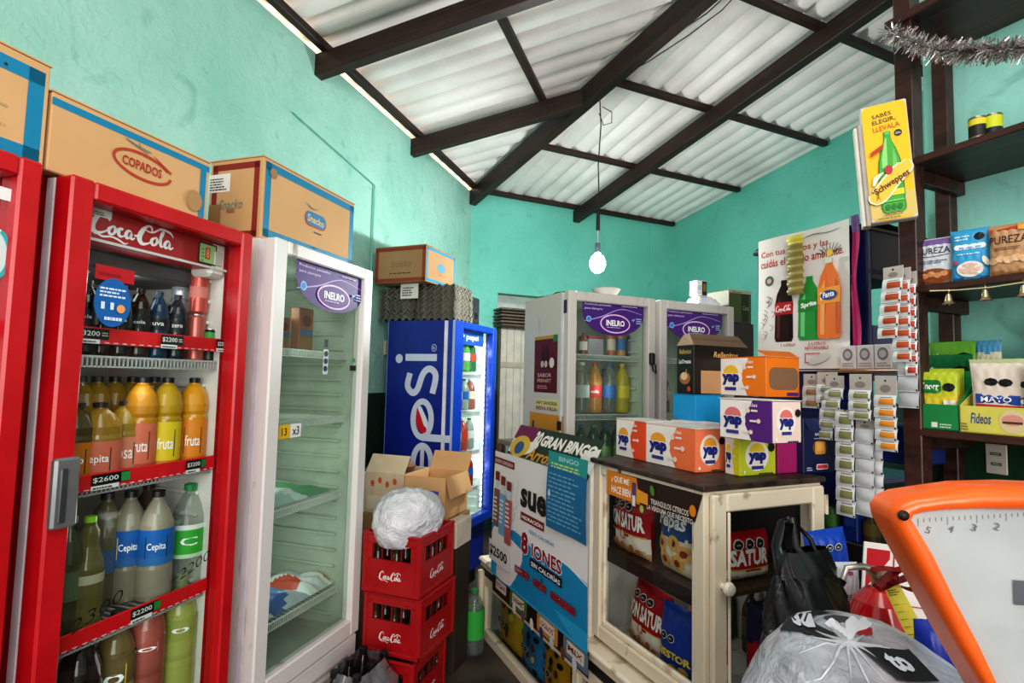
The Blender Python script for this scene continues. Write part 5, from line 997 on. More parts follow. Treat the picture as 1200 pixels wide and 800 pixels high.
# pink-white box lid behind the row
bh_=A2[4]+.012; m=MB(); m.box(0,.09,0,.20,0,bh_,M('#e9dcdc',.5),.003); p=Pr(m,(0,0,bh_),(1,0,0),(0,1,0),(0,0,1)); p.rect(.005,.005,.085,.195,'#f3eeee'); p.rect(.0,.17,.09,.20,'#d03a5a'); o=m.build('flat_candy_box'); q=K.onz(790,500,z+.08); place(o,A2[1],A2[2]+.006,.12,z); tag(o,'white and pink candy box squeezed behind the orange candy boxes','candy box')
# ================================================================ SHELVING ON THE RIGHT
U=Fr(155.44)     # x towards the viewer's right, y into the wall
def RWo(px,py,y): return U.on(px,py,y)
SH=empty('wall_shelving',U,0,0,0); tag(SH,'dark wooden wall shelving with square posts along the right teal wall','shelving')
yf=2.05; yw=2.398
def postx(px,py,y): return U.on(px,py,y)[0]
pa=postx(1050,180,yf); pb_=postx(1071,180,yf)
m=MB(); m.box(pa,pb_,yf,yf+.06,0,4.02,SHELFW,.003); m.build('front_post',SH)
m=MB(); m.box(postx(1095,230,yw-.05),postx(1113,230,yw-.05),yw-.05,yw,0,3.9,SHELFW,.003); m.build('wall_post',SH)
xe=.45
for z,d0 in ((2.41,0),(1.953,0),(1.462,0)):
    m=MB(); m.box(pa+.03,xe,yf-.0,yw,z-.025,z,SHELFW,.003); m.build('shelf_board',SH)
    m=MB(); m.box(pa+.01,pa+.045,yf+.03,yw,z-.075,z-.025,SHELFW,.003); m.build('shelf_bracket',SH)
zt=U.on(1040,28,yf)[1]
m=MB(); m.box(pa-.02,xe,yf-.02,yw,zt-.03,zt,SHELFW,.004); m.build('shelf_board',SH)
# lower part: dark cupboard below the lowest shelf
m=MB(); m.box(-1.27,.45,yw-.02,yw,.0,1.30,M('#0e3a1e',.5)); 
m=MB(); m.box(postx(1060,560,yf),postx(1080,560,yf),yf+.005,yf+.05,0,1.43,SHELFW); m.box(pa,xe,yf+.1,yf+.13,.85,.9,SHELFW); m.build('lower_rail',SH)
# outlet
m=MB(); a=RWo(1155,519,yw); b=RWo(1182,557,yw); m.box(a[0],b[0],yw-.006,yw+.0,b[1],a[1],M('#d9d2c4',.35),.003); p=Pr(m,(a[0],yw-.006,b[1]),(1,0,0),(0,0,1)); w,h=b[0]-a[0],a[1]-b[1]
for zz in (.28,.62): p.rect(w*.25,h*zz,w*.75,h*(zz+.1),'#5a6a58'); p.rect(w*.33,h*(zz+.03),w*.66,h*(zz+.07),'#a8b0a0')
o=m.build('wall_outlet'); place(o,U); tag(o,'cream double wall outlet on the dark green wall under the lowest shelf','outlet')
# two tins
for i,(px,c1,c2,lab,mk) in enumerate(((1149,'#26221c','#d8c83a','black and yellow tin on the left of the pair on the high shelf','paté'),(1163,'#1f2430','#c8d02a','lime yellow tin on the right of the pair on the high shelf','atun'))):
    x=RWo(px,155,2.10)[0]; m=MB(); r,h=.025,.072
    m.lathe([(r,0),(r,.004),(r*.97,.006),(r*.97,h-.006),(r,h-.004),(r,h)],M('#8f8a72',.3,.8),20); revolve_label(m,r*.985,.007,h-.007,((0,.4 if i==0 else .35,c1),(.4 if i==0 else .35,1,c2 if i else '#2a2620')),20)
    m.lathe([(r*.99,h*.62),(r*.99,h*.9)],ink(c2),20,cap=False); o=m.build('food_tin'); place(o,U,x,2.085+.02*i,2.411); tag(o,lab,'tin')
# flour bags
def flour(i,pxl,pxr,pyt,bands,lab,fn):
    y=2.11; a=RWo(pxl,330,y)[0]; b=RWo(pxr,330,y)[0]; h=RWo((pxl+pxr)/2,pyt,y)[1]-1.955
    snack('flour_bag',lab,U,(a+b)/2,y,1.955,-14,abs(b-a)*1.04,h,.035,bands,fn,cat='flour bag')
def f1_(p,w,h): p.rect(w*.03,h*.85,w*.97,h*.97,'#7a5a9a'); p.text('PUREZA',w*.08,h*.66,w*.84,h*.13,'#1f2338',0,.0); p.stroke([(w*.1,h*.62),(w*.5,h*.6),(w*.9,h*.63)],.002,'#333'+'333'); p.lines(w*.15,h*.46,w*.7,h*.08,2,'#5a6a8a'); p.ell(w*.5,h*.2,w*.42,h*.15,'#8a4a2a',16); [p.ell(w*(.25+.17*k),h*(.2+.03*(k%2)),w*.11,h*.06,'#c98a5a',9) for k in range(4)]
def f2_(p,w,h): p.ell(w*.74,h*.83,w*.13,h*.075,'#17171c',8); p.lines(w*.12,h*.78,w*.42,h*.12,2,'#bfe0f2'); p.rect(w*.12,h*.60,w*.9,h*.70,'#eef4f8',.01); p.lines(w*.2,h*.62,w*.6,h*.06,1,'#7ab0d0'); p.lines(w*.2,h*.5,w*.6,h*.04,1,'#cfe6f2'); p.ell(w*.5,h*.22,w*.33,h*.15,'#e6ddd6',16); p.ell(w*.5,h*.23,w*.25,h*.10,'#d8b8a8',14); p.ell(w*.14,h*.36,w*.08,h*.05,'#b05a6a',8); p.ell(w*.88,h*.35,w*.07,h*.1,'#e8dcc8',8,20)
def f3_(p,w,h): p.poly([(w*.05,h*.84),(w*.7,h*.88),(w*.7,h*.94),(w*.05,h*.92)],'#b83a2a'); p.text('PUREZA',w*.04,h*.62,w*.88,h*.15,'#3a241a',0,.0); p.lines(w*.15,h*.5,w*.6,h*.07,2,'#7a5a42'); [p.ell(w*(.12+.18*k),h*(.3+.03*(k%2)),w*.13,h*.07,'#d8b088',9) for k in range(5)]; p.rect(w*.7,h*.85,w*.98,h*.98,'#d89a42')
flour(0,1078,1117,279,[(.3,'#a87a5a'),(1.01,'#c9cdd2')],'white and violet flour bag beside the wooden post on the middle shelf',f1_)
flour(1,1118,1161,268,[(.05,'#1f6fb0'),(1.01,'#3f9fd0')],'light blue flour bag in the middle of the row on the shelf',f2_)
flour(2,1163,1210,262,[(.1,'#9a7048'),(1.01,'#b98e66')],'brown flour bag with a red stripe at the right edge of the photo',f3_)
# little golden bells hanging under the middle shelf
m=MB(); x0,x1=RWo(1090,342,yf-.02)[0],.1; pts=[(x0+(x1-x0)*t/14,yf-.022,1.927-.012*math.sin(math.pi*(t%4)/4)) for t in range(15)]; m.tube(pts,.0022,M('#cfc49a',.4),5); o=m.build('bell_string'); place(o,U); tag(o,'thin pale string running along the edge of the middle shelf','string')
bell=None
for i,px in enumerate((1112,1155,1200)):
    x=RWo(px,345,yf-.02)[0]
    if bell is None:
        m=MB(); m.lathe([(.0005,.034),(.006,.033),(.0085,.024),(.011,.010),(.018,.0),(.0165,.001),(.009,.012),(.0005,.03)],M('#b9a888',.25,.8),16,cap=False); m.tube([(0,0,.034),(0,.004,.044),(0,0,.05)],.0015,M('#b9a888',.3,.6),5); m.lathe([(.003,-.004),(.004,0),(.002,.006)],M('#8a7a5a',.3,.8),8); bell=m.build('small_bell'); o=place(bell,U,x,yf-.022,1.876)
    else: o=dup(bell,U,x,yf-.022,1.876)
    tag(o,('small metal bell under the violet flour bag','small metal bell hanging under the light blue flour bag','small metal bell hanging at the right edge under the brown flour bag')[i],'bell','small bells hung under the middle shelf')
# ---- lowest shelf: soup and mayonnaise displays
def display(lab,x0,x1,y,z,col,hb,hf,dep,name='display_tray',pr=None):
    m=MB(); w=x1-x0; m.box(0,w,0,dep,0,.004,M(col)); m.box(0,w,0,.003,0,hf,M(col,.45)); m.box(0,w,dep-.003,dep,0,hb,M(col,.45)); 
    for xx in (0,w-.003): m.add([(xx,0,0),(xx,dep,0),(xx,dep,hb),(xx,0,hf),(xx+.003,0,0),(xx+.003,dep,0),(xx+.003,dep,hb),(xx+.003,0,hf)],[(0,1,2,3),(4,7,6,5),(2,6,7,3),(1,5,6,2),(0,3,7,4)],M(col,.45))
    p=Pr(m,(0,0,0),(1,0,0),(0,0,1)); 
    if pr: pr(p,w,hf)
    o=m.build(name); place(o,U,x0,y,z); tag(o,lab,'display tray'); return o
zb=1.463
X=lambda px,y=2.06: RWo(px,480,y)[0]
a,b=X(1069),X(1123); 
display('green cardboard display tray of soup sachets at the left end of the lowest shelf',a,b,2.062,zb,'#1f8a4a',.20,.085,.14,'display_tray',lambda p,w,h:(p.rect(w*.42,h*.1,w*.55,h*.3,'#e9e9e0'),p.lines(w*.6,h*.1,w*.3,h*.2,2,'#cfe0cf')))
def knorr(p,w,h): p.rect(w*.05,h*.62,w*.62,h*.86,'#1f7a3f',.012); p.text('Knorr',w*.1,h*.68,w*.48,h*.13,'#eef2e6',.15,.03); p.ell(w*.80,h*.73,w*.15,h*.08,'#1a1a1a',8); p.ell(w*.35,h*.26,w*.32,h*.17,'#d8c8a0',16); p.ell(w*.35,h*.26,w*.26,h*.13,'#8a4a22',14); [p.stroke([(w*.2,h*(.2+.03*k)),(w*.35,h*(.23+.03*k)),(w*.5,h*(.2+.03*k))],.003,'#d89a52') for k in range(4)]; p.rect(w*.68,h*.1,w*.96,h*.5,'#e2d8c8')
for i in range(4):
    snack('soup_sachet','yellow and white soup sachet in the front of the green display tray' if i==0 else 'soup sachet behind the front one in the green display tray',U,(a+b)/2-.004-.008*i,2.09+.03*i,zb+.008+.005*i,-10,(b-a)*.84,.185,.014,[(.55,'#d8c83a'),(.62,'#c9c030'),(1.01,'#b9c83a')],knorr,3,None if i==0 else 'soup sachets behind the front one in the green tray','sachet')
def kn2(p,w,h): p.rect(w*.1,h*.6,w*.65,h*.82,'#e9efe2') if 0 else None; p.text('Knorr',w*.1,h*.62,w*.5,h*.16,'#e9efe2',.15,.03); p.ell(w*.78,h*.7,w*.17,h*.1,'#1a1a1a',8); p.text('SABORIZADOR',w*.15,h*.3,w*.6,h*.1,'#e9efe2')
a2,b2=X(1092,2.25),X(1150,2.25)
display('dark green display tray at the back of the lowest shelf',a2-.02,a2+.16,2.215,zb,'#166a38',.24,.12,.12)
snack('soup_sachet','dark green soup sachet behind the green display tray',U,a2+.06,2.25,zb+.06,0,.155,.20,.02,[(1.01,'#15663a')],kn2,3,None,'sachet'); snack('soup_sachet','light green soup sachet rising behind the dark green sachet',U,a2+.05,2.30,zb+.11,0,.15,.20,.02,[(1.01,'#6aa83a')],kn2,3,None,'sachet')
snack('soup_sachet','cream and blue soup sachet beside the light green one at the back',U,a2+.15,2.32,zb+.10,0,.08,.21,.02,[(.8,'#e2dcc0'),(1.01,'#5aa0c8')],None,3,None,'sachet')
a,b=X(1124),X(1210)
def yt(p,w,h): p.text('Fideos',w*.12,h*.35,w*.22,h*.4,'#3a5a8a',.2,.02); p.ell(w*.56,h*.5,w*.14,h*.42,'#e0c8a0',14); p.ell(w*.56,h*.55,w*.11,h*.2,'#d89a8a',12); p.rect(w*.46,h*.42,w*.66,h*.5,'#5a3a22'); p.lines(w*.02,h*.1,w*.08,h*.3,3,'#7a7a4a')
display('yellow cardboard display tray full of mayonnaise and sauce pouches on the lowest shelf',a,b+.06,2.062,zb,'#dcd262',.17,.085,.16,'display_tray',yt)
def mayo(c,blue=True):
    def f(p,w,h): p.ell(w*.40,h*.72,w*.13,h*.06,'#17171c',8); p.ell(w*.66,h*.71,w*.13,h*.06,'#17171c',8); p.poly([(w*.1,h*.40),(w*.9,h*.38),(w*.9,h*.52),(w*.1,h*.54)],c); p.text('MAYO',w*.2,h*.42,w*.55,h*.08,'#f3f0ea'); p.poly([(w*.1,h*.26),(w*.9,h*.24),(w*.9,h*.37),(w*.1,h*.39)],'#b8283a')
    return f
snack('sauce_pouch','pale mayonnaise pouch with blue and red bands, left in the yellow tray',U,a+.085,2.11,zb+.012,-10,.135,.21,.025,[(1.01,'#dccfc2')],mayo('#2a4a9a'),3,None,'pouch')
snack('sauce_pouch','pale pouch with a dark blue band in the middle of the yellow tray',U,a+.165,2.13,zb+.012,-10,.13,.20,.025,[(1.01,'#d8ccbc')],mayo('#1f2f6a'),3,None,'pouch')
snack('sauce_pouch','bright yellow pouch with green lettering at the right of the yellow tray',U,a+.235,2.10,zb+.012,-10,.15,.205,.025,[(1.01,'#e2d42a')],lambda p,w,h:(p.text('Natura',w*.15,h*.42,w*.7,h*.14,'#2f7a3a',.1,.02),p.ell(w*.35,h*.8,w*.13,h*.06,'#17171c',8),p.ell(w*.62,h*.8,w*.13,h*.06,'#17171c',8)),3,None,'pouch')
snack('sauce_pouch','grey pouch with a large yellow and white name behind the yellow tray',U,a+.21,2.27,zb+.07,0,.22,.215,.04,[(1.01,'#7f8fa0')],lambda p,w,h:(p.text('Fiesta',w*.08,h*.45,w*.84,h*.32,'#ffffff',.1,.09),p.text('Fiesta',w*.09,h*.46,w*.82,h*.30,'#e0b02a',.1,.05)),3,None,'pouch')
snack('sauce_pouch','round-printed green pouch behind the mayonnaise pouch',U,a+.04,2.22,zb+.05,0,.16,.19,.03,[(1.01,'#c8cfa0')],lambda p,w,h:(p.ell(w*.5,h*.5,w*.4,h*.35,'#7a9a6a',16),p.ell(w*.5,h*.5,w*.3,h*.25,'#2f7a4a',14)),3,None,'pouch')
snack('snack_pouch','white pouch with a blue stripe at the back of the lowest shelf, right edge',U,a+.21,2.33,zb+.16,0,.2,.22,.04,[(1.01,'#e6e2da')],lambda p,w,h:(p.rect(w*.3,h*.3,w*.98,h*.42,'#1f3f7a'),p.ell(w*.7,h*.75,w*.12,h*.07,'#17171c',8),p.ell(w*.3,h*.7,w*.12,h*.08,'#d8c0a0',10)),3,None,'pouch')
snack('snack_pouch','orange pouch behind the white pouch at the right edge',U,a+.26,2.365,zb+.22,0,.2,.22,.03,[(1.01,'#d8783a')],None,3,None,'pouch')
# ---- schweppes-like sign on the post
sa=RWo(1006,150,1.97); 
SG=Fr(134); pA=at_range(1013,240,2.30); 
def signplane(px,py): return SGf.on(px,py)
SGf=Fr(120,*at_range(1020,270,2.28)[:2])
c=[SGf.on(*q) for q in ((1007,140),(1058,104),(1079,246),(1021,271))]
sx0=min(c[0][0],c[3][0]); sx1=max(c[1][0],c[2][0]); sw=(c[1][0]-c[0][0]+c[2][0]-c[3][0])/2; sz0=(c[2][1]+c[3][1])/2; sz1=(c[0][1]+c[1][1])/2; sh=sz1-sz0
m=MB(); m.box(0,sw,0,.05,0,sh,M('#d9d2c6',.5),.004); p=Pr(m,(0,0,0),(1,0,0),(0,0,1)); w,h=sw,sh
p.rect(.003,.003,w-.003,h-.003,'#f0bd16',.02); p.poly([(.004,.01),(w-.004,.01),(w-.004,h*.22),(.004,h*.30)],'#d3bb6a')
for k,(t_,c_) in enumerate((('SABÉS','#3a3a1c'),('ELEGIR,','#3a3a1c'),('LLEVALA','#c8622a'))): p.text(t_,w*.24,h*(.875-.058*k),w*(.42+.08*k),h*.042,c_,0,.01,5)
p.ell(w*.76,h*.72,w*.085,h*.028,'#2a2a2a',14); p.lines(w*.70,h*.71,w*.12,h*.02,2,'#cfcfcf'); cx0=w*.52
def bt(k): return [(cx0+a_*k*w,h*b_) for a_,b_ in ((-.22,.075),(-.14,.055),(-.06,.07),(0,.055),(.07,.07),(.15,.055),(.23,.075),(.25,.11),(.235,.17),(.25,.21),(.25,.40),(.22,.50),(.15,.60),(.085,.66),(.07,.70),(.07,.745),(-.07,.745),(-.07,.70),(-.085,.66),(-.15,.60),(-.22,.50),(-.25,.40),(-.25,.21),(-.235,.17),(-.25,.11))]
p.poly(bt(1.06),'#2f7d2c'); p.poly(bt(.94),'#4aa63f'); p.poly([(cx0-w*.17,h*.44),(cx0-w*.05,h*.44),(cx0-w*.02,h*.69),(cx0-w*.05,h*.69),(cx0-w*.12,h*.59),(cx0-w*.16,h*.52)],'#93d276'); p.poly([(cx0+w*.05,h*.42),(cx0+w*.16,h*.42),(cx0+w*.15,h*.52),(cx0+w*.09,h*.60)],'#6fbf58')
p.rect(cx0-w*.05,h*.715,cx0+w*.05,h*.75,'#6fb860'); p.rect(cx0-w*.235,h*.20,cx0+w*.245,h*.25,'#e2cf32'); [p.ell(cx0+w*q_,h*.105,w*.055,h*.025,'#2a7a2c',12) for q_ in (-.13,.0,.13)]; p.rect(cx0-w*.22,h*.15,cx0+w*.225,h*.162,'#7cc860')
rb=[(w*.10,h*.235),(w*.17,h*.20),(w*.30,h*.235),(w*.50,h*.315),(w*.70,h*.385),(w*.84,h*.43),(w*.88,h*.475)]
p.stroke(rb,[.03,.055,.058,.056,.056,.05,.01],'#f4ecd0'); p.stroke(rb,[.02,.045,.048,.046,.046,.04,.004],'#e6bf45'); p.stroke([(w*.13,h*.30),(w*.20,h*.36),(w*.36,h*.40)],[.006,.016,.004],'#f4ecd0'); p.ell(cx0-w*.04,h*.415,w*.085,h*.04,'#b8303a',16); p.text('Schweppes',w*.20,h*.205,.117,.030,'#5e2c10',.15,.02,29)
p.poly([(w*.12,h*.545),(w*.40,h*.60),(w*.42,h*.64),(w*.14,h*.585)],'#b8342a'); p.lines(w*.3,h*.035,w*.4,h*.03,2,'#7a7040'); p.lines(w*.15,h*.01,w*.7,h*.018,1,'#7a7040')
o=m.build('sign_face'); 
sg=empty('advertising_sign',SGf,c[3][0],0,sz0); tag(sg,'yellow double-sided advertising sign with a green soda bottle, fixed to the wooden post','sign'); o.parent=sg
m=MB(); m.box(-.014,.0,-.004,.055,-.01,sh*.86,M('#a8a096',.5),.003); m.box(-.026,-.014,.0,.05,-.008,sh*.84,M('#cfc8bc',.5),.002); m.build('metal_channel',sg)
sg.rotation_euler=(0,R(-0.0),sg.rotation_euler[2])
lean=math.atan2(c[3][0]-c[0][0],c[0][1]-c[3][1]); sg.rotation_mode='ZYX' if 0 else 'XYZ'; sg.rotation_euler=(0,-lean*.9,R(90-SGf.az))
# ---- tinsel garland on the top shelf edge
random.seed(11); m=MB(); pts=[]
for i in range(41):
    t=i/40; px=1042+t*170; py=36+24*math.sin(min(1,t*2.2)*1.57)-8*max(0,t-.45); a=RWo(px,py,yf-.06+.05*min(1,t*1.5)); pts.append(Vector((a[0],yf-.06+.05*min(1,t*1.5),a[1])))
TN=[M('#d8d4d4',.2,.8),M('#9a8a80',.3,.8),M('#f6f2f6',.25,.5)]
m.tube(pts,.003,TN[1],5)
for i in range(40):
    for k in range(46):
        t=random.random(); p0=pts[i].lerp(pts[i+1],t); d=Vector((random.gauss(0,1),random.gauss(0,1),random.gauss(0,1))).normalized(); l=random.uniform(.024,.05); s_=d.cross(Vector((random.random(),random.random(),1))).normalized()*.0014; e=p0+d*l+Vector((0,0,-.006))
        m.add([tuple(p0-s_),tuple(p0+s_),tuple(e+s_),tuple(e-s_)],[(0,1,2,3)],random.choice(TN))
o=m.build('tinsel_garland'); place(o,U); tag(o,'silver tinsel garland drooping from the edge of the topmost wooden shelf','garland')
# ================================================================ NAVY UNIT, POSTER AND SACHETS
NU=Fr(155.44,*U.W(-1.45,2.30)); NV=M('#121f5c',.4)
ztop=NU.on(1018,268)[1]
nu=empty('navy_display_unit',NU,0,0,0); tag(nu,'navy blue metal display unit standing behind the wooden post, its side open','display unit')
# x<0 runs away along the poster face; y>0 goes right/back
m=MB(); m.box(-.56,0,0,.015,1.0,ztop,NV,.004); m.box(-.03,0,0,.03,0,ztop,NV,.004); m.box(-.56,-.53,0,.42,0,ztop,NV,.004); m.box(-.03,0,.40,.43,0,ztop,NV,.003)
m.box(-.58,.01,-.01,.44,ztop,ztop+.015,M('#2a2422',.5),.003); m.box(-.56,0,.015,.42,1.63,1.65,NV); m.box(-.56,0,.015,.42,2.08,2.10,M('#1a1a26',.5)); m.box(-.56,0,.015,.42,1.2,1.22,NV); m.box(-.01,0,.03,.40,2.06,ztop,M('#0e0d14',.6)); m.box(-.012,0,.03,.40,1.65,1.86,NV); m.build('unit_frame',nu)  # near-black upper side panel paints in the dark of the interior
m=MB(); m.grid(lambda u,v:(-.56+u*.6,-.02+v*.3,.004+.012*abs(math.sin(14*u+3*v))),20,6,M('#3a302a',.5)); o=m.build('plastic_cover'); place(o,NU,0,0,ztop+.016); tag(o,'crinkled dark plastic cover on top of the navy display unit','plastic sheet')
# poster
A=NU.on(890,286,-.02); Bc=NU.on(1000,432,-.02); px0,px1=NU.on(890,286,-.02)[0],NU.on(996,270,-.02)[0]; pz1=A[1]+.01; pz0=NU.on(950,432,-.02)[1]
w,h=px1-px0,pz1-pz0
disp=lambda u,v:.010*math.sin(u/w*6+.6)+.012*(1-v/h)**2
m=MB(); p=Pr(m,(px0,-.022,pz0),(1,0,0),(0,0,1),(0,-1,0),disp); p.k=0; m.grid(lambda u,v:p.P(u*w,v*h),20,20,ink('#ece4e0')); p.k=1.5
RDT='#c23a32'
p.text('Con tus manos y las',w*.04,h*.845,w*.74,h*.06,RDT,0,.015,0); p.text('cuidás el medio ambiente.',w*.04,h*.775,w*.90,h*.06,RDT,0,.015); p.ell(w*.15,h*.67,w*.055,h*.04,'#4a6a4a',12); p.ell(w*.15,h*.67,w*.03,h*.02,'#d8a0a0',8)
def bot(cx_,yb,yt_,hw,col,hi,lab,lt,lc='#ffffff',nk=.3):
    H=yt_-yb; p.poly([(cx_-hw*.85,yb),(cx_+hw*.85,yb),(cx_+hw,yb+H*.06),(cx_+hw*.95,yb+H*.45),(cx_+hw,yb+H*.6),(cx_+hw*.75,yb+H*.78),(cx_+hw*nk,yb+H*.92),(cx_+hw*nk,yt_),(cx_-hw*nk,yt_),(cx_-hw*nk,yb+H*.92),(cx_-hw*.75,yb+H*.78),(cx_-hw,yb+H*.6),(cx_-hw*.95,yb+H*.45),(cx_-hw,yb+H*.06)],col)
    p.poly([(cx_+hw*.55,yb+H*.03),(cx_+hw*.9,yb+H*.06),(cx_+hw*.9,yb+H*.58),(cx_+hw*.5,yb+H*.76)],ink({'#e8731e':'#c85a14','#2f9a42':'#1f7a30'}.get(col,'#160808'))); p.poly([(cx_-hw*.75,yb+H*.06),(cx_-hw*.4,yb+H*.05),(cx_-hw*.35,yb+H*.74),(cx_-hw*.75,yb+H*.62)],hi); p.rect(cx_-hw*.96,yb+H*.44,cx_+hw*.96,yb+H*.64,lab)
    if lt=='cola': p.cola(cx_-hw*.85,yb+H*.47,hw*1.7,H*.13,lc)
    else: p.text(lt,cx_-hw*.7,yb+H*.48,hw*1.4,H*.1,lc,.1,.04,8)
bot(w*.32,h*.20,h*.66,w*.10,'#2a1010','#5a2a24','#b8202a','cola')
bot(w*.59,h*.205,h*.66,w*.115,'#2f9a42','#7ad08a','#2a8a3c','Sprite'); bot(w*.80,h*.205,h*.76,w*.125,'#e8731e','#f5a860','#f09a22','Fanta','#ffffff'); p.ell(w*.80,h*.205+h*.555*.54,w*.09,h*.035,'#26408a',14); p.text('Fanta',w*.74,h*.485,w*.12,h*.04,'#ffffff',.1,.03,6); p.rect(w*.76,h*.725,w*.84,h*.76,'#d8dccc')
for k in range(9): t=R(20+k*17); p.stroke([(w*.80+w*.06*math.cos(t),h*.78+h*.03*math.sin(t)),(w*.80+w*.15*math.cos(t),h*.78+h*.09*math.sin(t))],.003,'#3a3a3a'); p.k=8
p.ell(w*.80,h*.80,w*.035,h*.025,'#e8c83a',10)
for k in range(16): a_=random.uniform(.06,.19); b_=random.uniform(.2,.52); p.stroke([(w*a_,h*b_),(w*(a_+.03),h*(b_+.03)),(w*(a_-.01),h*(b_+.05))],.002,'#4a4644'); p.k=9
p.k=12; p.text('1 LITRO',w*.30,h*.165,w*.15,h*.02,RDT); p.text('2 LITROS',w*.58,h*.165,w*.18,h*.022,RDT); p.text('RETORNABLE',w*.55,h*.135,w*.24,h*.022,RDT); p.frame(w*.55,h*.04,w*.70,h*.11,.004,RDT); p.ell(w*.7,h*.07,w*.12,h*.03,'#d8d0ca',12,20)
o=m.build('drinks_poster'); place(o,NU); tag(o,'white advertising poster with cola, green and orange soda bottles hanging on the navy unit','poster')
m=MB(); m.grid(lambda u,v:(px1+.004+u*.03+.004*math.sin(9*v),-.02-.008*math.sin(11*u+7*v),pz0+.1+v*(h-.09)),4,30,matfn=lambda u,v:ink('#8a6aa8' if v>.88 else '#d84a86' if u>.6 else '#c0286a',.15)); o=m.build('pink_wrapping'); place(o,NU); tag(o,'shiny pink plastic wrapping down the right edge of the drinks poster','wrapping')
# strip of small golden bags over the poster
m=MB(); gw=.085; gx=NU.on(924,330,-.05)[0]; gz0=NU.on(935,345,-.05)[1]; gz1=NU.on(935,275,-.05)[1]; gh=gz1-gz0
m.grid(lambda u,v:(u*gw,-.012*abs(math.sin(v*math.pi*8))-.01*math.sin(math.pi*u),v*gh),8,48,matfn=lambda u,v:ink('#d8cc5a',.3) if v>.85 or v<.0 else ink(('#9a8f52','#8a7a42','#a89c62')[int(v*24)%3],.25)); o=m.build('hanging_bag_strip'); place(o,NU,gx,-.05,gz0); tag(o,'hanging strip of small golden packets in front of the drinks poster','packet strip')
# small shelf with an orange edge and white cards
sx0=NU.on(985,432,-.06)[0]; sx1=NU.on(1047,432,-.06)[0]; zs=NU.on(1010,433,-.06)[1]
o=MB().box(sx0-.1,sx1,-.07,.0,zs-.012,zs,M('#d08a42',.5),.002).build('thin_shelf'); place(o,NU); tag(o,'thin shelf with an orange edge under the drinks poster','shelf')
cb=None; cwid=(sx1-sx0)/3
for i in range(3):
    m=MB(); m.box(0,cwid*.94,0,.04,0,.10,M('#e6dfe0',.4),.003); p=pfront(m); p.ell(cwid*.47,.062,cwid*.3,.026,'#8a8288',14); p.ell(cwid*.47,.062,cwid*.2,.016,'#c8bcc0',12); p.lines(.01,.012,cwid*.75,.02,2,'#b9a0a4'); p.rect(0,0,cwid*.94,.004,'#c87a3a')
    o=m.build('small_white_box'); place(o,NU,sx0+i*cwid,-.062,zs+.001); tag(o,('left','middle','right')[i]+' one of three small white boxes with a grey cup print on the thin shelf','small box')
# strips of sachets
def sachet_strip(lab,fr,x,y,ztop,wd,ph,n,colpatch,base='#d9dadb',head='#b9b2ac',lean=0,fold=.012,daz=0,headh=.045,dark=False):
    r=empty('sachet_strip',fr,x,y,0,daz); tag(r,lab,'sachet strip')
    m=MB(); m.box(0,wd,-.002,.0,ztop-headh,ztop,M(head,.4),.0008); p=Pr(m,(0,-.002,ztop-headh),(1,0,0),(0,0,1)); p.ell(wd*.5,headh*.75,.004,.004,'#3a3a3a',8); p.ell(wd*.5,headh*.35,wd*.25,headh*.2,'#8a8078',10); m.build('strip_header',r)
    me=None
    for i in range(n):
        if me is None:
            m=MB(); m.grid(lambda u,v:(u*wd,-.003-fold*max(0,math.sin(math.pi*v))*(.3+.7*math.sin(math.pi*u))-fold*.45*(1-v),v*ph*1.05),6,8,ink(base,.22)); p=Pr(m,(0,-.003,0),(1,0,0),(0,0,1),(0,-1,0),lambda X,Y_:fold*max(0,math.sin(math.pi*min(1,Y_/ph)))*(.3+.7*math.sin(math.pi*X/wd))+fold*.45*(1-Y_/ph)+.0008)
            if colpatch: p.rect(wd*.3,ph*.22,wd*.92,ph*.72,colpatch); p.rect(wd*.30,ph*.80,wd*.85,ph*.88,'#7d7d7a')
            p.rect(.001,ph*.02,wd-.001,ph*.07,'#f2f2f2'); p.ell(wd*.95,ph*.1,.003,.004,'#222222',6)
            o=m.build('sachet',r); me=o.data
        else: o=bpy.data.objects.new('sachet',me); COL.objects.link(o); o.parent=r
        o.location=(lean*i*ph,-.002*(i%2),ztop-headh-ph*(i+1))
    return r
def ST(lab,pxl,pxr,pyt,pyb,n,col,y=2.0,**k):
    a=RWo(pxl,(pyt+pyb)/2,y)[0]; b=RWo(pxr,(pyt+pyb)/2,y)[0]; zt_=RWo((pxl+pxr)/2,pyt,y)[1]; zb_=RWo((pxl+pxr)/2,pyb,y)[1]; hh=k.pop('headh',.045)
    return sachet_strip(lab,U,a,y,zt_,b-a,(zt_-zb_-hh)/n,n,col,headh=hh,**k)
SIL='#c3c5c8'
ST('sachet strip with red-brown patches, leftmost of the bundle pinned to the wooden post',1036,1060,312,396,5,'#a84a2a',1.985,lean=-.12)
ST('long sachet strip with red-brown patches, in the middle of the post bundle',1047,1069,314,424,7,'#b0502c',2.005)
ST('sachet strip of the post bundle seen nearly edge-on with red spots',1062,1076,318,440,8,'#b0382c',2.02,base='#e6e4e4')
ST('silver sachet strip continuing below the red patched strips on the post',1054,1078,418,478,3,None,2.03,base='#b9bbbf',headh=.01)
ST('sachet strip with olive patches hanging in front, left of the orange patched strip',996,1022,438,492,3,'#86865a',1.98,headh=.06)
ST('sachet strip with orange patches under the thin shelf',1026,1052,440,528,5,'#d98a2a',1.985,headh=.07,lean=.02)
ST('long pale sachet strip with olive patches reaching low beside the cabinet',981,1003,480,604,7,'#7f8055',1.99,headh=.01)
ST('long silver sachet strip with one dark top packet, right of the olive strip',1004,1026,492,604,6,None,2.0,base=SIL,headh=.035)
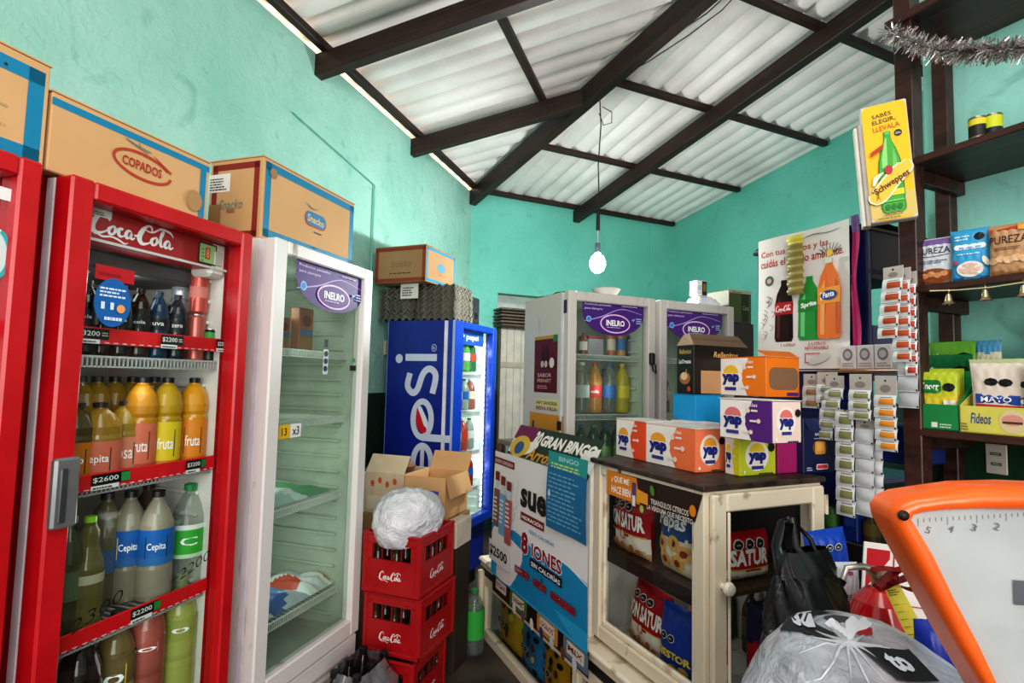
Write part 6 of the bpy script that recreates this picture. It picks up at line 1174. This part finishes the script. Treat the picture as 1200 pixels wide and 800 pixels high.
ST('narrow silver sachet strip at the right edge of the hanging cluster',1024,1037,520,604,5,None,2.02,base='#cfcfd2',headh=.01)
ST('sachet strip tilted to the left behind the long olive strip',968,990,440,516,5,'#8a8a5e',2.01,lean=-.28,headh=.05)
ST('short sachet strip with a brown ring print beside the biscuit carton',942,962,438,478,2,'#8a6a4a',2.03,headh=.05,base='#cfc9c4')
ST('short sachet strip with pale green patches, second from the left under the poster',958,982,436,472,2,'#7a8a6a',2.02,headh=.05)
# rod the strips hang from
m=MB(); a=RWo(935,436,2.04)[0]; b=RWo(1058,436,2.04)[0]; zz=RWo(1000,434,2.04)[1]; m.tube([(a,2.04,zz),(b,2.04,zz)],.004,M('#8a8078',.4,.6)); o=m.build('hanging_rod'); place(o,U); tag(o,'thin metal rod from which the sachet strips hang','rod')
# blue plastic basket and dark shelving behind the strips
m=MB(); a=RWo(1030,500,2.12)[0]; b=RWo(1074,500,2.12)[0]; z1_,z0_=RWo(1050,497,2.12)[1],RWo(1050,543,2.12)[1]; m.box(a,b,2.12,2.3,z0_,z1_,M('#16307a',.4),.006); p=Pr(m,(a,2.12,z0_),(1,0,0),(0,0,1)); [p.rect(.005,.012*k+.004,b-a-.005,.012*k+.006,'#0f2260') for k in range(int((z1_-z0_)/.012))]; o=m.build('blue_basket'); place(o,U); tag(o,'dark blue ribbed plastic basket behind the sachet strips beside the wooden post','basket')
lowz=RWo(1000,632,2.2)[1]
m=MB(); m.box(-1.75,-1.355,2.15,2.29,0,lowz,M('#17130f',.6),.004); o=m.build('low_cupboard'); place(o,U); tag(o,'dark low cupboard in the shadow behind the hanging sachets','cupboard')
m=MB(); m.box(-.06,0,-.0,.12,0,.16,M('#12307c',.4),.004); m.box(-.05,-.01,-.002,0,.06,.12,M('#2a4aa0',.4)); o=m.build('blue_carton'); place(o,U,-1.42,2.16,lowz+.001); tag(o,'dark blue carton standing low behind the long sachet strips','carton')
for i,(x,c) in enumerate(((-1.70,'#3a2a20'),(-1.62,'#20242a'),(-1.55,'#2f5a2f'),(-1.39,'#4a3a1a'))):
    bottle('dark_jar',('brown jar','black jar','green jar','olive jar')[i]+' on the dark low cupboard in the shadow',.12,.03,M(c,.3),BLK,(.3,.7),((0,1,('#5a4a3a','#3a3a3a','#4a7a3a','#6a5a2a')[i]),),U,x,2.2,lowz+.001,None,'squat')
# green carton and box between the rear fridge and the poster
GF=Fr(65.44,*J.W(1.28,-.05))
m=MB(); m.box(0,.22,0,.3,0,2.0,M('#3a2f26',.6),.004); o=m.build('narrow_cupboard'); place(o,J,1.24,.05,0); tag(o,'narrow dark cupboard to the right of the right rear fridge','cupboard')
def gcp(m,w,d,h): p=pfront(m); p.rect(w*.15,h*.05,w*.5,h*.9,'#4a5a2a'); p.rect(w*.55,h*.05,w*.85,h*.9,'#1f3a1f'); p.text('Coca',w*.6,h*.4,w*.25,h*.15,'#a8b08a',.2,.0); p.rect(0,h*.9,w,h,'#b8ad94'); p.lines(w*.1,h*.92,w*.5,h*.05,1,'#4a4a3a')
pack('green_printed_carton','green and brown printed carton standing beside the drinks poster',J,1.25,.06,2.001,.20,.2,.22,M('#4f4a30',.6),cat='carton',pr=gcp)
# ================================================================ FOREGROUND RIGHT
# counter the shopping bags stand on
FG=Fr(90,*at_range(1010,790,1.22)[:2]); ZC_=.86
fc_=empty('side_counter',FG,-.20,-.12,0); tag(fc_,'low dark wooden counter carrying the shopping bags at the lower right','counter')
m=MB(); m.box(0,.42,0,.30,ZC_-.04,ZC_,SHELFW,.006); m.build('counter_top',fc_)
m=MB(); m.box(.02,.40,.02,.04,0,ZC_-.04,M('#2a1d16',.6)); m.box(.02,.40,.26,.28,0,ZC_-.04,M('#2a1d16',.6)); m.box(.02,.04,.04,.26,0,ZC_-.04,M('#2a1d16',.6)); m.build('counter_panels',fc_)
# white shopping bag
def P3(px,py,r): return Vector(at_range(px,py,r))
WB=glass_mat('#e9eef2',2.2,.42,'milky_plastic_film','#dfe4ec')
nt=WB.node_tree; n_=nt.nodes.new('ShaderNodeTexNoise'); n_.inputs['Scale'].default_value=6; n_.inputs['Detail'].default_value=3; n_.inputs['Distortion'].default_value=2.5; bp2=nt.nodes.new('ShaderNodeBump'); bp2.inputs['Strength'].default_value=.5; bp2.inputs['Distance'].default_value=.03; nt.links.new(n_.outputs['Fac'],bp2.inputs['Height'])
for nd in nt.nodes:
    if nd.type in ('BSDF_GLOSSY','BSDF_DIFFUSE','LAYER_WEIGHT'): nt.links.new(bp2.outputs[0],nd.inputs['Normal'])
    if nd.type=='BSDF_GLOSSY': nd.inputs['Roughness'].default_value=.18
def bagshape(name,lab,rows,mat,seed,amp,kids=(),nu=64,cat='shopping bag',matfn=None):
    """rows: [(centre, half-width vec to the right, half-depth vec)] bottom to top"""
    random.seed(seed); ph=[(random.uniform(2,6),random.uniform(2,7),random.uniform(0,6),random.uniform(-6,6)) for _ in range(8)]
    n=len(rows)-1
    def f(u,v):
        k=min(int(v*n),n-1); t=v*n-k; t=t*t*(3-2*t); a,b=rows[k],rows[k+1]; c=a[0].lerp(b[0],t); X_=a[1].lerp(b[1],t); Y_=a[2].lerp(b[2],t); th=2*math.pi*u; co,si=math.cos(th),math.sin(th)
        s=1+sum(amp*(.5-abs(math.sin(p*th*.5*2+q*v*3+r)))*(.4+.6*math.sin(w_*v+r)**2)/4 for p,q,r,w_ in [(round(a_),b_,c_,d_) for a_,b_,c_,d_ in ph])
        return tuple(c+X_*co*s+Y_*si*s)
    m=MB(); m.grid(f,nu,36,mat,matfn); o=m.build(name); tag(o,lab,cat); return o,f
cb_=P3(1010,790,1.22); rx=Vector((math.sin(R(90)),math.cos(R(90)),0)); ry=Vector((0,1,0)); up=Vector((0,0,1))
base=Vector((cb_.x,cb_.y,ZC_+.002))
rows=[(base+up*.0,rx*.10,ry*.09),(base+up*.02,rx*.20,ry*.15),(base+up*.09,rx*.225,ry*.17),(base+up*.17,rx*.21,ry*.165),(base+up*.24+ry*.01,rx*.165,ry*.13),(base+up*.285+ry*.03-rx*.01,rx*.10,ry*.08),(base+up*.300+ry*.03-rx*.02,rx*.03,ry*.02)]
wb,wf=bagshape('shopping_bag','knotted translucent white shopping bag with black print in the lower right foreground',rows,WB,9,.10)
def sol(px,py):
    """surface parameters of the bag nearest the line of sight through a point of the photo"""
    d=Vector(ray(px,py)).normalized(); o_=Vector((0,0,CZ)); best=None
    for i in range(80):
        for j in range(60):
            u,v=i/80,j/60; P=Vector(wf(u,v)); q=P-o_; t=q.dot(d); e=(q-d*t).length
            if t<1.35 and (best is None or e+.15*t<best[0]): best=(e+.15*t,u,v)
    return best[1],best[2]
def bagpt(u,v,off):
    e=.004; u=u%1; v=min(.985,max(.01,v)); p=Vector(wf(u,v)); a=Vector(wf(u+e,v))-p; b=Vector(wf(u,v+e))-p; n_=a.cross(b); n_.normalize(); return p+n_*off
def patch(pxs,mat,off=.003,name='printed_patch',hole=None):
    uv=[sol(*q) for q in pxs]; m=MB()
    def g(u,v):
        a=[uv[0][k]*(1-u)*(1-v)+uv[1][k]*u*(1-v)+uv[2][k]*u*v+uv[3][k]*(1-u)*v for k in (0,1)]
        return tuple(bagpt(a[0],a[1],off))
    m.grid(g,16,14,mat); m.build(name,wb); return uv
PRB=ink('#2a292d',.35)
Q1=((912,737),(1000,748),(985,712),(938,706)); Q2=((1052,800),(1102,800),(1066,762),(1004,758))
for t_,Q in (('Su',Q1),('to',Q2)):
    uv=patch(Q,PRB)
    vs,fs,asp=text_mesh(t_,.1,.05)
    def g2(a,b): 
        w_=[uv[0][k]*(1-a)*(1-b)+uv[1][k]*a*(1-b)+uv[2][k]*a*b+uv[3][k]*(1-a)*b for k in (0,1)]; return tuple(bagpt(w_[0],w_[1],.0055))
    mm=MB(); mm.add([g2((.45 if t_=='Su' else .25)+.45*a,.22+.5*b) for a,b in vs],fs,ink('#c9ced6')); mm.build('printed_letters',wb)
patch(((1002,742),(1024,746),(1020,734),(1000,728)),ink('#9a1f28',.4),.003,'red_print')
ku,kv=sol(992,754); mm=MB(); kn=bagpt(ku,kv,.006)
random.seed(4)
for k in range(17):
    t=k*2*math.pi/17+random.uniform(-.1,.1); ln=random.uniform(.6,1.15)
    mm.tube([tuple(bagpt(ku+.15*ln*q*math.cos(t),kv+.26*ln*q*math.sin(t),.004*(1-q)+.0005)) for q in (0,.12,.3,.5,.75,1)],[.006,.004,.0028,.002,.0014,.0005],glass_mat('#eef2f6',2,.5,'milky_plastic_fold','#eef1f5'),6)
nrm=(bagpt(ku,kv,.03)-kn).normalized()
for s_,h_k in ((1,.018),(-1,.015),(.3,.02)):
    mm.grid(lambda u,v:tuple(kn+nrm*(.004+h_k*v)+Vector((s_*.028*v+(u-.5)*.022*(.4+v),0,.018*v+.005*math.sin(7*u+5*v)))),7,6,ink('#e6eaf0',.25))
mm.build('knot',wb)
# black bag with handles behind it
KK=Vector(P3(945,690,1.55)); base2=Vector((KK.x,KK.y,ZC_+.002)); az_=R(65); rx2=Vector((math.sin(az_),math.cos(az_),0)); ry2=Vector((-math.cos(az_),math.sin(az_),0))
BK=M('#17161a',.28)
topz=P3(935,690,1.55).z-ZC_
h_=P3(935,655,1.55).z-ZC_
rows=[(base2,rx2*.09,ry2*.06),(base2+up*.03,rx2*.135,ry2*.09),(base2+up*h_*.5,rx2*.125,ry2*.08),(base2+up*h_*.9,rx2*.10,ry2*.045),(base2+up*h_*1.08,rx2*.075,ry2*.02)]
bb,bf=bagshape('shopping_bag','black plastic shopping bag with looped handles in front of the cabinet door',rows,BK,5,.35)
hz=P3(927,608,1.55).z
m=MB(); c0_=base2+up*h_*.9
L1=[c0_+rx2*-.075,Vector(P3(913,640,1.55)),Vector(P3(920,612,1.55)),Vector(P3(928,607,1.55)),Vector(P3(932,640,1.53)),c0_+rx2*.0-ry2*.02]
for w_,off in ((.016,0),(.012,.012)):
    m.tube([tuple(v+ry2*off) for v in L1],[w_,w_*.8,w_*.6,w_*.5,w_*.7,w_],BK,8)
m.tube([tuple(Vector(P3(925,612,1.54))),tuple(Vector(P3(926,650,1.54))),tuple(c0_-rx2*.02)],[.010,.016,.02],BK,8)
m.build('bag_handle',bb)
m=MB(); m.tube([tuple(Vector(P3(933,614,1.58))),tuple(Vector(P3(950,632,1.58))),tuple(Vector(P3(962,665,1.57))),tuple(Vector(P3(972,690,1.56))),tuple(base2+up*h_*.8+rx2*.09)],[.004,.006,.007,.01,.02],BK,8); m.build('bag_handle',bb)
# extinguisher sign, extinguisher, tag, bow
ES=Fr(100,*at_range(1000,640,1.95)[:2])
e0=ES.on(1000,633); e1=ES.on(1078,655); e2=ES.on(1077,735); ew=e1[0]-e0[0]; eh=.42; ez=e0[1]-eh
m=MB(); m.box(0,ew,0,.006,0,eh,M('#e3ddd8',.4),.002); p=Pr(m,(0,0,0),(1,0,0),(0,0,1)); p.poly([(ew*.05,eh*.68),(ew*.4,eh*.9),(ew*.4,eh*.96),(ew*.05,eh*.96)],'#b8141f'); p.poly([(ew*.95,eh*.3),(ew*.95,eh*.52),(ew*.6,eh*.5)],'#b8141f'); p.poly([(ew*.55,eh*.88),(ew*.7,eh*.88),(ew*.625,eh*.97)],'#c0342a'); p.poly([(ew*.585,eh*.895),(ew*.665,eh*.895),(ew*.625,eh*.945)],'#e3ddd8'); p.frame(ew*.45,eh*.6,ew*.93,eh*.97,.003,'#b8141f')
o=m.build('safety_sign'); place(o,ES,e0[0],0,ez); o.rotation_euler[1]=R(4); tag(o,'white safety board with red triangles behind the fire extinguisher','sign')
sup=empty('wooden_stand',ES,e0[0]-.03,-.26,0); tag(sup,'dark wooden stand under the fire extinguisher, mostly hidden','stand')
exz=P3(1045,735,1.75).z-.14
m=MB(); m.box(0,.42,0,.24,exz-.03,exz,SHELFW,.004); m.box(0,.03,0,.24,0,exz-.03,SHELFW); m.box(.39,.42,0,.24,0,exz-.03,SHELFW); m.box(.03,.39,.1,.12,exz-.2,exz-.03,SHELFW); m.build('stand_frame',sup)
EX=Vector(P3(1031,720,1.75)); fx=empty('fire_extinguisher',Fr(90,EX.x,EX.y),0,0,exz+.001); tag(fx,'shiny red fire extinguisher with a yellow inspection tag','fire extinguisher')
m=MB(); hh=P3(1040,690,1.75).z-exz; rr=.078; m.lathe([(rr*.9,0),(rr,.01),(rr,hh*.55),(rr*.97,hh*.68),(rr*.75,hh*.86),(rr*.4,hh*.98),(rr*.25,hh*1.0)],M('#c4141c',.18,0,0,1,.6),28); m.build('cylinder_body',fx)
m=MB(); m.lathe([(.018,hh),(.018,hh+.025),(.028,hh+.03),(.028,hh+.045)],M('#b9a97a',.3,.8),14); m.build('valve',fx)
m=MB(); m.tube([(0,0,hh+.04),(-.05,-.01,hh+.055),(-.09,-.01,hh+.05),(-.10,-.01,hh+.02)],[.008,.009,.008,.007],M('#b9b4ac',.3,.8),8); m.tube([(-.10,-.01,hh+.02),(-.125,-.01,hh-.02),(-.12,0,hh-.1)],.01,M('#151515',.5),8); m.build('hose',fx)
m=MB(); tg=Fr(90,0,0)
A=P3(1034,686,1.64);B_=P3(1053,683,1.64);C_=P3(1086,744,1.62);D_=P3(1066,753,1.62); 
Ax=Vector((A.x-EX.x,A.y-EX.y,A.z-exz)); Bx=Vector((B_.x-EX.x,B_.y-EX.y,B_.z-exz)); Cx=Vector((C_.x-EX.x,C_.y-EX.y,C_.z-exz)); Dx=Vector((D_.x-EX.x,D_.y-EX.y,D_.z-exz))
m.add([tuple(q) for q in (Ax,Dx,Cx,Bx)],[(0,1,2,3)],M('#d8c84a',.5)); dn=(Dx-Ax); rt=(Bx-Ax); nn=dn.cross(rt).normalized(); p=Pr(m,Dx,rt,-dn,nn,eps=.001); W_,H_=rt.length,dn.length
p.lines(W_*.15,H_*.8,W_*.7,H_*.12,3,'#6a5a1a'); [p.rect(W_*.12,H_*(.12+.13*k),W_*.5,H_*(.13+.13*k),'#7a6a2a') for k in range(5)]; [p.rect(W_*.55,H_*(.12+.13*k),W_*.88,H_*(.125+.13*k),'#a8984a') for k in range(5)]; p.lines(W_*.2,H_*.02,W_*.6,H_*.07,2,'#6a5a1a'); m.build('yellow_tag',fx)
# red bow on the extinguisher
m=MB(); 
for s_,t0 in ((1,15),(-1,-10),(1,-30),(-1,30)):
    a_=R(t0); L_=.055; pts=[]
    for k in range(13):
        q=k/12*math.pi; r_=math.sin(q)*L_; pts.append((s_*r_*math.cos(a_)*1.0,-.01-.01*math.cos(q),r_*math.sin(a_)*s_+.018*math.cos(q)))
    for k in range(12):
        x0_,y0_,z0_=pts[k]; x1_,y1_,z1_=pts[k+1]; m.add([(x0_,y0_-.012,z0_),(x1_,y1_-.012,z1_),(x1_,y1_+.012,z1_+.004),(x0_,y0_+.012,z0_+.004)],[(0,1,2,3)],M('#8e1018',.25,.2),True)
m.lathe([(.004,-.012),(.012,-.006),(.012,.006),(.004,.012)],M('#7a0d14',.3),10)
BW=P3(1046,674,1.64); o=m.build('ribbon_bow'); o.location=BW; tag(o,'dark red shiny ribbon bow tied on top of the fire extinguisher','ribbon bow')
# blue bag and white pouch left of the sign
BF=Fr(80,0,0)
q=at_range(978,690,1.90); snack('snack_bag','blue snack bag with two round warning seals leaning beside the cabinet',Fr(85,q[0],q[1]),0,0,P3(978,690,1.9).z-.02,0,.13,.19,.06,[(1.01,'#1c49b0')],lambda p,w,h:(seals(p,w,h,.76,3),p.rect(w*.1,h*.3,w*.6,h*.36,'#d8e0f0')),-4,None,'snack bag',-8)
q2=at_range(994,712,1.80); snack('white_pouch','white plastic pouch with a pink dot and a printed code, beside the blue snack bag',Fr(85,q2[0],q2[1]),0,0,P3(994,712,1.8).z-.02,0,.07,.14,.04,[(1.01,'#d6dae2')],lambda p,w,h:(p.ell(w*.5,h*.82,w*.1,h*.04,'#c8407a',10),p.lines(w*.25,h*.3,w*.5,h*.15,4,'#4a4a52')),-4,None,'pouch')
ps=empty('pouch_stand',Fr(85,q[0],q[1]),0,0,0); tag(ps,'dark stool hidden behind the black bag, holding the blue snack bag','stool')
zz_=P3(978,690,1.9).z-.022
m=MB(); m.box(-.1,.085,-.12,.06,zz_-.02,zz_,SHELFW,.004); m.build('stool_seat',ps)
for a_,b_ in ((-.09,-.11),(.07,-.11),(-.09,.03),(.07,.03)): m=MB(); m.box(a_,a_+.025,b_,b_+.025,0,zz_-.02,SHELFW); m.build('leg',ps)
# blue package low at the right, beside the scale
q=at_range(1108,770,1.45); snack('snack_bag','dark blue package between the fire extinguisher and the orange scale',Fr(95,q[0],q[1]),0,0,ZC_+.002,0,.12,P3(1108,728,1.45).z-ZC_,.06,[(.3,'#c8b04a'),(1.01,'#1a3090')],None,0,None,'snack bag')
# ---- orange shop scale, very near at the right edge
SC=Fr(97,*at_range(1150,700,.92)[:2]); OR=M('#f0641a',.32,coat=.3)
def sp(px,py): return SC.on(px,py)
scl=empty('shop_scale',SC,0,0,0); tag(scl,'orange framed shop scale with a curved pale dial, at the right edge of the photo','scale')
outer=[sp(*q) for q in ((1148,800),(1120,752),(1092,700),(1064,648),(1045,612),(1043,600),(1050,589),(1066,582),(1100,577),(1140,571.5),(1200,570))]
inner=[sp(*q) for q in ((1168,800),(1146,752),(1118,700),(1094,650),(1072,614),(1068,609),(1070,604),(1080,601),(1105,598),(1150,597),(1200,598))]
# extend past the frame: mirror image of the left half, and down to the foot
cxm=sp(1262,600)[0]
def ext(pts):
    low=(pts[0][0]+(pts[0][0]-pts[1][0])*2.2,pts[0][1]+(pts[0][1]-pts[1][1])*2.2)
    L_=[low]+pts; return L_+[(2*cxm-x,z) for x,z in L_[::-1]]
O,I_=ext(outer),ext(inner)
m=MB(); n_=len(O)
def ringv(y,k): return [(O[i][0]*(1-k)+I_[i][0]*k,y,O[i][1]*(1-k)+I_[i][1]*k) for i in range(n_)]
prof=[(.05,0),(.008,0.0),(-.006,.12),(-.012,.4),(-.010,.75),(-.002,.95),(.012,1.0)]
vs=[];
for y,k in prof: vs+=ringv(y,k)
fs=[(j*n_+i,j*n_+(i+1)%n_,(j+1)*n_+(i+1)%n_,(j+1)*n_+i) for j in range(len(prof)-1) for i in range(n_)]
m.add(vs,fs,OR,True); m.build('orange_frame',scl)
m=MB(); cI=(sum(x for x,z in I_)/n_,sum(z for x,z in I_)/n_)
m.add([(cI[0],.012,cI[1])]+[(x,.012,z) for x,z in I_],[(0,i+1,(i+1)%n_+1) for i in range(n_)],M('#bfc0c0',.45))
p=Pr(m,(0,.012,0),(1,0,0),(0,0,1)); 
for k in range(26):
    px=1082+k*7; py=607-.4*k+ (0 if k<8 else 0); a_=sp(px,py+3); l_=.010 if k%5==0 else .005; p.rect(a_[0],a_[1]-l_,a_[0]+.0009,a_[1],'#8a8a8a'); p.k=1
for k,t_ in enumerate(('5','4','3','2')): a_=sp(1090+27*k,621-1.5*k); p.text(t_,a_[0],a_[1]-.006,.006,.009,'#6a6a70',0,.01,-20)
a_=sp(1196,712); p.rect(a_[0],a_[1],a_[0]+.02,a_[1]+.03,'#4a4a55')
m.build('scale_dial',scl)
m=MB(); m.add([(cI[0],.004,cI[1])]+[(x,.004,z) for x,z in I_],[(0,i+1,(i+1)%n_+1) for i in range(n_)],glass_mat('#f2f6f6',2.0,.03)); m.build('dial_glass',scl)
m=MB(); a_=sp(1052,601); m.T=Matrix.Translation((a_[0],-.011,a_[1]))@Matrix.Rotation(R(90),4,'X'); m.lathe([(.0065,0),(.0065,.003),(.003,.005),(.0005,.0052)],M('#2a1a14',.35,.5),12); m.build('screw',scl)
zb0=min(z for x,z in O); m=MB(); m.box(O[0][0]-.02,2*cxm-O[0][0]+.02,-.02,.12,zb0-.06,zb0+.01,OR,.01); m.box(cxm-.1,cxm+.1,.0,.1,ZC_*.5,zb0-.05,OR,.01); m.box(cxm-.1,cxm+.1,-.04,.12,0,ZC_*.5+.01,SHELFW,.006); m.build('scale_base',scl)
# ================================================================ LIGHT AND CAMERA
w=bpy.data.worlds.new('daylight'); sc.world=w; w.use_nodes=True; nt=w.node_tree; bg=nt.nodes['Background']; bg.inputs[0].default_value=(1,.975,.945,1); bg.inputs[1].default_value=.9
def area(name,loc,target,sx,sy,e,col):
    l=bpy.data.lights.new(name,'AREA'); l.shape='RECTANGLE'; l.size=sx; l.size_y=sy; l.energy=e; l.color=col; o=bpy.data.objects.new(name,l); COL.objects.link(o); o.location=loc
    d=Vector(target)-Vector(loc); o.rotation_euler=d.to_track_quat('-Z','Y').to_euler(); return o
area('doorway_daylight',(.6,-3.2,2.2),(-.2,3,1.9),3.0,2.4,170,(1,.97,.93))
area('overhead_area',(0.2,.3,3.3),(0.2,1.6,1.2),1.6,1.0,26,(1,.97,.93))  # broad unseen area light above the camera, no fitting modelled
l=bpy.data.lights.new('bulb_light','POINT'); l.energy=120; l.shadow_soft_size=.045; l.color=(.93,1,.97); o=bpy.data.objects.new('bulb_light',l); COL.objects.link(o); o.location=(bp_[0],bp_[1],bz-.13)
a_=L.W(3.5,2.275)
l=bpy.data.lights.new('eave_daylight','AREA'); l.shape='RECTANGLE'; l.size=4.4; l.size_y=.03; l.energy=7; l.color=(1,.70,.48); l.spread=R(150); o=bpy.data.objects.new('eave_daylight',l); COL.objects.link(o); o.location=(*a_,3.604)
zx=Vector((L.X[0],L.X[1],0)); dn=Vector((-L.Y[0]*.55,-L.Y[1]*.55,.83)).normalized(); zz_a=-dn; yy_=zz_a.cross(zx); Mx_=Matrix((zx,yy_,zz_a)).transposed().to_4x4(); Mx_.translation=o.location; o.matrix_world=Mx_
def fill_point(fr,x,y,z,e,col=(1,1,1),s=.06):  # unseen points added to brighten interiors; in the blue fridge they back its LEDs
    l=bpy.data.lights.new('interior_fill','POINT'); l.energy=e; l.color=col; l.shadow_soft_size=s; o=bpy.data.objects.new('interior_fill',l); COL.objects.link(o); q=fr.W(x,y); o.location=(*q,z)
for z in (.75,1.15,1.55): fill_point(CF,.31,.11,z,.32)
for z in (1.9,1.2,.75): fill_point(I1,.35,.3,z,.9,(.95,1,.96))
for z in (1.9,1.55,1.2): fill_point(J,.3,.12,z,.45); fill_point(J,.93,.12,z,.25)
for z in (1.8,1.5,1.2,.9): fill_point(PF,.52,.11,z,1.6,(.95,1,.97),.04)
fill_point(K,.2,.35,1.17,.7); fill_point(K,.2,.3,.82,1.0); fill_point(K,.07,1.3,.30,.8)
i_=CF.W(.31,.2); l=bpy.data.lights.new('fridge_fill','POINT'); l.energy=1.3; l.shadow_soft_size=.08; o=bpy.data.objects.new('fridge_fill',l); COL.objects.link(o); o.location=(*i_,1.9)  # unseen point added near the top of the red fridge to brighten it
cam=bpy.data.cameras.new('camera'); cam.sensor_width=36; cam.lens=F_/1200*36; cam.clip_start=.02; co=bpy.data.objects.new('camera',cam); COL.objects.link(co); sc.camera=co
c,s=math.cos(RO_),math.sin(RO_); cp,sp_=math.cos(PI_),math.sin(PI_)
X_=Vector((c,sp_*s,-cp*s)); Y_=Vector((s,-sp_*c,cp*c)); Z_=-Vector((0,cp,sp_)); Mx=Matrix((X_,Y_,Z_)).transposed().to_4x4(); Mx.translation=(0,0,CZ); co.matrix_world=Mx
sc.view_settings.view_transform='Standard'; sc.view_settings.look='Medium High Contrast'; sc.view_settings.exposure=-.3
sc.cycles.max_bounces=8; sc.cycles.transparent_max_bounces=16; sc.cycles.use_denoising=True
